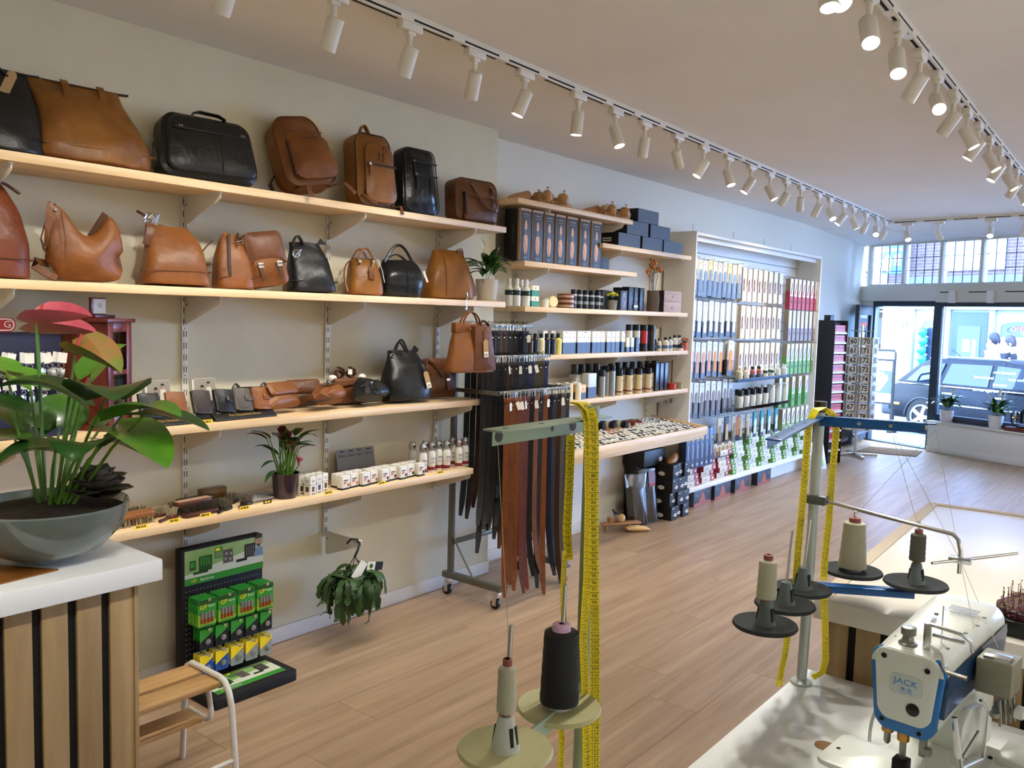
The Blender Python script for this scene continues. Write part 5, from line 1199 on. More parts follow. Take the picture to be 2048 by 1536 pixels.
# ------------------------------------------------------------------ industrial sewing machine
sm = thing('sewing_machine', 'white and blue industrial sewing machine in the right foreground', 'sewing machine', (1.405, .318, TZ + .0295), (0, 0, math.radians(-5))); sm.scale = (.86, .88, .88)
M_jb = mat('machine_blue', '1f6fb5', .25); M_jd = mat('machine_blue_dark', '1d3f66', .2); M_stl = mat('machine_steel', '8f9088', .3, metal=.8)
def facep(w, h, z0, k=1, bot=.62, r=.018):
    """(y,z) outline of the head: flat top, narrower rounded chin"""
    pts = []
    for y, z in rrect(w, h, r, 5):
        f_ = 1 if z > 0 else 1 - (1 - bot) * (min(1, -z / (h / 2)) ** 1.6)
        pts.append((y * f_ * k, z0 + z * k))
    return pts
zc = .245
ring = lambda x, s_, dz=0, dy=0: [V((x, y + dy, z + dz)) for y, z in facep(.128 * s_, .148, zc, 1, .78, .03)]
obj('arm', MB(M_mach).loft([ring(.004, .94), ring(.01, .99), ring(.06, 1.0, .004), ring(.16, 1.04, .012), ring(.27, 1.1, .02), ring(.335, 1.12, .022), ring(.36, 1.02, .018), ring(.37, .8, .01)]).mesh('arm'), sm)
obj('head_rim', MB(M_jb).prism(facep(.127, .15, zc, 1, .72, .022), -.006, .012, 'x').mesh('head_rim', .003), sm)
obj('face_plate', MB(M_mach).prism([(y * .86, zc + .012 + (z - zc) * .86) for y, z in facep(.128, .15, zc, 1, .72, .022)], -.012, -.005, 'x').mesh('face_plate', .003), sm)
obj('top_cover', MB(M_mach).loft([[V((x, y, zc + .045 + (z - zc - .045) * 1.02 + dz)) for y, z in facep(.126 * s_, .15, zc, 1, .72, .03) if z > zc + .03] for x, s_, dz in ((-.009, .97, .002), (.05, 1.02, .006), (.14, 1.05, .012))], cap=True).mesh('top_cover'), sm)
obj('blue_side', MB(M_jd).loft([[V((x, -.0665 * s_ - .001, zc + .045 + dz)), V((x, -.0665 * s_ - .003, zc + .03 + dz)), V((x, -.062 * s_ - .003, zc - .03 + dz)), V((x, -.058 * s_, zc - .03 + dz))] for x, s_, dz in ((.004, .97, 0), (.1, 1.0, .008), (.27, 1.1, .018), (.345, 1.08, .02))]).mesh('blue_side'), sm)
bd = obj('badge', MB(mat('badge_plate', 'c2cbc9', .3)).prism(rrect(.056, .036, .009, 4, -.002, zc + .018), -.0145, -.0115, 'x').mesh('badge', .001), sm)
M_jt = mat('badge_blue', '2a86c8', .4)
obj('lettering', text('JACK', .0155, M_jt, 1.15), bd, (-.0152, -.002, zc + .024), (0, 0, -PI / 2)); obj('lettering', text('杰克', .011, M_jt), bd, (-.0152, -.004, zc + .009), (0, 0, -PI / 2))
for y, z in ((.038, zc + .062), (-.036, zc + .055)):
    obj('screw_recess', MB(M_steel).prism(circ(.0075, 14, y, z), -.0135, -.0118, 'x').use(M_dark).prism(circ(.005, 12, y, z), -.0142, -.0134, 'x').mesh('screw'), sm)
obj('rubber_cap', MB(M_black).prism(circ(.0115, 16, -.016, zc - .022), -.0145, -.0118, 'x').mesh('cap', .001), sm)
for y, z in ((.042, zc - .066), (-.03, zc - .072)): obj('rim_screw', MB(M_dark).prism(circ(.004, 10, y * .9, z + .008), -.0075, -.0055, 'x').mesh('screw'), sm)
obj('tension_knob', MB(M_stl).lathe([(.0165, .318), (.0165, .327), (.011, .331), (.009, .34), (.013, .343), (.013, .356), (.0095, .357), (0, .357)], 18, o=(.028, .012, -.0), cap=False).mesh('knob'), sm)
obj('thread_guide', MB(M_chrome).b(.024, -.026, .318, .032, -.014, .372).b(.03, -.022, .364, .07, -.014, .372).tube([(.03, -.02, .37), (.03, -.075, .366), (.036, -.088, .355), (.044, -.09, .335)], .0035, 8).b(.02, -.082, .352, .028, -.03, .358).mesh('thread_guide', .001), sm)
obj('thread_finger', MB(M_chrome).tube([(.018, -.03, .335), (.006, -.05, .33), (-.006, -.06, .312), (-.012, -.068, .308), (-.016, -.1, .308)], [.0035, .0035, .003, .004, .004], 8).mesh('finger'), sm)
obj('needle_pin', MB(M_chrome).tube([(.075, -.03, .32), (.075, -.03, .395)], .0013, 6).mesh('pin'), sm)
for x, y in ((.05, .04), (.06, -.045), (.15, -.05), (.21, .02), (.25, -.055), (.20, -.056)): obj('oil_cap', MB(M_greyp).prism([(x + .008 * math.cos(a) * .5, y + .004 * math.sin(a)) for a in [i * PI / 5 for i in range(10)]], zc + .0755 + x * .07, zc + .078 + x * .07 - abs(y) * .02, 'z').mesh('oil_cap'), sm)
M_bprint = mat('blue_print', '3a4fa0', .5)
obj('lettering', text('Merandex', .014, M_bprint), sm, (.225, -.018, zc + .0985), (math.radians(-92), 0, math.radians(-90)))
lp = MB(mat('pale_blue_print', '8e9cbc', .6))
for k in range(4): lp.b(.238 + k * .007, -.045, zc + .0985 + k * .0005, .241 + k * .007, .008, zc + .0992 + k * .0005)
obj('print_lines', lp.mesh('print'), sm, kind='stuff')
for y, h0, r_ in ((.032, .148, .0105), (.004, .14, .0105)): obj('needle_bar', MB(M_brass).lathe([(r_ * .8, h0 + .04), (r_, h0 + .038), (r_, h0 + .012), (r_ * .75, h0 + .01)], 14, o=(.012, y, 0)).use(M_stl).lathe([(.006, h0 + .012), (.006, h0 - .03 if y < .01 else h0 - .008), (.003, h0 - .034 if y < .01 else h0 - .012)], 10, o=(.012, y, 0)).mesh('needle_bar'), sm)
obj('needle_clamp', MB(M_stl).b(.006, -.036, .135, .02, -.024, .17).b(.0, -.046, .142, .012, -.034, .156).mesh('clamp', .002), sm)
obj('presser_foot', MB(M_blackm).b(.0, -.008, .092, .026, .018, .118).b(-.006, -.02, .078, .03, .022, .094).use(M_chrome).b(-.012, -.014, .074, .032, .012, .080).mesh('foot', .002), sm)
obj('bed', MB(M_mach).b(-.09, -.10, -.0334, .30, .075, .070).mesh('bed', .008), sm)
obj('bed_plate', MB(M_mach).prism(rrect(.145, .13, .02, 4, .045, .085), .066, .078, 'z').mesh('bed_plate', .005), sm)
obj('needle_plate', MB(M_stl).b(-.07, -.055, .0705, .05, .045, .073).mesh('needle_plate', .001), sm)
for x, y in ((-.06, -.045), (-.06, .03), (.035, -.045), (.1, -.06), (.14, -.075), (.2, -.05), (.24, -.085), (.04, .13)): obj('bed_screw', MB(M_dark).prism(circ(.0042, 10, x, y), .0703 if y < .08 else .0782, .0735 if y < .08 else .0788, 'z').mesh('screw'), sm)
obj('column', MB(M_mach).b(.22, -.062, .06, .345, .062, .20).mesh('column', .012, 3), sm)
obj('rear_housing', MB(M_mach).b(.10, -.17, -.0334, .32, -.095, .082).b(.20, -.165, .078, .30, -.10, .096).mesh('rear_housing', .006), sm)
# thread take-up gear on the right flank
obj('take_up_plate', MB(M_mach).prism([(.04, .125), (.15, .12), (.17, .20), (.09, .215), (.05, .19)], -.082, -.068, 'y').mesh('take_up_plate', .003), sm)
obj('take_up_frame', MB(M_chrome).tube([(.02, -.078, .215), (.03, -.09, .13), (.13, -.098, .115), (.145, -.098, .2), (.12, -.09, .225)], .003, 8).tube([(.02, -.075, .22), (.02, -.085, .15)], .005, 8).mesh('frame'), sm)
obj('take_up_lever', MB(M_stl).tube([(.03, -.09, .15), (.10, -.095, .175)], .003, 6).lathe([(.014, .0), (.016, .004), (.012, .008), (.004, .009)], 14, o=(.02, -.105, .098)).mesh('lever'), sm)
obj('tension_box', MB(mat('dusty_beige', '8e8a76', .5)).b(.13, -.135, .235, .20, -.075, .30).mesh('tension_box', .004), sm)
obj('tension_cap', MB(M_chrome).b(.135, -.128, .299, .165, -.085, .306).mesh('cap', .001), sm)
tn = MB(M_stl)
for k in range(4): tn.tube([(.12 + k * .014, -.12 - k * .004, .235), (.118 + k * .014, -.125 - k * .004, .19)], .003, 6).lathe([(.008, .205 + k * .004), (.009, .209 + k * .004), (.008, .213 + k * .004)], 10, o=(.115 + k * .015, -.115, 0))
obj('tension_posts', tn.mesh('posts'), sm, kind='stuff')
pl3 = obj('guide_block', MB(M_ltext).b(.135, -.155, .205, .165, -.14, .22).use(M_dark).b(.139, -.156, .21, .144, -.1548, .215).b(.148, -.156, .21, .153, -.1548, .215).b(.157, -.156, .21, .162, -.1548, .215).mesh('guide_block', .0008), sm)
M_smoke = mat('smoky_plastic', '3b3e3c', .25, alpha=.75)
obj('fan_bracket', MB(M_stl).b(.235, -.175, .08, .245, -.155, .31).b(.245, -.185, .15, .252, -.17, .33).mesh('bracket', .002), sm)
for k in range(5): obj('thread_fan', MB(M_smoke).prism([(-.185, .29 - k * .038), (-.245, .268 - k * .038), (-.252, .255 - k * .038), (-.245, .248 - k * .038), (-.185, .26 - k * .038)], .248, .251, 'x').mesh('fan', .001), sm)
cb = one('power_cable', 'grey cable looping behind the sewing machine bed', 'cable', MB(mat('cable_grey', '8b8f8c', .5)).tube(bez([(1.66, .43, TZ + .004), (1.72, .46, TZ + .01), (1.76, .46, TZ + .09), (1.80, .40, TZ + .12)], 10), .003, 6).mesh('cable'))
# threads
for i, (a, c, e, lab) in enumerate(((V((dr[0].x, dr[0].y, ZB + .13)), rel(*aR) + V((pz[0], pz[1], TZ)), V((1.52, .25, TZ + .335)), 'fine thread from the large ecru cone up to the right blue arm'),
                                    (V((dr[1].x, dr[1].y, ZB + .12)), V(pt).lerp(V(aR), .62), V((1.56, .22, TZ + .3)), 'fine thread from the olive spool to the blue arm'))):
    one('sewing_thread', lab, 'thread', MB(M_thw).tube([a, c + V((0, 0, -.012)), q + V((pz[0], pz[1], TZ)), e], .0005, 4).mesh('thread'))
one('sewing_thread', 'fine white thread from the slim spool up to the pale green arm', 'thread', MB(M_thw).tube([V((D1.x + .004, D1.y, 1.15)), V(gl) + V((.012, 0, -.016))], .0006, 4).mesh('thread'))

# ------------------------------------------------------------------ microgreens tray on the counter
mg = at_z(2020, 1275, CZ); t = thing('microgreens_tray', 'black tray of red microgreens on the counter at the right edge', 'planter', (mg.x + .08, mg.y - .03, CZ), (0, 0, -.1))
obj('tray', MB(M_black).b(-.08, -.06, 0, .08, .06, .035).mesh('tray', .004), t)
rr = random.Random(4); mb = MB(mat('red_microgreen', '3f1620', .6)); m2 = mat('seed_hull', '8c7a4c', .6); m3 = mat('micro_stem', '6a2a33', .6)
for i in range(520):
    x = rr.uniform(-.075, .075); y = rr.uniform(-.055, .055); z = .035 + rr.uniform(0, .035) * (1 - abs(x) * 5)
    mb.use(m3 if i % 3 else m2).lathe([(0, z), (.0035, z + .003), (0, z + .006)], 5, o=(x, y, 0), cap=False)
    if i % 9 == 0: mb.use(m3).tube([(x, y, z), (x + rr.uniform(-.01, .01), y, z + .03)], .0007, 4).use(m2).lathe([(0, z + .029), (.002, z + .031), (0, z + .034)], 5, o=(x, y, 0), cap=False)
mb.use(mb.mats[0]).lathe([(.07, .03), (.072, .05), (.05, .064), (0, .068)], 16, cap=False)
obj('sprouts', mb.mesh('sprouts'), t, kind='stuff')
# ------------------------------------------------------------------ anthurium bowl on the counter
bc = V((.92, 2.24, CZ))
t = thing('anthurium_bowl', 'pink anthurium with broad leaves in a glossy grey bowl on the counter', 'potted plant', bc)
M_bowl = mat('grey_glaze', '6d7672', .12, coat=.6, col2='5f6864', scale=4)
obj('bowl', MB(M_bowl).lathe([(0, 0), (.06, 0), (.07, .004), (.13, .033), (.175, .083), (.188, .125), (.19, .142), (.187, .146), (.182, .14), (.165, .09), (.1, .05), (0, .04)], 56, cap=False).mesh('bowl'), t)
obj('soil', MB(M_soil).lathe([(.179, .125), (.12, .138), (.06, .145), (0, .148)], 30, cap=False).mesh('soil'), t)
def ipt(px, py, d): return at_d(px, py, d) - bc
cr_ = RIGHT.copy(); az_r = math.degrees(math.atan2(RIGHT.y, RIGHT.x))
# leaves: pixel of the stalk end, depth, heading relative to image right (deg), elevation, length, width, droop, material
LV = [(60, 770, 2.22, 170, 35, .14, .105, .7, G_lite), (185, 745, 2.30, 60, 60, .12, .10, .8, G_lite), (150, 800, 2.10, 200, 40, .17, .15, 1.0, G_dark),
      (215, 790, 2.08, -60, 35, .17, .15, 1.1, G_dark), (245, 830, 2.12, -20, 30, .17, .10, .9, G_lite), (290, 830, 2.12, -8, 5, .16, .085, .5, G_dark), (235, 855, 2.14, -30, -5, .19, .13, .6, G_lite),
      (170, 890, 2.06, -75, 30, .13, .12, 1.2, G_dark), (110, 905, 2.04, 215, 25, .13, .13, 1.3, G_dark), (20, 820, 2.1, 190, 25, .16, .13, .9, G_dark), (30, 880, 2.08, 200, 10, .14, .12, .9, G_mid),
      (215, 880, 2.2, -10, 0, .13, .10, .6, G_dark), (120, 850, 2.3, 110, 50, .14, .11, .7, G_mid), (60, 850, 2.25, 150, 40, .13, .11, .8, G_mid), (205, 850, 2.28, 40, 45, .13, .1, .8, G_mid), (10, 740, 2.2, 180, 30, .12, .1, .8, G_lite)]
for px, py, d, hd, el, L, w, dr_, m in LV:
    p = ipt(px, py, d); root = V((p.x * .25, p.y * .25, .14))
    lf = obj('leaf', leafm(m, p, az_r + hd, el, L * 1.1, w * 1.35, dr_, 'heart', .12, 12).mesh('leaf'), t)
    obj('stalk', MB(G_stem).tube([root, root.lerp(p, .55) + V((0, 0, .02)), p], [.0045, .0038, .003], 6).mesh('stalk'), lf)
M_spp = mat('spathe_pink', 'd0606e', .35, col2='c24a62', scale=14); M_spo = mat('spathe_orange', 'b8784a', .4, col2='7f8a3a', scale=12); M_spx = mat('spadix', 'c8504e', .5)
for px, py, d, hd, el, L, w, dr_, m in ((72, 648, 2.12, 0, 4, .13, .085, -.15, M_spp), (76, 668, 2.2, 0, 2, .14, .075, .0, M_spp), (150, 708, 2.12, -8, -12, .12, .09, .25, M_spo), (165, 792, 2.3, 5, 22, .06, .03, .1, M_spp)):
    p = ipt(px, py, d); root = V((p.x * .3, p.y * .3, .14))
    fl = obj('flower', leafm(m, p, az_r + hd, el, L * 1.1, w * 1.3, dr_, 'heart', .42, 12, roll=.2).mesh('spathe'), t)
    obj('spadix', MB(M_spx).tube([p, p + V((.006, 0, .02)), p + V((.014, -.006, .05))], [.005, .005, .003], 8).mesh('spadix'), fl)
    obj('stalk', MB(G_stem).tube([root, root.lerp(p, .5) + V((.0, 0, .02)), p], [.004, .0036, .0028], 6).mesh('stalk'), fl)
M_succ = mat('succulent_leaf', '5c5852', .3, col2='7d706c', scale=10); M_succg = mat('succulent_green', '66704a', .35, col2='544c46', scale=10)
rr = random.Random(8); sc = V((.095, -.06, .155))
for ringi, (n, el, L, w) in enumerate(((6, 70, .045, .04), (9, 42, .07, .055), (12, 18, .085, .062), (13, -2, .09, .064))):
    for k in range(n):
        a = 360 * k / n + ringi * 17
        obj('succulent_leaf', leafm(M_succ if (k + ringi) % 3 else M_succg, sc + V((0, 0, .03 - ringi * .008)), a, el + rr.uniform(-6, 6), L, w, -.35, 'round', .2, 7).mesh('succulent_leaf'), t)

# ------------------------------------------------------------------ step stool
t = thing('step_stool', 'small step stool with wooden slats and a white tube frame', 'stool', (1.55, 2.42, 0))
M_stl_w = mat('stool_wood', 'c09a68', .5, col2='a98352', scale=3, stretch=(1, 12, 12), rand=.04)
M_frame = mat('stool_white', 'd6d2c8', .4)
sz = .36; W2 = .24; Ls = .44
for y in (.03, .145): obj('seat_slat', MB(M_stl_w).b(-Ls, y, sz - .022, -.004, y + .095, sz - .002).mesh('seat_slat', .004), t)
obj('tread', MB(M_stl_w).b(-Ls, .13, .185, -.012, .235, .203).mesh('tread', .004), t)
for x in (0, -Ls):
    obj('frame_hoop', MB(M_frame).tube([(x, -.055, 0), (x, -.02, .29), (x, -.005, .33), (x, .02, sz), (x, .05, sz + .006), (x, .22, sz + .006), (x, .25, sz - .012), (x, .262, sz - .05), (x, .285, 0)], .0105, 12).mesh('frame_hoop'), t)
    obj('tread_bracket', MB(M_frame).tube([(x, .13, sz - .01), (x, .10, .23), (x, .105, .205), (x, .13, .194), (x, .24, .196)], .009, 10).mesh('tread_bracket'), t)
obj('stretcher', MB(M_frame).tube([(0, -.04, .11), (-Ls, -.04, .11)], .008, 10).mesh('stretcher'), t)

# ------------------------------------------------------------------ belt rack on castors
M_rack = mat('rack_grey', '6f6f66', .35, metal=.6)
RX0, RX1 = 3.49, 4.12
t = thing('belt_rack', 'grey steel belt rack on castors beside the bag wall', 'belt rack', (0, 0, 0))
for x in (RX0, RX1):
    obj('base_beam', MB(M_rack).b(x - .02, 2.84, .10, x + .02, 3.27, .135).mesh('base_beam', .003), t)
    obj('post', MB(M_rack).b(x - .014, 3.205, .135, x + .014, 3.235, 1.55).mesh('post', .002), t)
    obj('brace', MB(M_rack).tube([(x, 3.2, .33), (x, 3.05, .135)], .005, 8).mesh('brace'), t)
    for y in (2.875, 3.235):
        c = obj('castor', MB(M_chrome).b(x - .016, y - .018, .065, x + .016, y + .018, .10).tube([(x, y, .1), (x, y, .09)], .012, 10).b(x - .019, y - .008, .02, x - .015, y + .02, .075).b(x + .015, y - .008, .02, x + .019, y + .02, .075).mesh('castor', .002), t)
        obj('wheel', MB(M_black).tube([(x - .012, y + .008, .028), (x + .012, y + .008, .028)], .028, 18).use(M_rack).tube([(x - .0135, y + .008, .028), (x + .0135, y + .008, .028)], .015, 14).mesh('wheel', .003), c)
obj('cross_beam', MB(M_rack).b(RX0, 3.19, .30, RX1, 3.215, .325).mesh('cross_beam', .002), t)
TIER = [(3.19, 1.545), (3.05, 1.372), (2.90, 1.19)]
for y, z in TIER: obj('tier_bar', MB(M_rack).b(RX0 - .02, y - .01, z - .02, RX1 + .02, y + .01, z).mesh('tier_bar', .002), t)
for x in (RX0 - .012, RX1 + .012):
    for y, z in TIER[1:]: obj('tier_arm', MB(M_rack).b(x - .01, y - .01, z - .022, x + .01, 3.21, z).mesh('tier_arm', .002), t)
hookm2 = MB(M_blackm).tube([(0, .01, .004), (0, 0, .012), (0, -.03, .006), (0, -.035, .02)], .0018, 5).mesh('belt_hook')
BELT = {'black': leather('belt_black', '16161a', '0e0e11'), 'navy': leather('belt_navy', '161b30', '10142a'), 'dark brown': leather('belt_dbrown', '3a2013', '2b170d'), 'tan': leather('belt_tan', '6c3b18', '562d10'), 'cognac': leather('belt_cognac', '7a421b', '653515'),
        'olive': leather('belt_olive', '453f30', '3a3528'), 'blue': leather('belt_blue', '1a2452', '141c42'), 'croc brown': leather('belt_croc', '4c2a16', '2f190c'), 'reddish brown': leather('belt_red', '5c2414', '481b0e')}
buck = MB(M_chrome).tube([(-.018, 0, 0), (-.019, 0, -.03), (-.016, 0, -.036), (.016, 0, -.036), (.019, 0, -.03), (.018, 0, 0), (.014, 0, .005), (-.014, 0, .005), (-.018, 0, 0)], .0026, 6).tube([(0, -.002, .006), (0, -.004, -.036)], .0018, 5).mesh('buckle')
rb = random.Random(12)
def belt(x, tier, col, lab, L, swing, bottom, ang, tagd):
    y, z = TIER[tier]; y -= .026; z -= .002
    t = thing('leather_belt', lab, 'belt', (x, y, z), (0, 0, 0), 'belts on the rack')
    obj('hook', hookm2, t, (0, .022, .004))
    a = math.radians(ang); wd = (math.cos(a), math.sin(a), 0); W_ = .033 if col != 'olive' else .036
    obj('buckle', buck, t, (0, 0, -.006), (0, 0, a))
    n = 12; pts = []
    for k in range(n + 1):
        s_ = k / n; bend = max(0, s_ - .62) / .38
        pts.append(V((swing[0] * s_ ** 2 + bottom[0] * bend ** 2.2, swing[1] * s_ ** 2 + bottom[1] * bend ** 2.2, -.04 - L * s_ + (abs(bottom[0]) + abs(bottom[1])) * .35 * bend ** 2.5)))
    if z + pts[-1].z < .012:
        for q in pts:
            if z + q.z < .012: q.x += (.012 - (z + q.z)) * .5; q.y -= (.012 - (z + q.z)) * .7; q.z = .012 - z
    tp = [1] * n + [.55]
    s_ = obj('strap', MB(BELT[col]).strap(pts, W_, .0045, wd, tp).mesh('strap'), t)
    obj('keeper', MB(BELT[col]).strap([(0, 0, -.035), (0, 0, -.062)], W_ + .005, .013, wd).mesh('keeper', .002), t)
    obj('snap_stud', MB(M_chrome).tube([V((0, 0, -.075)) + V((math.sin(a), -math.cos(a), 0)) * .001, V((0, 0, -.075)) + V((math.sin(a), -math.cos(a), 0)) * .005], .004, 8).mesh('stud'), t)
    hs = MB(M_dark); nn = V((math.sin(a), -math.cos(a), 0))
    for k in range(5): p = pts[9].lerp(pts[11], k / 4); hs.tube([p + nn * .002, p + nn * .0028], .0022, 6)
    obj('punch_holes', hs.mesh('holes'), s_, kind='stuff')
    if tagd: obj('price_tag', MB(M_paper).b(-.011, -.0006, -.075, .011, .0006, -.03).tube([(0, 0, -.03), (0, 0, .01)], .0006, 4).mesh('price_tag'), t, (.012, -.012, -.03), (0, rb.uniform(-.4, .4), rb.uniform(-.8, .4)))
T1C = ['black', 'black', 'croc brown', 'black', 'navy', 'black', 'dark brown', 'black', 'black', 'navy', 'navy']
for i, c in enumerate(T1C): belt(RX0 + .045 + i * .052, 0, c, '%s leather belt on the top tier, %s' % (c, nth(i, len(T1C))), rb.uniform(.98, 1.12), (-.03, -.02), (-.05, -.02), rb.uniform(-60, -15), i in (1, 3, 10))
T2C = ['black', 'black', 'black', 'black', 'tan', 'dark brown', 'navy', 'black', 'navy', 'blue', 'olive', 'olive', 'blue']
for i, c in enumerate(T2C): belt(RX0 + .02 + i * .047, 1, c, '%s leather belt on the middle tier, %s' % (c, nth(i, len(T2C))), rb.uniform(.92, 1.06) if i < 4 else rb.uniform(1.0, 1.1), (-.02, -.02), (-.06, -.03), rb.uniform(-60, -20), i in (4, 6, 8, 9))
T3C = ['cognac', 'tan', 'cognac', 'reddish brown', 'reddish brown', 'black', 'tan', 'black', 'cognac', 'navy', 'black', 'dark brown', 'olive', 'black']
for i, c in enumerate(T3C): belt(RX0 + .045 + i * .043, 2, c, '%s leather belt on the lowest front tier, %s' % (c, nth(i, len(T3C))), rb.uniform(1.02, 1.2), (rb.uniform(-.03, .01), -.02), (rb.uniform(-.06, .02), -.04), rb.uniform(-55, -15), i in (0, 1, 2, 3, 5, 8, 11))
for i in range(9): belt(RX0 + .02 + i * .026, 1, 'black', 'black leather belt in the dense dark cluster left on the rack, %s' % nth(i, 9), rb.uniform(.78, 1.0), (-.02, -.02 + .02 * (i % 3)), (-.06, -.03), rb.uniform(-65, -30), False)

# ------------------------------------------------------------------ peace lilies
def lily(x, y, z, lab, s_, potm, n, seed, flowers, ry=1.0):
    t = thing('peace_lily', lab, 'potted plant', (x, y, z)); r = random.Random(seed)
    obj('saucer', MB(potm).lathe([(0, 0), (.055 * s_, 0), (.058 * s_, .008 * s_), (.05 * s_, .009 * s_)], 24, cap=False).mesh('saucer'), t)
    pot(t, [(0, .006 * s_), (.046 * s_, .006 * s_), (.052 * s_, .02 * s_), (.06 * s_, .09 * s_), (.061 * s_, .115 * s_), (.058 * s_, .116 * s_), (.055 * s_, .09 * s_), (0, .08 * s_)], potm, .055 * s_, .104 * s_)
    for i in range(n):
        az = r.uniform(0, 360); h = r.uniform(.03, .10) * s_; b0 = V((r.uniform(-.02, .02) * s_, r.uniform(-.02, .02) * s_, .105 * s_)); ca, sa = math.cos(math.radians(az)), math.sin(math.radians(az))
        tip = b0 + V((ca * h * .5, sa * h * .5 * ry, h))
        obj('leaf', leafm((G_dark, G_mid, G_mid, G_lite)[i % 4 if flowers > 2 else i % 3], tip, az, r.uniform(25, 70), r.uniform(.09, .14) * s_, r.uniform(.032, .045) * s_, r.uniform(.7, 1.5), 'lance', .1, 6).mesh('leaf'), t)
    for i in range(flowers):
        az = r.uniform(0, 360); tip = V((math.cos(math.radians(az)) * .05 * s_, math.sin(math.radians(az)) * .05 * s_ * ry, r.uniform(.22, .29) * s_))
        f_ = obj('flower', leafm(G_white, tip, az, 75, .07 * s_, .03 * s_, .3, 'lance', .3, 6).mesh('flower'), t); obj('stalk', MB(G_stem).tube([(0, 0, .1 * s_), tip], .0018 * s_, 5).mesh('stalk'), f_)
    return t
M_potc = mat('cream_pot', 'b9b0a0', .55); M_potw = mat('white_pot', 'dcdde0', .4)
lily(3.64, 3.13, Z2, 'peace lily in a cream pot at the end of the second bag shelf', 1.05, M_potc, 42, 5, 2, .7)

# ------------------------------------------------------------------ shoe care goods
PM = {}
def pm(c, r=.4, **k):
    if c not in PM: PM[c] = mat('pack_' + c, c, r, **k)
    return PM[c]
GM = {}
def goods(name, cat, lab, grp, x, y, z, parts, rz=0.0, rot=None):
    """small packaged thing built from cached part meshes: list of (part name, key, builder)"""
    t = thing(name, lab, cat, (x, y, z), rot or (0, 0, rz), grp)
    for pn, key, fn in parts:
        if key not in GM: GM[key] = fn()
        obj(pn, GM[key], t)
    return t
def cyl(m, r, z0, z1, n=16, b=.08): rb_ = r * b; return lambda: MB(m).lathe([(0, z0), (r - rb_, z0), (r, z0 + rb_), (r, z1 - rb_), (r - rb_, z1), (0, z1)], n, cap=False).mesh('part')
def bandm(m, r, z0, z1, n=16): return lambda: MB(m).lathe([(r, z0), (r, z1)], n, cap=False).mesh('part')
def can_parts(k, r, h, body, cap, caph, bands=(), neck=0):
    ps = [('body', k + 'b', cyl(body, r, 0, h - caph - neck)), ('cap', k + 'c', cyl(cap, r * (.93 if not neck else .55), h - caph, h))]
    if neck: ps.append(('shoulder', k + 'n', lambda: MB(body).lathe([(r * .98, h - caph - neck - .003), (r * .55, h - caph - neck * .3), (r * .5, h - caph)], 16, cap=False).mesh('part')))
    for i, (m, a, b_) in enumerate(bands): ps.append(('label_band', k + 'd%d' % i, bandm(m, r + .0004, a, b_)))
    return ps
def mark(k, m, y, z, w=.006, h=.012): return ('logo_mark', k, lambda: MB(m).prism([(-w / 2, z - h / 2), (w / 2, z - h / 2), (w / 2, z), (0, z + h / 2), (-w / 2, z)], y - .0008, y).mesh('part'))
def boxp(k, w, d, h, m, low=None, lowh=.5, prints=()):
    ps = [('carton', k + 'b', lambda: MB(m).b(-w / 2, 0, 0, w / 2, d, h).mesh('part', .0012))]
    if low: ps.append(('lower_panel', k + 'l', lambda: MB(low).b(-w / 2 - .0006, -.0006, 0, w / 2 + .0006, d + .0006, h * lowh).mesh('part')))
    for i, (pm_, x0, z0, x1, z1) in enumerate(prints): ps.append(('print', k + 'p%d' % i, lambda pm_=pm_, x0=x0, z0=z0, x1=x1, z1=z1: MB(pm_).b(x0, -.0014, z0, x1, -.0004, z1).mesh('part')))
    return ps
ax = lambda px, py, y: at_y(px, py, y).x
# highest shelf: shoe trees
M_ced = mat('cedar', 'b98e62', .5, col2='a57a4e', scale=4, stretch=(1, 8, 8), rand=.06)
def foot_form(k, L=.24):
    return lambda: MB(M_ced).loft([[V((x, hw * math.cos(a), max(0.0, zc_ + hh * math.sin(a)))) for a in [i * PI / 8 for i in range(16)]] for x, hw, hh, zc_ in ((.11, .006, .008, .012), (.10, .022, .014, .014), (.06, .038, .024, .02), (.0, .036, .034, .028), (-.04, .028, .038, .034), (-.055, .016, .03, .034))]).mesh('part')
def heel_form(k): return lambda: MB(M_ced).loft([[V((x, hw * math.cos(a), max(0.0, zc_ + hh * math.sin(a)))) for a in [i * PI / 8 for i in range(16)]] for x, hw, hh, zc_ in ((-.085, .014, .03, .03), (-.10, .024, .036, .034), (-.125, .03, .036, .034), (-.145, .022, .03, .03), (-.152, .008, .02, .028))]).mesh('part')
def shoe_tree(lab, x, y, z, rz, roll=0, grp='wooden shoe trees'):
    return goods('shoe_tree', 'shoe tree', lab, grp, x, y, z, [('forefoot', 'stf', foot_form(0)), ('heel_block', 'sth', heel_form(0)), ('spring_rod', 'str', lambda: MB(M_brass).tube([(-.05, 0, .03), (-.1, 0, .032)], .005, 8).mesh('part')),
                 ('knob', 'stk', lambda: MB(M_brass).tube([(-.125, 0, .065), (-.125, 0, .082)], .003, 6).lathe([(.0, .08), (.009, .083), (.009, .087), (0, .089)], 10, o=(-.125, 0, 0), cap=False).mesh('part'))], rot=(roll, 0, math.radians(rz)))
ZH = 2.297
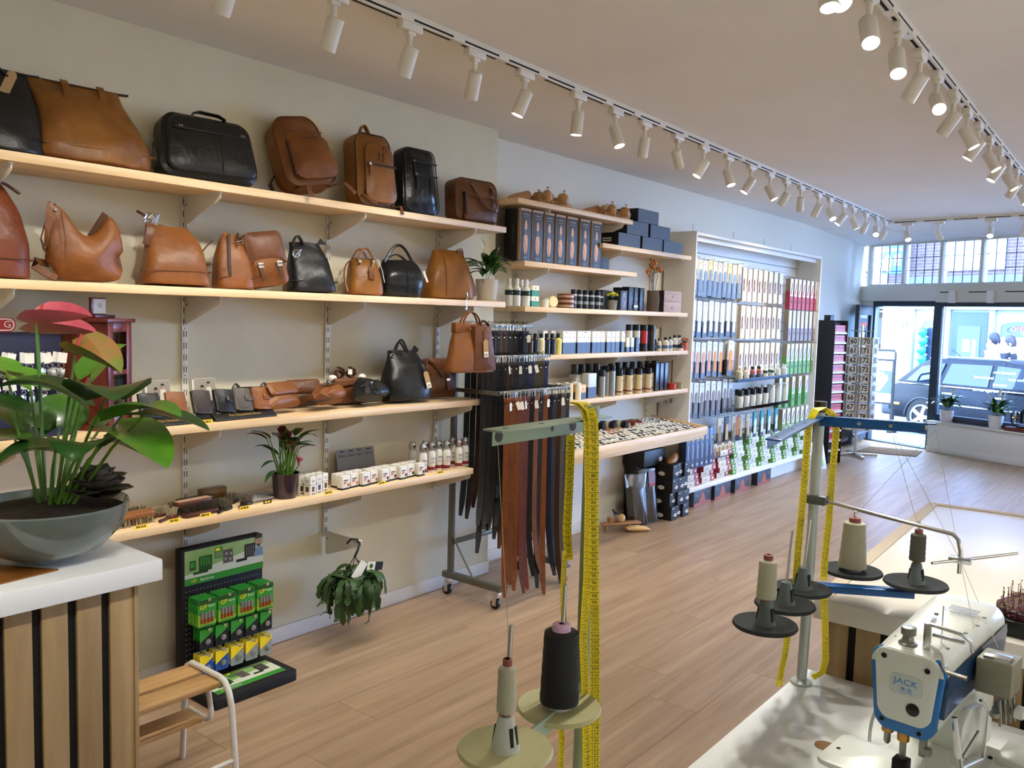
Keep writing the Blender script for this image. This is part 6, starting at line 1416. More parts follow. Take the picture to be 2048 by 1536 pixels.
for px, y, rz, nm in ((1045, 3.30, 165, 'large shoe tree lying sideways at the left of the highest shelf'), (1073, 3.27, 70, 'shoe tree with brass knob, left one of the facing pair on the highest shelf'), (1090, 3.27, 110, 'shoe tree with brass knob, right one of the left facing pair'), (1115, 3.29, -20, 'shoe tree at the right of the left group on the highest shelf'),
                       (1187, 3.30, 165, 'shoe tree lying sideways in the right group on the highest shelf'), (1203, 3.27, 70, 'shoe tree with brass knob, left one of the right facing pair'), (1217, 3.27, 110, 'shoe tree with brass knob, right one of the right facing pair'), (1236, 3.29, -20, 'rightmost shoe tree on the highest shelf')):
    shoe_tree(nm, ax(px, 400, y), y, ZH, rz)
# shoe tree boxes
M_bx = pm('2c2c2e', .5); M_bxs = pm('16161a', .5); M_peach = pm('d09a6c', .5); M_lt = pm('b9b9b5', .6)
for i, (p0, p1) in enumerate(((1040, 1062), (1064, 1086), (1088, 1108), (1111, 1131), (1134, 1155), (1160, 1180), (1183, 1203))):
    x0, x1 = ax(p0, 480, 3.225), ax(p1, 480, 3.225); w = x1 - x0 - .004
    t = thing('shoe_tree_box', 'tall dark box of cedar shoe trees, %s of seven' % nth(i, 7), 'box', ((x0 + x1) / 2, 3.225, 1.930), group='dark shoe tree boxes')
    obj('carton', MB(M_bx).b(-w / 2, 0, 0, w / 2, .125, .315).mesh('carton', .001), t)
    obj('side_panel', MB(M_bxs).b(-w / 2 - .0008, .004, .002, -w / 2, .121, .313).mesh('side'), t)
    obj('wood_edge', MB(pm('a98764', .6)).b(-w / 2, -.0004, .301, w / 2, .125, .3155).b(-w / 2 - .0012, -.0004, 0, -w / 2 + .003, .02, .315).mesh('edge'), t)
    pr = obj('shoe_tree_print', MB(M_peach).prism([(-.012, .192), (.012, .192), (.012, .215), (.009, .235), (0, .25), (-.009, .235), (-.012, .215)], -.0012, 0).prism([(-.0155, .06), (.0, .035), (.0155, .06), (.021, .1), (.02, .135), (.012, .158), (-.012, .158), (-.02, .135), (-.021, .1)], -.0012, 0).use(pm('8f8f8c')).b(-.009, -.0014, .16, -.006, 0, .192).b(-.0015, -.0014, .16, .0015, 0, .192).b(.006, -.0014, .16, .009, 0, .192).use(pm('5a3824')).tube([(.001, -.0014, .04), (-.002, -.0014, .09), (-.016, -.0014, .13)], .0012, 4).mesh('print'), t, kind='stuff')
    obj('lettering', text('SUPERIEUR', .0125, M_lt, w / .1), t, (0, -.001, .28)); obj('lettering', text('CEDAR WOOD', .0075, M_lt, w / .1), t, (0, -.001, .263))
    obj('small_print', MB(pm('6f7072')).b(-.022, -.001, .024, .022, 0, .0265).b(-.018, -.001, .018, .018, 0, .0205).b(-.012, -.001, .012, .012, 0, .0145).mesh('print'), t, kind='stuff')
    if i == 0: obj('lettering', text('SUPERIEUR', .024, pm('5c5c5e')), t, (-w / 2 - .0012, .06, .16), (0, PI / 2, -PI / 2))
t = goods('small_box', 'box', 'small plain black box right of the shoe tree boxes', None, ax(1211, 520, 3.23), 3.235, 1.930, boxp('smb', .11, .12, .085, M_bxs))
# shoe boxes pyramid
M_sbx = mat('shoebox_grey', '3e424a', .55, col2='353941', scale=4)
ZS = 2.107; bh = .098
for i, (x, r_, nm) in enumerate(((5.32, 0, 'bottom row left'), (5.65, 0, 'bottom row middle'), (5.97, 0, 'bottom row right'), (5.43, 1, 'middle row left'), (5.76, 1, 'middle row right'), (5.575, 2, 'at the top'))):
    t = thing('shoe_box', 'grey-black shoe box, %s of the stack by the white unit' % nm, 'shoe box', (x, 3.235, ZS + r_ * bh), group='stacked grey-black shoe boxes')
    obj('box_body', MB(M_bxs).b(-.15, 0, 0, .15, .20, bh - .001).mesh('body', .001), t)
    obj('front_panel', MB(M_sbx).b(-.149, -.0015, .001, .149, 0, bh - .002).mesh('front'), t)
    if nm in ('bottom row left', 'middle row left', 'at the top'): l_ = obj('size_label', MB(M_paper).b(-.1518, .06, .035, -.15, .13, .062).mesh('label'), t); obj('label_print', MB(M_dtext).b(-.1522, .065, .042, -.1518, .075, .055).b(-.1522, .08, .044, -.1518, .092, .053).b(-.1522, .096, .042, -.1518, .106, .055).b(-.1522, .11, .044, -.1518, .122, .053).mesh('print'), l_, kind='stuff')
# ---- shelf with sprays, tins and vase
ZA = 1.655
M_wb = pm('dcdcd4', .35); M_dg = pm('1c2a26', .5); M_grn = pm('1f7a44', .5); M_cr = pm('e2d9b4', .4); M_crm = pm('cdbb92', .4)
for i, (px, y) in enumerate(((1018, 3.25), (1033, 3.22), (1042, 3.30), (1052, 3.24))):
    goods('foam_bottle', 'bottle', 'white foam cleaner bottle with a dark band, %s' % nth(i, 4), 'white foam bottles', ax(px, 590, y), y, ZA, can_parts('fb', .025, .165, M_wb, M_wb, .04, ((M_dg, .065, .095),), .018) + [mark('fbm', M_wb, -.0256, .08)])
for k in range(2): goods('green_carton', 'carton', 'green and cream carton, %s of the stack of two' % ('lower', 'upper')[k], 'green cartons', ax(1072, 600, 3.22), 3.225, ZA + k * .066, boxp('gc', .085, .07, .065, M_cr, M_grn, .55) + [mark('gcm', M_dtext, -.001, .05)], .1)
goods('white_jar', 'jar', 'small white jar right of the green cartons', None, ax(1090, 600, 3.26), 3.26, ZA, can_parts('wj', .025, .06, M_wb, pm('b8c4c2'), .012))
t = goods('yellow_tin', 'tin', 'round cream tin standing on its rim by the brown tins', None, ax(1109, 600, 3.22), 3.235, ZA + .037, [('lid', 'ytl', lambda: MB(pm('dccf8c')).prism(circ(.037, 28, 0, 0), -.01, .012, 'y').mesh('part', .003)), ('lid_face', 'ytf', lambda: MB(pm('e8dda6')).prism(circ(.030, 24, 0, 0), -.0115, -.0095, 'y').mesh('part'))], -.3)
for k in range(3): goods('brown_tin', 'tin', 'flat red-brown polish tin, %s of a stack of three' % ('bottom', 'middle', 'top')[k], 'brown polish tins', ax(1131, 600, 3.25), 3.25, ZA + k * .031, [('tin', 'btn', cyl(pm('6d3a24'), .056, 0, .03, 28, .05)), ('label_band', 'btd', lambda: MB(pm('b59a80')).lathe([(.0564, .008), (.0564, .02)], 28, cap=False).mesh('part'))])
for i in range(10):
    y = 3.225 + (i % 2) * .07; goods('black_spray', 'spray can', 'slim black and silver spray, %s of the cluster' % nth(i, 10), 'slim black sprays', ax(1147 + i * 6.0, 600, y), y, ZA, can_parts('bs', .0195, .125, pm('202224', .3), M_black, .024, ((pm('b4b6b6'), .082, .094), (pm('8f9394'), .03, .05))))
for i, (px, y, w, d, h, m, nm) in enumerate(((1212, 3.30, .075, .07, .14, '303134', 'dark grey carton behind the small yellow plant, left'), (1230, 3.31, .08, .07, .135, '26282a', 'dark grey carton behind the small yellow plant, right'), (1248, 3.215, .085, .06, .14, '3a3d40', 'dark grey carton with a reddish print'),
                                            (1248, 3.33, .09, .07, .17, '0f0f11', 'tall black carton at the back, left'), (1262, 3.27, .065, .06, .175, '0d0d0f', 'tall black carton, second'), (1273, 3.27, .062, .06, .175, '101012', 'tall black carton, third'), (1284, 3.26, .062, .06, .172, '0e0e10', 'tall black carton, right one by the vase'))):
    t = goods('shoe_care_carton', 'carton', nm, 'dark cartons', ax(px, 600, y), y, ZA, boxp('dk%d' % i, w, d, h, pm(m)))
    if i == 2: obj('print', MB(pm('8f4a3c')).prism([(-.012, .02), (.006, .02), (.022, .06), (.012, .075), (-.004, .05)], -.0016, -.0004).use(pm('9aa0a4')).b(-.02, -.0016, .1, .02, -.0004, .104).b(-.012, -.0016, .112, .012, -.0004, .122).mesh('print'), t)
    if i > 2: obj('logo_mark', MB(pm('8a8a88')).b(.01, -.0014, h * .5, .018, -.0004, h * .56).mesh('mark'), t)
goods('oval_tin', 'tin', 'small dark oval tin in front of the black cartons', None, ax(1270, 610, 3.215), 3.215, ZA + .032, [('tin', 'ovt', lambda: MB(pm('4b4a45')).prism(circ(.034, 24, 0, 0, .03), -.008, .008, 'y').mesh('part', .003)), ('label', 'ovl', lambda: MB(pm('c9c6b8')).b(-.024, -.0095, -.008, .024, -.0078, .008).mesh('part'))])
t = thing('kalanchoe', 'small yellow-flowered plant in a grey pot on the spray shelf', 'potted plant', (ax(1226, 605, 3.22), 3.225, ZA))
pot(t, [(0, 0), (.028, 0), (.036, .07), (.033, .071), (0, .06)], pm('7d7e7c', .6), .032, .066)
rr = random.Random(6)
for i in range(14): obj('leaf', leafm(G_dark, (0, 0, .07), rr.uniform(0, 360), rr.uniform(0, 40), .055, .035, .5, 'round', .1, 5).mesh('leaf'), t)
fm = MB(pm('d7d84a', .5)).lathe([(0, 0), (.008, .002), (.0095, .006), (.004, .009), (0, .009)], 8, cap=False).mesh('flower')
for i in range(34): a, r_ = rr.uniform(0, 2 * PI), rr.uniform(0, .042); obj('flower', fm, t, (r_ * math.cos(a), r_ * math.sin(a), .115 - r_ * .4 + rr.uniform(-.006, .006)))
vx = ax(1308, 620, 3.23); t = thing('ribbed_vase', 'brown ribbed vase on the spray shelf', 'vase', (vx, 3.24, ZA))
obj('vase_body', MB(mat('clay_ribbed', '5f5147', .8)).loft([[V(((r_ + (.0035 if k % 2 else 0)) * math.cos(k * PI / 24), (r_ + (.0035 if k % 2 else 0)) * math.sin(k * PI / 24), z)) for k in range(48)] for r_, z in ((.036, 0), (.04, .01), (.044, .09), (.04, .14), (.034, .158), (.028, .155), (.03, .1), (.02, .02))]).mesh('vase_body', 0), t)
t = thing('orange_blooms', 'orange flower stems standing in the ribbed vase', 'flowers', (vx, 3.24, ZA + .13))
for i, (dx, dy, h) in enumerate(((-.085, -.01, .17), (-.02, .0, .22), (.025, .02, .24), (.04, -.02, .2), (.01, .03, .25))):
    s_ = obj('stem', MB(pm('4a3a22')).tube(bez([(0, 0, -.1), (dx * .3, dy * .3, h * .5), (dx, dy, h)], 6), .0022, 5).mesh('stem'), t)
    for q in range(9):
        p_ = V((dx, dy, h)) + V((rr.uniform(-.022, .022), rr.uniform(-.022, .022), rr.uniform(-.04, .02)))
        obj('bloom', MB(pm(('c8682a', 'd98836', '5c6a28')[0 if q < 5 else 1 if q < 7 else 2], .6)).lathe([(0, -.01), (.007, -.002), (.009, .004), (.004, .012), (0, .013)], 7, o=p_, cap=False).mesh('bloom'), s_)
for k in range(2):
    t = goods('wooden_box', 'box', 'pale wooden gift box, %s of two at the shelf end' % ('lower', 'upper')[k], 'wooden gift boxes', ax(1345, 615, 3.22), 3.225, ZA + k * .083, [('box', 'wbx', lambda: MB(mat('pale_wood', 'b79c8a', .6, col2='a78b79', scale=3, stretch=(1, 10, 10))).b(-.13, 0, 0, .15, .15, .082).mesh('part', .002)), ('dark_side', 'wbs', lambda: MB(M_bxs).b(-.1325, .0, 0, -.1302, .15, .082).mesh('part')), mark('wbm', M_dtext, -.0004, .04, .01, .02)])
# ---- shelf with polish bottles and cartons
ZP = 1.355
cols = ['3a1f14', '17181a', 'e0d6a4', '14161c', '14171f', 'e3d66a']; cnm = ['dark brown', 'black', 'cream', 'blue-black', 'navy', 'yellow']
for i, (px, c) in enumerate(zip((1059, 1070, 1082, 1093, 1104, 1116), cols)): goods('polish_bottle', 'bottle', '%s polish bottle with a black cap, polish shelf' % cnm[i], 'polish bottles', ax(px, 695, 3.225), 3.225, ZP, can_parts('pb' + c, .024, .135, pm(c, .25), M_black, .028, (), .012) + [mark('pbm', M_lt, -.0245, .06, .004, .01)])
for i in range(13):
    px = 1130 + i * 9.7; h = .15; goods('polish_carton', 'carton', 'white-over-black polish carton, %s in the front row' % nth(i, 13), 'polish cartons', ax(px, 695, 3.225), 3.225 + (i % 3) * .004, ZP, boxp('pc', .05, .05, h, M_wb, pm('1f2022'), .5, ((pm('c9a24a') if i % 2 else pm('a32a2a'), .004, .138, .02, .144),)[:1] if i % 4 == 0 else ()) + [mark('pcm', M_dtext, -.0006, .11, .005, .012)])
for i in range(8): goods('polish_carton', 'carton', 'white-over-black polish carton, %s in the back row' % nth(i, 8), 'polish cartons', ax(1092 + i * 16, 690, 3.30), 3.305, ZP, boxp('pc', .05, .05, .15, M_wb, pm('1f2022'), .5))
for i, (px, w) in enumerate(((1256, 'd8cfa4'), (1265, 'c9ccd0'), (1275, '2b2f36'))): goods('small_carton', 'carton', 'small %s carton in front of the tall sprays' % ('cream', 'silver grey', 'slate')[i], 'small cartons', ax(px, 695, 3.215), 3.215, ZP, boxp('sc' + w, .042, .04, .105, pm(w), pm('1f2022'), .35))
sc_ = ['d8d4c8', '9a9a9a', 'd6d6d0', '6b4a2a', 'b02a26', '1a1a1c', '2a2a2c']
for i in range(7):
    y = 3.25 + (i % 2) * .06; goods('spray_can', 'spray can', 'tall spray can with a black cap, %s behind the small cartons' % nth(i, 7), 'tall spray cans', ax(1257 + i * 7.6, 690, y), y, ZP, can_parts('sp%d' % i, .026, .20, pm(sc_[i], .3), M_black, .045, ((pm('1f2022'), .0, .06),)))
for i, (px, r_, h, b_, nm) in enumerate(((1310, .018, .09, '1b2433', 'small blue-black bottle'), (1318, .018, .1, 'c9c4b0', 'pale oil bottle with black cap, left'), (1331, .027, .105, 'd6cfb4', 'wide oil bottle with black cap'), (1340, .02, .11, 'c9c9c4', 'clear bottle with a pink label'), (1349, .026, .12, 'e0e0dc', 'white and black jar, left'), (1358, .026, .12, 'dedede', 'white and black jar, right'), (1361, .024, .05, 'd6d2c6', 'low white jar'))):
    y = 3.22 if i in (1, 2, 3, 6) else 3.28; goods('care_bottle', 'bottle', nm + ' at the right end of the polish shelf', 'small care bottles', ax(px, 690, y), y, ZP, can_parts('cb%d' % i, r_, h, pm(b_, .2), M_black, .02, ((pm('2a2a2e' if i > 3 else '5a6a86'), .02, .045),), .012))
t = thing('orange_kalanchoe', 'orange flowering plant in a tiny orange pot by the white unit', 'potted plant', (ax(1369, 690, 3.22), 3.225, ZP))
pot(t, [(0, 0), (.024, 0), (.031, .06), (.029, .061), (0, .05)], pm('c4562a', .5), .028, .056)
fm = MB(pm('b5563c', .6)).lathe([(0, 0), (.007, .002), (.008, .006), (0, .009)], 7, cap=False).mesh('flower')
for i in range(26): a, r_ = rr.uniform(0, 2 * PI), rr.uniform(0, .035); obj('flower', fm, t, (r_ * math.cos(a), r_ * math.sin(a), .095 - r_ * .4 + rr.uniform(-.005, .005)))
for i in range(9): obj('leaf', leafm(G_dark, (0, 0, .06), rr.uniform(0, 360), rr.uniform(5, 50), .045, .028, .4, 'round', .1, 5).mesh('leaf'), t)
# ---- shelf with spray cans below
ZC = 1.045
for i in range(9):
    y = 3.22 + (i % 2) * .06; goods('cream_bottle', 'bottle', 'cream lotion bottle with a pale cap, %s on the spray can shelf' % nth(i, 9), 'cream lotion bottles', ax(1092 + i * 8.0, 790, y), y, ZC, can_parts('cl', .02, .115, M_cr, pm('e4e2d8', .3), .03))
goods('orange_carton', 'carton', 'orange-yellow carton with black base on the spray can shelf', None, ax(1166, 790, 3.215), 3.215, ZC, boxp('oc', .07, .06, .1, pm('d9a24a'), pm('1f2022'), .45) + [mark('ocm', M_dtext, -.0006, .07)])
goods('grey_carton', 'carton', 'pale grey care-kit carton, left, on the spray can shelf', None, ax(1158, 790, 3.29), 3.29, ZC, boxp('gk', .08, .06, .16, pm('a9adac'), pm('2a2c2e'), .4))
goods('grey_carton', 'carton', 'pale grey care-kit carton with dark base, right', None, ax(1184, 790, 3.225), 3.225, ZC, boxp('gk2', .1, .06, .17, pm('b9bdbc'), pm('2a2c2e'), .45))
for i, (px, h) in enumerate(((1203, .19), (1213, .215), (1223, .225), (1232, .17))): y = 3.23 + (i % 2) * .03; goods('silver_spray', 'spray can', 'silver spray can with black cap, %s' % nth(i, 4), 'silver spray cans', ax(px, 785, y), y, ZC, can_parts('sv%d' % i, .024, h, mat('silver_can', '9b9c9a', .3, metal=.5), M_black, .045))
for i in range(11):
    px = 1238 + (i % 8) * 9.6 + (4 if i > 7 else 0); y = 3.225 + (i % 2) * .05 + (.06 if i > 7 else 0); goods('cream_spray', 'spray can', 'cream spray can with black cap and red base band, %s' % nth(i, 11), 'cream spray cans', ax(px, 785, y), y, ZC, can_parts('cs', .0255, .185, M_crm, M_black, .045, ((pm('6a2018'), .022, .032),)) + [mark('csm', M_dtext, -.026, .11)])
for i in range(12): y = 3.36; goods('spray_can', 'spray can', 'dark spray can in the back row of the spray can shelf, %s' % nth(i, 12), 'dark back-row spray cans', ax(1148 + i * 14.5, 770, y), y, ZC, can_parts('dkb', .026, .225, pm('26282a'), M_black, .05))
for i in range(3): goods('black_carton', 'carton', 'tall plain black carton, %s at the right of the spray cans' % nth(i, 3), 'tall black cartons', ax(1314 + i * 9, 785, 3.24), 3.24, ZC, boxp('bkc', .055, .055, .215, pm('101114', .3)))
for i, (px, c, nm) in enumerate(((1344, 'a82a26', 'red'), (1357, '8a7a48', 'khaki'))): goods('polish_tin', 'tin', nm + ' round polish tin at the right end of the spray can shelf', 'polish tins', ax(px, 780, 3.23), 3.235, ZC, [('tin', 'ptn' + c, cyl(pm(c), .036, 0, .05, 24, .06)), ('lid', 'ptl' + c, cyl(pm(c), .0375, .04, .052, 24, .06))])
# long shoehorns hanging on the side of the white unit
for i in range(4):
    px = 1326 + i * 9; y = 3.36
    goods('shoehorn', 'shoehorn', 'long wooden-handled shoehorn hanging by the white unit, %s' % nth(i, 4), 'hanging shoehorns', ax(px, 740, y), y, 1.0, [('handle', 'shh', lambda: MB(pm('5a4632')).tube([(0, 0, .08), (0, 0, .38)], .0055, 8).mesh('part')), ('blade', 'shb', lambda: MB(mat('shoehorn_grey', '77756e', .4, metal=.4)).prism([(-.016, -.07), (-.012, -.085), (0, -.09), (.012, -.085), (.016, -.07), (.013, .06), (0, .09), (-.013, .06)], -.0015, .0015).mesh('part', .001))])

# ------------------------------------------------------------------ sloping tray of lace rolls
TX0, TX1, TY0, TY1 = 4.17, 6.17, 2.995, 3.485
t = thing('roll_tray', 'long wooden tray of lace rolls below the shoe-care shelves', 'tray', (TX0, TY0, 0))
TL = TX1 - TX0; TD = TY1 - TY0
def tz(y): return .735 + (y - TY0) * .10
obj('front_board', MB(M_shelf).b(0, -.018, .70, TL, 0, .767).mesh('front_board', .002), t)
obj('lower_board', MB(M_shelf).b(0, 0, .672, TL, .03, .70).mesh('lower_board', .002), t)
obj('tray_bed', MB(M_shelf).prism([(0, .70), (TD, .75), (TD, .768), (0, .718)], 0, TL, 'x').mesh('tray_bed', .001), t)
for x in (-.016, TL): obj('end_board', MB(M_shelf).prism([(-.018, .70), (TD, .745), (TD, .81), (-.018, .767)], x, x + .016, 'x').mesh('end_board', .001), t)
for x in UP2[:3]: bracket(x, .742, YB, 'white bracket under the lace roll tray, at x-upright %s' % {4.335: 'behind the belt rack', 5.20: 'in the middle', 6.10: 'beside the white unit'}[x])
RC = [('white', 'd6d2c4'), ('black', '1a1a1a'), ('cream', 'c8b894'), ('grey', '8a8a86'), ('brown', '6a4630'), ('peach', 'c08a68'), ('dark green', '2a3a36'), ('beige', 'b0a288')]
RM = {}
for nm, c in RC:
    m = pm(c, .6); RM[nm] = MB(m).tube([(-.022, 0, 0), (.022, 0, 0)], .0165, 12).use(M_wb).tube([(-.026, 0, 0), (-.022, 0, 0)], .0185, 12).tube([(.022, 0, 0), (.026, 0, 0)], .0185, 12).mesh('lace_roll')
rr = random.Random(31); cnt = 0
for r_ in range(10):
    for c_ in range(31):
        x = TX0 + .04 + c_ * .0625 + (r_ % 2) * .02; y = TY0 + .03 + r_ * .045
        if x > TX1 - .03 or (5.18 < x < 5.62 and y > 3.25) or (x < 4.35 and r_ > 7): continue
        pool = ['white', 'black', 'white', 'grey', 'white', 'dark green'] if x > 5.3 or r_ < 3 else ['cream', 'peach', 'beige', 'white', 'brown', 'black']
        if x < 4.6 and r_ < 4: pool = ['black', 'white', 'black', 'grey']
        nm = pool[rr.randrange(6) % len(pool)]; cnt += 1; cc_ = c_
        if cnt > 290: continue
        one('lace_roll', '%s lace roll in the wooden tray, %s row from the front, place %s' % (nm, ('first', *ORD[1:])[r_], nth(c_).replace(' from the left', '')), 'lace roll', RM[nm], (x, y, tz(y) + .008), (rr.uniform(-.2, .2), 0, rr.uniform(1.2, 1.5)), 'lace rolls in the tray')
for i, (x, y, c, nm) in enumerate(((5.26, 3.42, '141414', 'black and cream boot laces bundle, left'), (5.38, 3.40, '17171a', 'black and cream boot laces bundle, middle'), (5.50, 3.37, '111113', 'black lace bundle, right'))):
    goods('lace_bundle', 'laces', nm + ', at the back of the tray', 'lace bundles', x, y, tz(y), [('bundle', 'lb' + c, lambda c=c: MB(pm(c, .8)).prism(rrect(.09, .05, .02, 4, 0, .026), -.06, .06, 'y').mesh('part', .006)), ('cream_stripe', 'lbs', lambda: MB(M_cr).prism(rrect(.0915, .0515, .02, 4, 0, .026), -.02, .015, 'y').mesh('part', .004))], .3)
for i in range(5): one('brush_stick', 'pale wooden applicator stick, %s of five lying in the tray' % nth(i, 5), 'stick', MB(M_ced).b(-.09, -.008, 0, .09, .008, .012).mesh('stick', .003), (5.32 + i * .012, 3.275 + i * .022, tz(3.28 + i * .022) + .002), (0, 0, -.25))
for i in range(5): goods('spray_tube', 'tube', 'red or brown polish tube, %s at the back right of the tray' % nth(i, 5), 'polish tubes', 5.60 + i * .05, 3.43 - (i % 2) * .05, tz(3.42) + .014, [('tube', 'rt%d' % (i % 2), lambda i=i: MB(pm('8e2f26' if i % 2 else '7a5a44')).tube([(0, -.05, 0), (0, .03, 0)], .016, 12).mesh('part')), ('cap', 'rtc', lambda: MB(pm('c9a58a')).tube([(0, .03, 0), (0, .05, 0)], .013, 12).mesh('part'))], .3)

# ------------------------------------------------------------------ on the floor under the tray
M_kb = pm('1b1b1c', .5); ov = lambda: MB(M_paper).prism(circ(.021, 18, .02, .04, .014), -.0016, -.0002).use(M_dtext).b(.008, -.002, .038, .032, -.0016, .042).mesh('part')
for c_ in range(3):
    for r_ in range(4):
        if c_ == 0 and r_ == 3 and False: continue
        t = goods('boot_box', 'shoe box', 'black shoe box with a white oval logo, column %s, %s' % (('left', 'middle', 'right')[c_], ('bottom', 'second from the floor', 'third from the floor', 'top')[r_]), 'black boxes on the floor', 6.045 + c_ * .099, 3.165 + (.02 if (r_ + c_) % 3 == 1 else 0), r_ * .112,
                  [('box', 'kbx', lambda: MB(M_kb).b(-.048, 0, 0, .048, .29, .111).mesh('part', .001)), ('lid', 'kbl', lambda: MB(M_kb).b(-.049, -.001, .082, .049, .291, .1112).mesh('part', .001)), ('logo', 'kbo', ov), ('size_mark', 'kbm', lambda: MB(M_paper).b(-.012, -.0014, .034, -.004, -.0002, .044).b(-.036, -.0014, .092, .0, -.0002, .096).mesh('part'))])
        if c_ == 0: obj('side_logo', MB(M_paper).prism(circ(.03, 18, .1, .035, .017), -.0505, -.0492, 'x').mesh('logo'), t)
t = goods('boot_box', 'shoe box', 'long black shoe box at the back, carrying a shoe tree', None, 5.93, 3.30, .44, [('box', 'lbx', lambda: MB(M_kb).b(-.16, 0, 0, .17, .19, .125).mesh('part', .001)), ('logo', 'lbo', lambda: MB(M_paper).prism(circ(.03, 18, .1, .04, .02), -.002, -.0004).mesh('part'))])
one('box_support', 'tall black carton standing behind the clear plastic bags', 'carton', MB(M_kb).b(-.10, 0, 0, .07, .10, .44).mesh('carton', .001), (5.9, 3.385, 0))
shoe_tree('wooden shoe tree lying on the long black box', 5.90, 3.36, .565, 5, grp='floor shoe trees'); shoe_tree('wooden shoe tree lying on top of the black box stack', 6.13, 3.24, .448, 190, grp='floor shoe trees')
for i, (x, w, h, nm) in enumerate(((5.70, .14, .40, 'dark insoles in a tall clear plastic bag, left one under the tray'), (5.845, .15, .42, 'dark shoe bag in clear plastic beside the black boxes'))):
    t = thing('plastic_bag', nm, 'plastic bag', (x, 3.29, 0), (math.radians(-7), 0, -.25), 'plastic bags under the tray')
    obj('contents', slab(pm('17181a', .6), rr_out(w * .85, h * .72, .03, 1.05), .06, .01, .012, .008, 9, i + 3).mesh('contents'), t)
    obj('clear_bag', slab(M_film, rr_out(w, h, .012, 1.2), .085, .008, .006, .010, 14, i + 8).mesh('clear_bag'), t)
    if i: obj('header_card', MB(pm('8d7a94')).b(-.02, -.056, h * .7, .05, -.054, h * .95).use(pm('a8384a')).b(-.02, -.0566, h * .68, .05, -.056, h * .73).mesh('header'), t)
t = thing('shoe_stretcher', 'wooden shoe stretcher board with clamps on the floor', 'shoe stretcher', (5.44, 3.29, 0), (0, 0, math.radians(-32)))
obj('board', MB(M_ced).b(-.16, -.03, .055, .16, .03, .07).mesh('board', .003), t)
for x in (-.13, .06): obj('foot', MB(M_ced).b(x, -.02, 0, x + .015, .02, .055).mesh('foot', .002), t)
obj('last', MB(mat('pale_last', 'd0ad74', .4)).loft([[V((x, .012 - .03 * math.cos(a), zc_ + hh * math.sin(a))) for a in [i * PI / 7 for i in range(14)]] for x, hh, zc_ in ((.02, .01, .03), (.06, .022, .03), (.13, .025, .026), (.19, .016, .02), (.215, .004, .018))]).mesh('last'), t, (0, -.06, 0))
obj('heel_knob', MB(mat('pale_last')).lathe([(0, .07), (.028, .08), (.035, .10), (.026, .125), (0, .135)], 16, o=(.0, 0, 0), cap=False).mesh('knob'), t)
obj('clamp', MB(M_black).tube([(0, 0, .125), (-.06, 0, .15)], .008, 8).tube([(-.07, 0, .17), (-.05, 0, .13)], .007, 8).use(M_ced).lathe([(.0, .072), (.02, .072), (.024, .11), (0, .12)], 12, o=(-.09, 0, 0), cap=False).mesh('clamp'), t)
obj('slots', MB(M_dark).b(-.15, -.005, .0702, -.13, .005, .071).b(-.105, -.005, .0702, -.085, .005, .071).b(-.05, -.005, .0702, -.03, .005, .071).mesh('slots'), t)

# ------------------------------------------------------------------ white insole unit
UX0, UX1, UYF, UYB = 6.29, 9.21, 3.2, 3.485
t = thing('insole_unit', 'tall white wall unit of hanging insole packs', 'display unit', (0, 0, 0))
obj('side_panel', MB(M_white).b(UX0, UYF, 0, UX0 + .02, UYB, 2.315).mesh('side_panel', .002), t); obj('side_panel', MB(M_white).b(UX1 - .02, UYF, 0, UX1, UYB, 2.31).mesh('side_panel', .002), t)
obj('top_panel', MB(M_white).b(UX0 + .02, UYF, 2.285, UX1 - .02, UYB, 2.31).mesh('top_panel', .002), t)
obj('light_pelmet', MB(M_white).b(UX0 + .02, UYF + .05, 2.245, UX1 - .02, UYF + .09, 2.284).mesh('pelmet', .002), t)
for i in range(21): obj('slat_panel', MB(M_white).b(UX0 + .02, UYB - .02, .25 + i * .097, UX1 - .02, UYB - .006, .25 + i * .097 + .09).mesh('slat'), t)
obj('back_panel', MB(pm('9a9c9e', .5)).b(UX0 + .02, UYB - .005, .2, UX1 - .02, UYB, 2.285).mesh('back'), t)
obj('base_shelf', MB(M_white).b(UX0 + .02, UYF, .165, UX1 - .02, UYB - .02, .20).mesh('base_shelf', .002), t)
obj('plinth', MB(M_white).b(UX0 + .02, UYF + .13, 0, UX1 - .02, UYF + .15, .165).mesh('plinth'), t)
for i, px in enumerate((1385, 1467, 1528, 1583)): q = at_y(px + 4, 480, 3.4); one('wall_clip', 'thin hanging wire above the white unit, %s' % nth(i, 4), 'wire', MB(M_chrome).tube([(q.x, 3.42, 2.31), (q.x, 3.42, 2.42)], .003, 5).mesh('wire'))
FOOT = [(-.5, .02), (-.3, -.0), (.3, 0), (.5, .03), (.55, .3), (.42, .5), (.6, .75), (.5, .93), (.15, 1.0), (-.3, .95), (-.55, .75), (-.45, .5), (-.55, .28)]
def foot_poly(cx, z0, w, h): return [(cx + x * w, z0 + z * h) for x, z in FOOT]
phook = lambda: MB(M_chrome).tube([(0, .2, .006), (0, -.03, .006), (0, -.036, .012)], .002, 5).mesh('part')
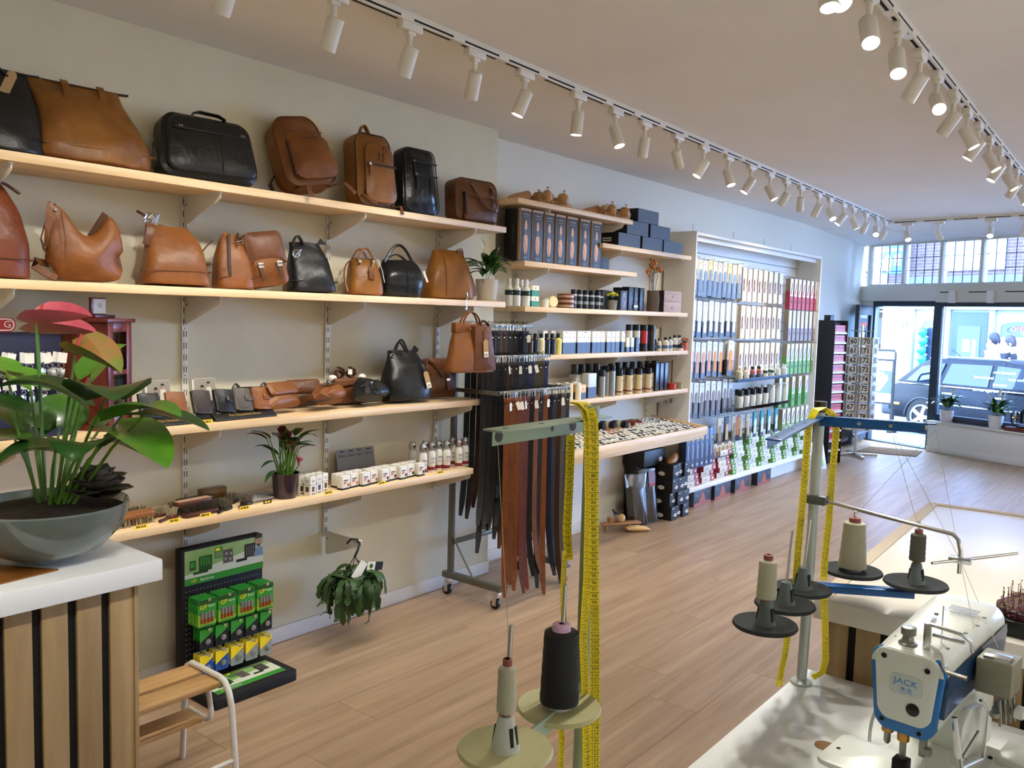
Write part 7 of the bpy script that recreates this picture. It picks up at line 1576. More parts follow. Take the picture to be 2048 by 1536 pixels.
def packA(k, top, low, foot, w=.082, h=.30, lowh=.45):
    return [('card', k + 'c', lambda: MB(pm(top)).b(-w / 2, 0, -h, w / 2, .012, 0).mesh('part')), ('lower_card', k + 'l', lambda: MB(pm(low)).b(-w / 2, -.0008, -h, w / 2, .0126, -h * (1 - lowh)).mesh('part')),
            ('insole', k + 'f', lambda: MB(pm(foot, .7)).prism(foot_poly(0, -h * .86, w * .58, h * .6), -.003, -.0008).mesh('part')), ('logo_mark', k + 'm', lambda: MB(M_dtext).prism([(-.003, -.035), (.003, -.035), (.003, -.028), (0, -.02), (-.003, -.028)], -.001, 0).mesh('part')), ('hook', 'phk', phook)]
def packB(k, h=.30):
    w = .088
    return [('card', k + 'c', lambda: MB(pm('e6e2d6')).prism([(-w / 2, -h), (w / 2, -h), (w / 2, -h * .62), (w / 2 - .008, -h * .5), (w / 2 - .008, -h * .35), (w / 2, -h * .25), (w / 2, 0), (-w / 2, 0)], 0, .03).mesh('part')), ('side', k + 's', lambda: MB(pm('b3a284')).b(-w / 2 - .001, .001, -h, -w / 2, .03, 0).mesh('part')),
            ('insole', k + 'f', lambda: MB(pm('7a3c34', .7)).prism(foot_poly(-.018, -h * .7, .026, h * .38), -.0012, 0).mesh('part')), ('hook', 'phk', phook)]
def packC(k, top, low, ins, w=.078, h=.31):
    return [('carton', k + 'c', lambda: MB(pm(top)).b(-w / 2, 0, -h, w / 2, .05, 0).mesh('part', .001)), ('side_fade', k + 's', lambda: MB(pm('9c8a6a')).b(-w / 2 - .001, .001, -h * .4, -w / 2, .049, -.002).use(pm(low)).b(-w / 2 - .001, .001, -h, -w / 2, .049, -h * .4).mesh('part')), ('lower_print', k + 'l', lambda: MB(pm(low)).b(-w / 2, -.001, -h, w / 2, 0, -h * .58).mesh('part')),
            ('insole_print', k + 'f', lambda: MB(pm(ins, .6)).prism([(-.024, -h * .5), (-.012, -h * .53), (.02, -h * .2), (.024, -h * .14), (.01, -h * .16)], -.0014, 0).use(pm('1c1c20')).prism(circ(.01, 10, .0, -h * .75, .016), -.0018, 0).mesh('part')), ('hook', 'phk', phook)]
ROWZ = [2.105, 1.765, 1.425, 1.085]; RN = ['top row', 'second row', 'third row', 'fourth row']
AT = [('e4d6a8', '5b6570', '7c93ad'), ('cfd9e4', '23272c', 'e8eaea'), ('c2c8cf', '3a3f46', 'c99a82'), ('bfc4ca', '3f4247', '7d7873')]
AN = ['cream insole pack with blue-grey insole', 'pale blue insole pack with white insole', 'grey insole pack with peach insole', 'grey insole pack with taupe insole']
CT = [('d8cfc8', 'b23a3e', '8a4650'), ('c9c3b6', '8d7f78', 'e2e0d8'), ('d4d6c8', '6ea04a', '5a7aa4'), ('d4d6c8', '5f9a4c', '49667a')]
CN = ['red and white insole box', 'beige insole box with pale soles', 'green and white insole box', 'green insole box']
rr = random.Random(2)
YP = 3.235
for r_ in range(4):
    z = ROWZ[r_]
    nA = (10, 8, 8, 8)[r_]
    for i in range(nA):
        px = 1388 + i * (88 / (nA - 1 if r_ != 0 else 9)) * (.92 if r_ else 1)
        top, low, ft = AT[r_]
        if r_ == 0: top = ('e4d6a8', 'e0c894', 'd8d2be', 'e2c878')[i % 4]
        if r_ == 2 and i in (4, 5): ft = 'd0893c'
        for q in range(2):
            y = YP + q * .07
            goods('insole_pack', 'insole pack', '%s, %s in the %s%s' % (AN[r_], nth(i, nA), RN[r_], '' if q == 0 else ', behind'), 'insole packs on hooks', ax(px, 620, YP) + q * .004, y, z - (i % 3) * .006, packA('A%d%s%s' % (r_, top, ft), top, low, ft)[:5 if q == 0 else 2], 0, (0, rr.uniform(-.02, .02), 0))
    if r_ == 2: goods('insole_pack', 'insole pack', 'large dark insole pack with an orange insole, hanging askew in the third row', None, ax(1462, 700, 3.2), 3.2, z + .005, packA('AX', 'c4b894', '2a2622', 'd0893c', .1, .31), rot=(0, .06, 0))
    if r_ < 3:
        for i in range(8):
            for q in range(2):
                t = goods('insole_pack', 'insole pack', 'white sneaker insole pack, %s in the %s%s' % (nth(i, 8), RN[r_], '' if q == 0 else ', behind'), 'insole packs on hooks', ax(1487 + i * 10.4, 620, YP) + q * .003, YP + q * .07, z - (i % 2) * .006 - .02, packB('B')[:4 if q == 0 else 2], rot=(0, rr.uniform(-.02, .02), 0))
                if q == 0: obj('lettering', text('sneakers', .034, M_dtext), t, (.018, -.0012, -.17), (0, -PI / 2, 0))
    nC = (7, 7, 7, 5)[r_]
    for i in range(nC):
        px = (1580 if r_ < 3 else 1568) + i * (8.2 if r_ < 3 else 13); top, low, ins = CT[r_]
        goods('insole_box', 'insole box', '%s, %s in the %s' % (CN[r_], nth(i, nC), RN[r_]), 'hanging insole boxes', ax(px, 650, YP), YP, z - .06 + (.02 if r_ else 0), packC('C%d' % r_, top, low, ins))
# clear shelves with bottles in the fourth row
M_acr = glass('acrylic', 'e8f0f0', .05, .1)
xa, xb = ax(1472, 780, 3.15), ax(1578, 780, 3.15)
for z, nm in ((1.06, 'upper'), (.80, 'lower')):
    t = thing('acrylic_shelf', '%s clear shelf of bottles in the insole unit' % nm, 'shelf', (xa, 3.14, z)); obj('shelf_plate', MB(M_acr).b(0, 0, 0, xb - xa, .3, .005).mesh('plate'), t); obj('front_lip', MB(M_acr).b(0, 0, .005, xb - xa, .003, .03).mesh('lip'), t)
n = 16
for i in range(n):
    px = 1478 + i * 6.3; kind = 0 if i < 3 else 1 if i < 8 else 2 if i < 12 else 3
    b_, c_, nm = (('d8d2b8', 'd8d2b8', 'cream'), ('a85a50', '141416', 'red-labelled'), ('dcdccc', 'e4e4da', 'green-labelled white'), ('dcdcd2', 'e0e0d8', 'white'))[kind]
    goods('care_bottle', 'bottle', 'small %s bottle, %s on the upper clear shelf' % (nm, nth(i, n)), 'bottles on the clear shelves', ax(px, 780, 3.19), 3.185 + (i % 2) * .05, 1.066, can_parts('ub%d' % kind, .022, .12, pm(b_), pm(c_), .025, ((pm('2c4a30'), .05, .075),) if kind == 2 else ((pm('4a5a6a'), .02, .05),) if kind == 1 else (), .012))
for i in range(n):
    px = 1478 + i * 6.3; blk = i < 9
    goods('sport_spray' if blk else 'white_bottle', 'spray can', '%s, %s on the lower clear shelf' % ('white spray with black top and swirl' if blk else 'plain white spray bottle', nth(i, n)), 'sprays on the clear shelves', ax(px, 830, 3.19), 3.185 + (i % 2) * .06, .806, can_parts('lb%d' % blk, .026, .175 if blk else .19, M_wb, M_black if blk else M_wb, .055 if blk else .03) + ([('swirl', 'swl', lambda: MB(M_dtext).prism([(-.012, .03), (.006, .028), (.016, .045), (.012, .065), (-.002, .07), (.006, .055), (.0, .044)], -.0275, -.0262).mesh('part'))] if blk else []))
# fifth row
for i in range(6):
    t = goods('blue_box', 'box', 'tall slate-blue insole box, %s low in the unit' % nth(i, 6), 'slate-blue boxes', ax(1377 + i * 9.2, 880, 3.18), 3.175, .375, [('carton', 'blb', lambda: MB(pm('33486a')).b(-.04, 0, 0, .04, .07, .32).mesh('part', .001)), ('gold_mark', 'blg', lambda: MB(M_gold).prism([(-.018, .225), (-.008, .25), (0, .232), (.01, .25), (.016, .225), (.008, .238), (0, .222), (-.008, .238)], -.001, 0).mesh('part')), ('white_print', 'blw', lambda: MB(M_ltext).b(-.01, -.001, .02, .008, 0, .042).b(-.003, -.001, .08, .003, 0, .2).mesh('part'))])
for i in range(9):
    c = (('c9c4b0', '4a443c', '8a7a60'), ('3a3a3c', '2a2a2c', 'c9a47c'))[i % 2] if i < 3 else (('b8aa90', '35322e', 'c9a070') if i < 5 else ('2f8a94', '3c4248', 'dfe4e6'))
    goods('insole_pack', 'insole pack', '%s, %s in the fifth row' % ('small insole pack' if i < 5 else 'teal insole pack with white soles', nth(i, 9)), 'insole packs on hooks', ax(1440 + i * 14.0, 850, YP), YP, .745 if i != 4 else .74, packA('D' + c[0], *c, w=.08, h=.24))
for i in range(5): goods('brown_card', 'insole pack', 'cream heel-pad card with dark base, %s under the small packs' % nth(i, 5), 'heel pad cards', ax(1430 + i * 8, 900, YP), YP, .52, packA('E', 'cdbf9c', '2b2a28', '9a7448', w=.075, h=.13))
for i in range(4): one('pencil_pack', 'orange and yellow striped lace pack, %s in the fifth row' % nth(i, 4), 'lace pack', MB(pm('b0561c')).b(-.012, 0, -.2, .012, .01, 0).use(pm('e0a83a')).b(-.004, -.001, -.17, .004, 0, -.01).use(M_blackm).b(-.012, -.0012, -.22, .012, .01, -.17).mesh('pack'), (ax(1472 + i * 2.8, 850, YP), YP, .73))
for i in range(7): goods('insole_box', 'insole box', 'white and grey insole box with dark soles, %s in the fifth row' % nth(i, 7), 'hanging insole boxes', ax(1568 + i * 9, 840, YP), YP, .72, packC('F', 'd6d4cc', '8aa06a', '2c3038', h=.26))
# boxes on the base shelf
bxr = lambda c, k: [('carton', k + 'b', lambda: MB(pm('cfc8b4')).b(-.118, 0, 0, .118, .2, .049).mesh('part', .001)), ('colour_end', k + 'e', lambda: MB(pm(c)).b(.04, -.001, .001, .1185, .2, .048).b(-.119, .0, 0, -.118, .2, .049).mesh('part')), ('barcode', k + 'w', lambda: MB(M_ltext).b(.075, -.0018, .016, .1, -.0008, .034).use(pm('a49a86')).b(-.06, -.0018, .018, -.02, -.0008, .03).mesh('part'))]
bxg = lambda c, k: [('carton', k + 'b', lambda: MB(pm('cfcabc')).b(-.118, 0, 0, .118, .2, .049).mesh('part', .001)), ('colour_end', k + 'e', lambda: MB(pm(c)).b(-.1185, -.001, .001, -.04, .2, .048).mesh('part')), ('barcode', k + 'w', lambda: MB(M_ltext).b(-.1, -.0018, .016, -.075, -.0008, .034).use(pm('a0a094')).b(.02, -.0018, .018, .06, -.0008, .03).mesh('part'))]
STK = [(1385, 3, 'r'), (1418, 5, 'r'), (1449, 5, 'r'), (1475, 6, 'g'), (1503, 7, 'g'), (1529, 7, 'g'), (1552, 6, 'g'), (1575, 7, 'g'), (1597, 7, 'g'), (1618, 7, 'g')]
for i, (px, nb, c) in enumerate(STK):
    x = max(UX0 + .1, min(UX1 - .1, ax(px, 945, 3.23)))
    for k in range(nb):
        goods('insole_carton', 'carton', '%s insole carton, stack %s, %s' % ('red' if c == 'r' else 'green', nth(i, 10), 'bottom' if k == 0 else ORD[k] + ' box up'), 'cartons on the base shelf', x + (k % 2) * .006, 3.225 + .012 * ((k * 7 + i) % 3), .201 + k * .05, bxr('9e3a44', 'RB') if c == 'r' else bxg('5f8e38', 'GB'))
for i, px in enumerate((1398, 1438, 1477, 1520)):
    x = ax(px, 985, 3.30); goods('sole_box', 'box', 'dark blue box with an orange peak print, %s on the floor' % nth(i, 4), 'peak print boxes', x, 3.265, 0, [('carton', 'skb', lambda: MB(pm('30343e')).b(-.165, 0, 0, .165, .06, .15).mesh('part', .001)), ('peak_print', 'skp', lambda: MB(pm('a8583a')).prism([(-.165, 0), (.165, 0), (.165, .025), (.06, .03), (.02, .11), (-.02, .11), (-.07, .03), (-.165, .025)], -.001, 0).mesh('part')), ('logo', 'skl', lambda: MB(pm('c9a58a')).prism(circ(.006, 8, 0, .085), -.002, -.0008).use(M_lt).prism([(-.11, .10), (-.095, .08), (-.09, .085), (-.105, .105)], -.001, 0).prism([(.1, .09), (.11, .11), (.115, .108), (.105, .088)], -.001, 0).mesh('part'))])

# ------------------------------------------------------------------ black rack of red packets
RK = at_z(1649, 928, 0); SPN = at_z(1709, 912, 0)
t = thing('packet_rack', 'tall black floor rack filled with red packets near the door', 'display rack', RK, (0, 0, math.radians(-14)))
obj('cabinet', MB(M_blackm).b(0, 0, 0, .24, .02, .08).b(0, .02, 0, .24, .19, 1.62).mesh('cabinet', .003), t)
obj('side_panel', MB(M_blackm).b(-.012, -.04, 0, 0, .19, 1.64).b(.24, -.04, 0, .25, .19, 1.64).mesh('side_panel', .002), t)
obj('top_knob', MB(M_black).b(.04, .06, 1.62, .12, .14, 1.70).mesh('knob', .006), t)
M_redp = pm('c8321c', .4); rpk = MB(M_redp).b(-.0185, 0, 0, .0185, .02, .085).use(M_ltext).b(-.015, -.0012, .012, .015, 0, .018).use(pm('2a1a14')).b(-.014, -.0012, .05, .014, 0, .06).mesh('packet')
for r_ in range(13):
    z = 1.50 - r_ * .112
    obj('rack_shelf', MB(M_steel).b(0, -.035, z - .012, .24, .02, z).b(0, -.037, z - .014, .24, -.034, z + .008).mesh('rack_shelf'), t)
    if r_ == 12: continue
    for c_ in range(6):
        k = one('red_packet', 'red packet, %s on the %s shelf of the black rack' % (nth(c_, 6), 'top' if r_ == 0 else ORD[r_]), 'packet', rpk, group='red packets on the black rack')
        k.location = Matrix.Rotation(math.radians(-14), 3, 'Z') @ V((.022 + c_ * .039, -.024, z + .001)) + RK; k.rotation_euler = (0, 0, math.radians(-14))
lb = thing('insole_carton', 'white and green boxed insole leaning at the end of the white unit', 'carton', (9.36, 3.14, 0), (math.radians(-16), 0, -.5))
obj('carton', MB(M_wb).b(-.09, 0, 0, .09, .03, .3).mesh('carton', .002), lb); obj('insole_print', MB(pm('6fae3c')).prism(foot_poly(.01, .03, .07, .24), -.0014, 0).use(pm('23282a')).prism(foot_poly(-.01, .03, .06, .2), -.002, -.0012).mesh('print'), lb)

# ------------------------------------------------------------------ house number spinner
t = thing('number_spinner', 'revolving stand of house number plates in front of the open door', 'display stand', SPN, (0, 0, math.radians(-73)))
obj('post', MB(M_chrome).tube([(0, 0, 0), (0, 0, 1.6)], .016, 12).mesh('post'), t)
for a in (20, 110, 200, 290):
    c, s_ = math.cos(math.radians(a)), math.sin(math.radians(a)); obj('foot', MB(M_chrome).strap([(c * .02, s_ * .02, .03), (c * .27, s_ * .27, .02)], .035, .03, (-s_, c, 0)).mesh('foot', .003), t)
obj('crossbar', MB(M_chrome).b(-.13, -.008, 1.52, .13, .008, 1.53).mesh('crossbar'), t)
M_plate = mat('number_plate', 'dcd8d0', .35); plm = MB(M_plate).prism(rrect(.088, .098, .012, 3), -.0025, .0025).mesh('plate')
M_panel = pm('1c2026', .5)
for ci, (x0, y0, rz, base) in enumerate(((-.085, -.11, 0, 60), (.06, -.11, 0, 70), (.165, -.045, 62, 80), (-.175, -.05, -62, 50))):
    for r_ in range(10):
        z = 1.40 - r_ * .113; skew = .35 if (base == 60 and r_ == 9) else 0
        obj('wire_shelf', MB(M_chrome).b(-.062, .004, -.056, .062, .05, -.053).b(-.066, .003, -.05, .066, .006, .05).use(M_panel).b(-.06, .006, -.045, .06, .009, .045).mesh('wire'), t, (x0, y0, z), (0, 0, math.radians(rz)))
        p_ = obj('number_plate', plm, t, (x0, y0, z), (0, skew, math.radians(rz)))
        obj('numeral', text(str(base + r_), .088, M_dtext, .82), p_, (0, -.003, 0))

# ------------------------------------------------------------------ door mat, window ledge things
mp_ = [(11.62, 3.28), (11.02, 3.27), (11.18, 2.60), (11.74, 2.66)]
one('door_mat', 'brown coir mat inside the shop door', 'mat', MB(mat('coir', '8a6a4c', .95, col2='745638', scale=60, bump=.4)).prism(mp_, .0, .008, 'z').mesh('mat'))
def ledge(px, py): q, u = at_f(px, py, -.05); return u
u1 = ledge(1892, 838); u2 = ledge(1990, 852)
pa = fp(u1, .396, -.045); pb_ = fp(u2, .396, -.045)
lily(pa.x, pa.y, .396, 'peace lily in a white pot, left one on the window ledge', 1.35, M_potw, 46, 15, 4); lily(pb_.x, pb_.y, .396, 'peace lily in a white pot, right one on the window ledge', 1.4, M_potw, 50, 19, 5)
u3 = ledge(2036, 862); q = fp(u3 + .09, .396, -.03)
t = thing('antique_sewing_machine', 'antique black sewing machine on a wooden base at the window', 'sewing machine', q, (0, 0, FROT))
obj('wooden_base', MB(M_mah).b(-.22, -.09, 0, .3, .09, .05).mesh('wooden_base', .004), t)
obj('body', MB(M_black).b(-.1, -.05, .05, .2, .05, .07).tube([(.16, 0, .07), (.16, 0, .22), (.12, 0, .25), (-.04, 0, .25), (-.07, 0, .22), (-.07, 0, .1)], [.035, .03, .028, .024, .024, .015], 12).mesh('body', .003), t)
obj('hand_wheel', MB(M_black).tube([V((-.15, .075 * math.cos(a * PI / 8), .16 + .075 * math.sin(a * PI / 8))) for a in range(17)], .01, 8).use(M_brass).tube([(-.15, -.075, .16), (-.15, .075, .16)], .005, 6).tube([(-.15, 0, .085), (-.15, 0, .235)], .005, 6).tube([(-.19, 0, .16), (-.07, 0, .16)], .012, 8).mesh('wheel'), t)
# lettering on the shop window, applied to read from the street
M_vinyl = mat('window_vinyl', 'f4f6f8', .6); _n = M_vinyl.node_tree; _t = _n.nodes.new('ShaderNodeBsdfTranslucent'); _t.inputs[0].default_value = (.8, .85, .9, 1); _n.links.new(_t.outputs[0], _n.nodes['Material Output'].inputs[0])
lt = obj('window_lettering', None, win); lt.location = (0, .0725, 0)
def wt(s, px, py, size):
    _, u = at_f(px, py, .068); qz = at_f(px, py, .068)[0].z; obj('lettering', text(s, size, M_vinyl), lt, (u, 0, qz), (0, 0, PI))
for s, px in (('S', 1945), ('U', 1976), ('I', 1996), ('S', 2020), ('T', 2041)): wt(s, px, 692, .085)
for s, px, py in (('slotenservice', 2009, 746), ('lederherstel', 1967, 755), ('shoe care  ·', 2030, 760), ('stomerij', 1999, 770), ('·', 2028, 772), ('horloge service', 1970, 781), ('·', 2017, 783)): wt(s, px, py, .052)

# ------------------------------------------------------------------ the street
GZ = -.09
FS = FO - FU * .2
def sp(u, o, z=0): p = FS + FU * u + FN * o; return V((p.x, p.y, z))
def street(name, lab, cat, u, o, z, rz=0, grp=None): return thing(name, lab, cat, sp(u, o, z), (0, 0, FROT + rz), grp)
M_pave = mat('street_paving', '62676e', .85, col2='555a62', scale=14, bump=.2)
g = obj('street_ground', MB(M_pave).prism([(-14, .14), (9, .14), (9, 14), (-14, 14)], -.3, GZ, 'z').b(.15, .11, -.3, 1.15, .5, -.012).mesh('street_ground'), None, FS, (0, 0, FROT), kind='structure')
obj('kerb', MB(pm('a2a6ac', .8)).b(-14, 1.45, GZ, 9, 1.57, GZ + .015).mesh('kerb'), g)
obj('gutter_line', MB(pm('6a6e76', .8)).b(-14, 5.0, GZ, 9, 5.12, GZ + .012).mesh('gutter'), g)
def brickm():
    m = bpy.data.materials.new('far_brick'); m.use_nodes = True; N = m.node_tree.nodes; L = m.node_tree.links
    b = N['Principled BSDF']; b.inputs['Roughness'].default_value = .85
    bt = N.new('ShaderNodeTexBrick'); bt.inputs['Color1'].default_value = lin('4c3634'); bt.inputs['Color2'].default_value = lin('412d2c'); bt.inputs['Mortar'].default_value = lin('625a58')
    bt.inputs['Scale'].default_value = 1; bt.inputs['Mortar Size'].default_value = .006; bt.inputs['Brick Width'].default_value = .22; bt.inputs['Row Height'].default_value = .065
    tc = N.new('ShaderNodeTexCoord'); sx = N.new('ShaderNodeSeparateXYZ'); cx = N.new('ShaderNodeCombineXYZ')
    L.new(tc.outputs['Object'], sx.inputs[0]); L.new(sx.outputs[0], cx.inputs[0]); L.new(sx.outputs[2], cx.inputs[1]); L.new(cx.outputs[0], bt.inputs[0]); L.new(bt.outputs[0], b.inputs[0])
    return m
M_brick = brickm(); M_stuc = mat('stucco', '868b90', .85); M_blued = mat('blue_door', '1f2f58', .4); M_dglass = mat('dark_window', '28323e', .08, coat=.3); M_cwin = mat('curtained_window', 'a9b6c2', .2)
BO = 6.5
def bb(name, lab, u0, u1, h):
    return street(name, lab, 'building', 0, BO, GZ)
b = bb('townhouse', 'white-fronted brick house with number 19 across the street', -4.05, 3, 6)
B = lambda nm, m, *bx, bev=.0: obj(nm, (lambda mb: ([mb.b(*q) for q in bx], mb)[1])(MB(m)).mesh(nm, bev), b)
B('brick_wall', M_brick, (-4.05, 0, 2.62, 4, .4, 6.2)); B('dark_wall_band', pm('4c5060', .8), (-4.05, -.02, 2.5, 4, .02, 2.75))
B('shopfront_wall', M_stuc, (-4.1, 0, 0, 4, .4, 2.6)); B('cornice', M_stuc, (-4.15, -.16, 2.36, 4, 0, 2.52), (-4.15, -.1, 2.05, 4, 0, 2.12), bev=.01)
B('pilaster', M_stuc, (-4.1, -.1, 0, -3.72, 0, 2.36), bev=.01); B('pilaster', M_stuc, (-3.02, -.06, 0, -2.9, 0, 2.1)); B('pilaster', M_stuc, (-2.08, -.06, 0, -1.96, 0, 2.1)); B('pilaster', M_stuc, (-.9, -.06, 0, -.75, 0, 2.1))
for u0, u1 in ((-3.6, -3.05), (-2.85, -2.12), (-1.92, -.92)): B('transom_window', pm('7f8894', .3), (u0, -.02, 2.14, u1, 0, 2.3))
d_ = B('front_door', M_blued, (-2.86, -.04, .1, -2.1, 0, 2.0), bev=.004); obj('door_glass', MB(M_dglass).b(-2.72, -.05, .75, -2.24, -.038, 1.72).mesh('glass'), d_); obj('push_bar', MB(M_ltext).b(-2.86, -.075, .9, -2.12, -.05, .95).mesh('bar'), d_)
obj('door_poster', MB(pm('d0503c')).b(-2.6, -.055, 1.35, -2.44, -.05, 1.45).use(M_ltext).b(-2.6, -.055, 1.2, -2.44, -.05, 1.35).use(pm('78b86a')).b(-2.4, -.055, 1.1, -2.31, -.05, 1.45).mesh('poster'), d_)
def archw(u0, u1, z1, nm='arched_window'):
    w = (u1 - u0) / 2; c = (u0 + u1) / 2; pts = [(u0, .5), (u1, .5)] + [(c + w * math.cos(a * PI / 10), z1 - .12 + .12 * math.sin(a * PI / 10)) for a in range(11)]
    o = obj(nm, MB(M_dglass).prism(pts, -.02, .0).mesh(nm), b); obj('window_surround', MB(M_stuc).tube([(x, -.02, z) for x, z in pts] + [(pts[0][0], -.02, pts[0][1])], .022, 6).mesh('surround'), o); return o
archw(-3.55, -3.06, 1.84); aw = archw(-1.86, -.98, 1.84)
obj('window_poster', MB(M_ltext).b(-1.86, -.03, .9, -.98, -.022, 1.52).mesh('poster'), aw)
M_neon = mat('neon_red', 'ff4a3a', .5, emit=3); M_neonb = mat('neon_blue', '4a4aff', .5, emit=2)
ns = obj('neon_sign', MB(M_neonb).tube([V((-1.42 + .30 * math.cos(a * PI / 12), -.035, 1.665 + .085 * math.sin(a * PI / 12))) for a in range(25)], .006, 6).mesh('neon'), aw)
obj('lettering', text('OPEN', .13, M_neon), ns, (-1.46, -.04, 1.68)); obj('lettering', text('TH', .09, M_ltext), ns, (-1.36, -.042, 1.585))
obj('lettering', text('19', .17, M_dtext), b, (-3.9, -.102, 1.70))
bl = MB(mat('blue_balloon', '1f7fd0', .2)).lathe([(0, -.1)] + [(.095 * math.sin(a * PI / 10), -.1 * math.cos(a * PI / 10)) for a in range(1, 10)] + [(0, .1)], 16, cap=False).mesh('balloon')
for k in range(5): one('balloon', 'blue balloon, %s in the column by the arched window' % ('lowest', 'second up', 'third up', 'fourth up', 'topmost')[k], 'balloon', bl, sp(-3.44 + .02 * (k % 2), BO - .15, .72 + k * .19), group='blue balloons')
wn = B('upper_window', M_ltext, (-3.06, -.06, 2.85, -1.86, .0, 4.2), bev=.01)
for u0, u1 in ((-2.95, -2.55), (-2.48, -1.97)): obj('window_pane', MB(M_cwin).b(u0, -.07, 2.96, u1, -.055, 4.1).mesh('pane'), wn)
obj('curtain', MB(M_ltext).prism([(-2.7, 3.0), (-2.55, 3.0), (-2.55, 3.5)], -.075, -.07).prism([(-2.2, 3.0), (-1.97, 3.0), (-1.97, 3.45)], -.075, -.07).mesh('curtain'), wn)
wn = B('upper_window', M_ltext, (.2, -.06, 2.85, 1.4, .0, 4.2), bev=.01); obj('window_pane', MB(M_cwin).b(.3, -.07, 2.96, 1.3, -.055, 4.1).mesh('pane'), wn)
b = bb('townhouse', 'neighbouring shop house with number 21 and a brown interior', -12, -4.05, 6)
B('brick_wall', M_brick, (-12, .02, 2.62, -4.05, .42, 6.2)); B('shopfront_wall', M_stuc, (-12, .3, 0, -4.05, .6, 2.62)); B('cornice', M_stuc, (-12, -.14, 2.3, -4.15, .3, 2.62), bev=.01)
B('pilaster', M_stuc, (-4.5, -.08, .55, -4.17, .3, 2.3), (-4.55, -.12, GZ, -4.15, .3, .55), bev=.01); obj('lettering', text('21', .13, M_dtext), b, (-4.3, -.083, 1.56)); B('blue_pipe', pm('7e9cc4', .5), (-4.17, -.06, 0, -4.11, 0, 2.3))
B('shop_interior', pm('3a2a20', .8), (-6.5, .27, .9, -4.5, .3, 2.3)); B('interior_shelf', pm('8a6a44', .7), (-6.5, .2, .1, -4.5, .28, 1.15)); B('display_picture', pm('241a18', .5), (-4.95, .2, 1.25, -4.6, .27, 1.85)); B('transom_bars', pm('565f70', .5), (-6.5, .1, 1.98, -4.5, .14, 2.02), (-6.5, .1, 2.06, -4.5, .14, 2.10))
wn = B('upper_window', M_ltext, (-4.95, -.04, 2.6, -4.5, .02, 4.2), bev=.01); B('upper_window', pm('6f8fb4', .2), (-5.35, -.04, 2.9, -5.0, .02, 4.2), bev=.01)
t = street('banner_sign', 'blue snack bar banner with fries and a burger over the street', 'sign', -4.12, BO - .35, 2.72)
obj('banner', MB(pm('2a4a98', .5)).b(-.24, -.01, 0, .24, .01, 1.1).mesh('banner', .002), t)
obj('lettering', text('Cafetaria', .125, pm('e86a5a')), t, (0, -.012, .52))
obj('fries_print', MB(pm('e8d8b8')).prism([(-.2, .08), (-.06, .02), (-.02, .3), (-.12, .45), (-.22, .3)], -.013, -.01).use(pm('d8b05a')).prism([(-.17, .12), (-.1, .1), (-.08, .3), (-.12, .36)], -.015, -.012).mesh('print'), t)
obj('burger_print', MB(pm('b0584a')).prism(circ(.09, 12, .12, .36, .06), -.013, -.01).prism(circ(.09, 12, .12, .2, .035), -.013, -.01).use(pm('e8d0b8')).prism(circ(.09, 12, .12, .28, .03), -.014, -.01).mesh('print'), t)
obj('wall_bracket', MB(M_blackm).b(-.02, .01, 1.0, .02, .35, 1.03).b(-.02, .01, .05, .02, .35, .08).mesh('bracket'), t)

# ------------------------------------------------------------------ parked estate car
c = street('estate_car', 'dark blue estate car parked outside the shop window', 'car', 0, 2.05, GZ)
M_car = mat('car_paint', '080b12', .35, spec=.2); M_carg = mat('car_glass', '0d1a28', .03, spec=.7); M_tyre = mat('tyre', '121214', .8); M_plast = mat('car_plastic', '1a1d24', .5)
CWD = 1.5
low = [(-1.0, .28), (-1.06, .34), (-1.08, .46), (-1.02, .52), (-1.0, .56), (-.98, .74), (-.9, .78), (.4, .77), (1.9, .74), (2.9, .62), (3.05, .5), (3.08, .3), (2.95, .22), (-.9, .22)]
def across(poly, prof): return [[V((x, y, z)) if k == 1 else V((1.0 + (x - 1.0) * k, y, .5 + (z - .5) * k)) for x, z in poly] for y, k in prof]
obj('car_body', MB(M_car).loft(across(low, ((.0, .95), (.03, .985), (.1, 1), (CWD - .1, 1), (CWD - .03, .985), (CWD, .95)))).mesh('car_body'), c)
gh = [(-.92, .77), (-.55, 1.11), (-.42, 1.17), (-.1, 1.205), (.8, 1.215), (1.3, 1.17), (2.0, .77)]
obj('cabin', MB(M_car).loft([[V((x, y0 + (.16 if z > 1 else .04) * s_, z)) for x, z in gh] for y0, s_ in ((.0, 1), (CWD, -1))]).mesh('cabin', .015), c)
def sidewin(pts): return MB(M_carg).loft([[V((x, .035 + (z - .79) * .30, z)) for x, z in pts], [V((x, .06 + (z - .79) * .30, z)) for x, z in pts]])
for pts in ([(-.72, .82), (-.5, 1.06), (-.12, 1.13), (-.18, .82)], [(-.10, .82), (-.02, 1.13), (.62, 1.14), (.62, .82)], [(.70, .82), (.70, 1.14), (1.18, 1.11), (1.6, .82)]): obj('side_window', sidewin(pts).mesh('side_window'), c)
obj('rear_window', MB(M_carg).loft([[V((-.935, y, .8)), V((-.62, y + s_ * .1, 1.08)), V((-.6, y + s_ * .1, 1.07)), V((-.9, y, .79))] for y, s_ in ((.12, 1), (CWD - .12, -1))]).mesh('rear_window'), c)
obj('chrome_strip', MB(M_chrome).b(-.85, .005, .775, 1.7, .03, .79).mesh('strip'), c); obj('side_moulding', MB(M_chrome).b(-.3, -.012, .50, 2.4, .005, .515).mesh('moulding'), c)
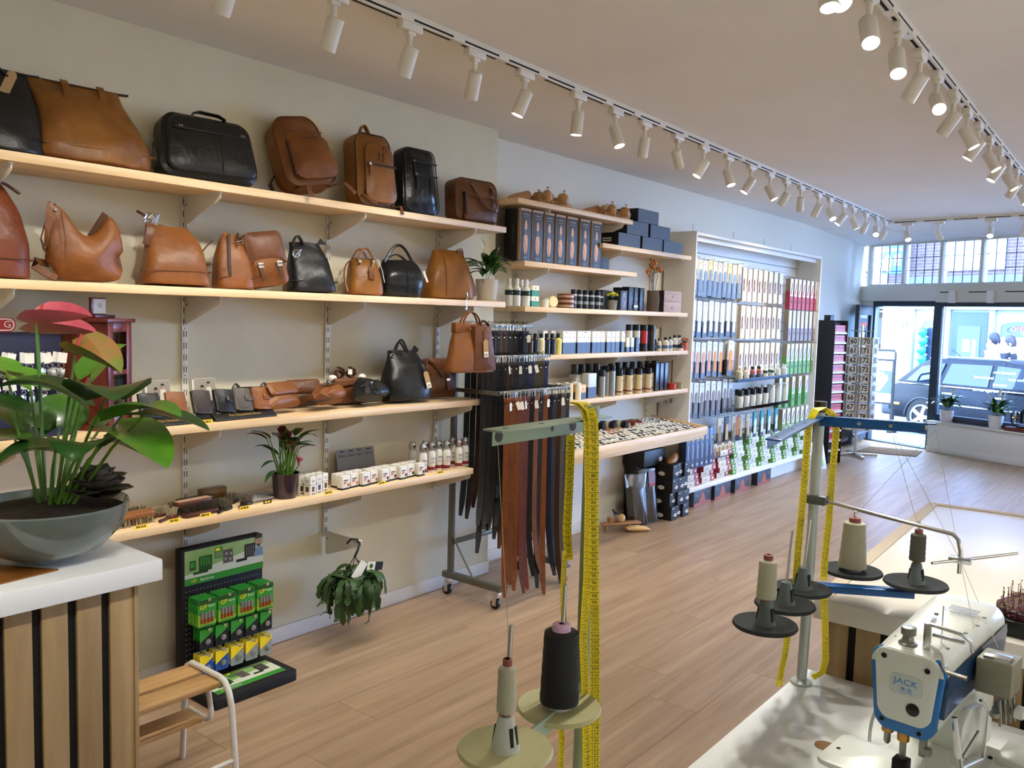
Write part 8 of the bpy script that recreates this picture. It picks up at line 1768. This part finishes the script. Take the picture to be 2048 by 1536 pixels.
obj('roof_rail', MB(M_chrome).tube([(-.4, .17, 1.19), (-.3, .17, 1.225), (.7, .17, 1.235), (.85, .17, 1.22)], .014, 8).mesh('rail'), c); obj('aerial', MB(M_blackm).tube([(-.2, .7, 1.2), (-.4, .7, 1.33)], .006, 6).mesh('aerial'), c)
for u in (-.05, .78): obj('door_handle', MB(M_chrome).b(u, -.02, .66, u + .17, .005, .69).mesh('handle', .006), c)
obj('tail_light', MB(mat('tail_red', 'c02a30', .2, coat=1)).b(-1.02, -.008, .56, -.9, .12, .76).mesh('tail_light', .02), c); obj('rear_bumper', MB(M_plast).b(-1.13, .01, .24, -.62, CWD - .01, .5).mesh('bumper', .04, 3), c)
obj('side_marker', MB(mat('marker_orange', 'e07a2a', .3)).b(-.95, -.004, .42, -.78, .02, .46).mesh('marker', .004), c)
for u in (-.38, 2.2):
    for y in (.0, CWD - .17):
        w = obj('wheel', MB(M_tyre).tube([(u, y - .005, .27), (u, y + .17, .27)], .27, 28).mesh('tyre', .02), c); r_ = MB(mat('alloy', 'b9bec6', .3, metal=.7)).tube([(u, y - .012, .27), (u, y, .27)], .06, 12)
        for k in range(5): a = k * 2 * PI / 5; r_.strap([(u, y - .012, .27), (u + .17 * math.cos(a), y - .012, .27 + .17 * math.sin(a))], .055, .012, (-math.sin(a), 0, math.cos(a)))
        r_.tube([V((u + .18 * math.cos(a * PI / 12), y - .008, .27 + .18 * math.sin(a * PI / 12))) for a in range(25)], .014, 6); obj('wheel_rim', r_.mesh('rim'), w)
    obj('wheel_arch', MB(M_plast).tube([V((u + .30 * math.cos(a * PI / 12), .0, .27 + .30 * math.sin(a * PI / 12))) for a in range(13)], .014, 6).mesh('arch'), c)

# ------------------------------------------------------------------ board and flag at the door
t = street('pavement_sign', 'pavement board with a poster of tan shoes outside the door', 'sign', -.80, 1.55, GZ, .35)
obj('frame', MB(M_blackm).tube([(-.22, 0, .35), (-.22, 0, 1.26), (-.2, 0, 1.3), (.2, 0, 1.3), (.22, 0, 1.26), (.22, 0, .35)], .016, 8).b(-.22, -.02, .45, .22, .02, 1.16).b(-.26, -.16, 0, -.2, .16, .05).b(.2, -.16, 0, .26, .16, .05).b(-.24, -.05, .05, -.2, .05, .4).b(.2, -.05, .05, .24, .05, .4).mesh('frame'), t)
obj('poster', MB(M_ltext).b(-.19, -.026, .48, .19, -.02, 1.13).use(pm('28345c')).b(-.19, -.028, .62, .19, -.025, .98).mesh('poster'), t)
obj('shoe_print', MB(pm('b98a80')).prism([(-.15, .66), (-.1, .64), (.06, .86), (.08, .95), (0, .96), (-.08, .84)], -.031, -.028).prism([(-.04, .66), (.02, .65), (.14, .84), (.13, .92), (.06, .9)], -.032, -.028).mesh('print'), t)
t = street('feather_flag', 'yellow feather flag on a grey pole outside the door', 'flag', -.24, .62, GZ)
obj('pole', MB(pm('8f9aa8', .4)).tube([(0, 0, .03), (-.02, 0, .5), (-.05, 0, 1.45)], .014, 8).b(-.12, -.03, 0, .28, .03, .03).mesh('pole'), t)
obj('banner', MB(pm('e8cc1c', .6)).prism([(-.03, .38), (.03, .42), (.06, .8), (.11, 1.0), (.06, 1.25), (-.04, 1.45), (-.05, 1.0)], -.004, .004).mesh('banner'), t)
obj('banner_print', MB(M_dtext).b(.0, -.006, 1.0, .05, -.004, 1.02).b(.0, -.006, .94, .055, -.004, .96).b(.0, -.006, .88, .05, -.004, .9).b(.0, -.006, .82, .045, -.004, .84).mesh('print'), t, kind='stuff')

# ------------------------------------------------------------------ passers-by
M_skin = mat('skin', 'c8957a', .5, sss=.05); M_hair1 = mat('hair_black', '17151a', .5); M_hair2 = mat('hair_brown', '2c201c', .5)
def skinned(name, verts, edges, m, parent):
    me = bpy.data.meshes.new(name); me.from_pydata([v[:3] for v in verts], edges, []); me.materials.append(m)
    o = obj(name, me, parent); o.modifiers.new('skin', 'SKIN').use_smooth_shade = True
    for i, v in enumerate(verts): sv = me.skin_vertices[0].data[i]; sv.radius = v[3] if isinstance(v[3], tuple) else (v[3], v[3]); sv.use_root = i == 0
    o.modifiers.new('sub', 'SUBSURF').levels = 2; o.modifiers['sub'].render_levels = 2
    return o
def person(lab, u, o_, shirt, trousers, hair, s_, word=None):
    t = street('person', lab, 'person', u, o_, GZ, PI, 'passers-by'); t.scale = (s_,) * 3       # local +x is the walking direction
    bd = [(0, 0, .92, (.15, .11)), (0, 0, 1.08, (.13, .1)), (.01, 0, 1.28, (.16, .11)), (.0, 0, 1.43, (.10, .08)), (.01, 0, 1.52, (.055, .055)), (.03, 0, 1.60, (.075, .075)), (.035, 0, 1.68, (.088, .078)), (.02, 0, 1.75, (.075, .07)), (.125, 0, 1.635, (.012, .012))]
    ed = [(0, 1), (1, 2), (2, 3), (3, 4), (4, 5), (5, 6), (6, 7), (5, 8)]
    for sy in (-1, 1):
        k = len(bd); bd += [(0, sy * .17, 1.41, .055), (-.03 * sy, sy * .22, 1.15, .042), (.12 * -sy, sy * .22, .93, .033), (.16 * -sy, sy * .21, .85, .03)]; ed += [(3, k), (k, k + 1), (k + 1, k + 2), (k + 2, k + 3)]
        k = len(bd); bd += [(0, sy * .09, .86, .085), (.12 * sy, sy * .09, .48, .058), (.08 * sy - .06, sy * .09, .09, .04), (.08 * sy + .08, sy * .09, .035, .035)]; ed += [(0, k), (k, k + 1), (k + 1, k + 2), (k + 2, k + 3)]
    body = skinned('body', bd, ed, M_skin, t)
    skinned('shirt', [(0, 0, .88, (.17, .13)), (0, 0, 1.08, (.15, .12)), (.01, 0, 1.28, (.18, .13)), (0, 0, 1.45, (.10, .09))] + [q for sy in (-1, 1) for q in ((0, sy * .175, 1.42, .075), (-.03 * sy, sy * .225, 1.15, .058), (.11 * -sy, sy * .22, .95, .045))], [(0, 1), (1, 2), (2, 3), (3, 4), (4, 5), (5, 6), (3, 7), (7, 8), (8, 9)], shirt, t)
    skinned('trousers', [(0, 0, .94, (.165, .125))] + [q for sy in (-1, 1) for q in ((0, sy * .09, .84, .1), (.12 * sy, sy * .09, .48, .075), (.08 * sy - .06, sy * .09, .1, .06))], [(0, 1), (1, 2), (2, 3), (0, 4), (4, 5), (5, 6)], trousers, t)
    hb = MB(hair); hb.loft([[V((.0 + ox + r_ * math.cos(a * PI / 8), r_ * .92 * math.sin(a * PI / 8), z)) for a in range(16)] for r_, z, ox in ((.07, 1.62, -.045), (.092, 1.66, -.03), (.106, 1.72, -.005), (.105, 1.78, .01), (.08, 1.83, .012), (.03, 1.855, .01))]); wob(hb, 0, .012, 25, 3); obj('hair', hb.mesh('hair'), t)
    for sy in (-1, 1): obj('shoe', MB(M_blackm).prism(rrect(.26, .09, .04, 4, .08 * sy + .02, sy * .09), 0, .07, 'z').mesh('shoe', .02), t); obj('eye', MB(M_dark).box((.112, sy * .03, 1.675), (.012, .022, .01)).mesh('eye', .003), t); obj('ear', MB(M_skin).box((.03, sy * .083, 1.66), (.035, .018, .055)).mesh('ear', .007), t)
    obj('mouth', MB(pm('8a4a44')).box((.115, 0, 1.585), (.01, .04, .009)).mesh('mouth', .002), t)
    if word: obj('lettering', text(word, .12, M_ltext), t, (0, .152, 1.22), (0, 0, PI))
person('passer-by with black hair and a white shirt walking left past the car', -1.22, 5.25, pm('d4dce4', .8), pm('2a2f3a', .8), M_hair1, .87)
person('passer-by with dark brown hair and a black printed top walking left', -.78, 5.0, pm('14151a', .8), pm('23252c', .8), M_hair2, .85, 'ern')
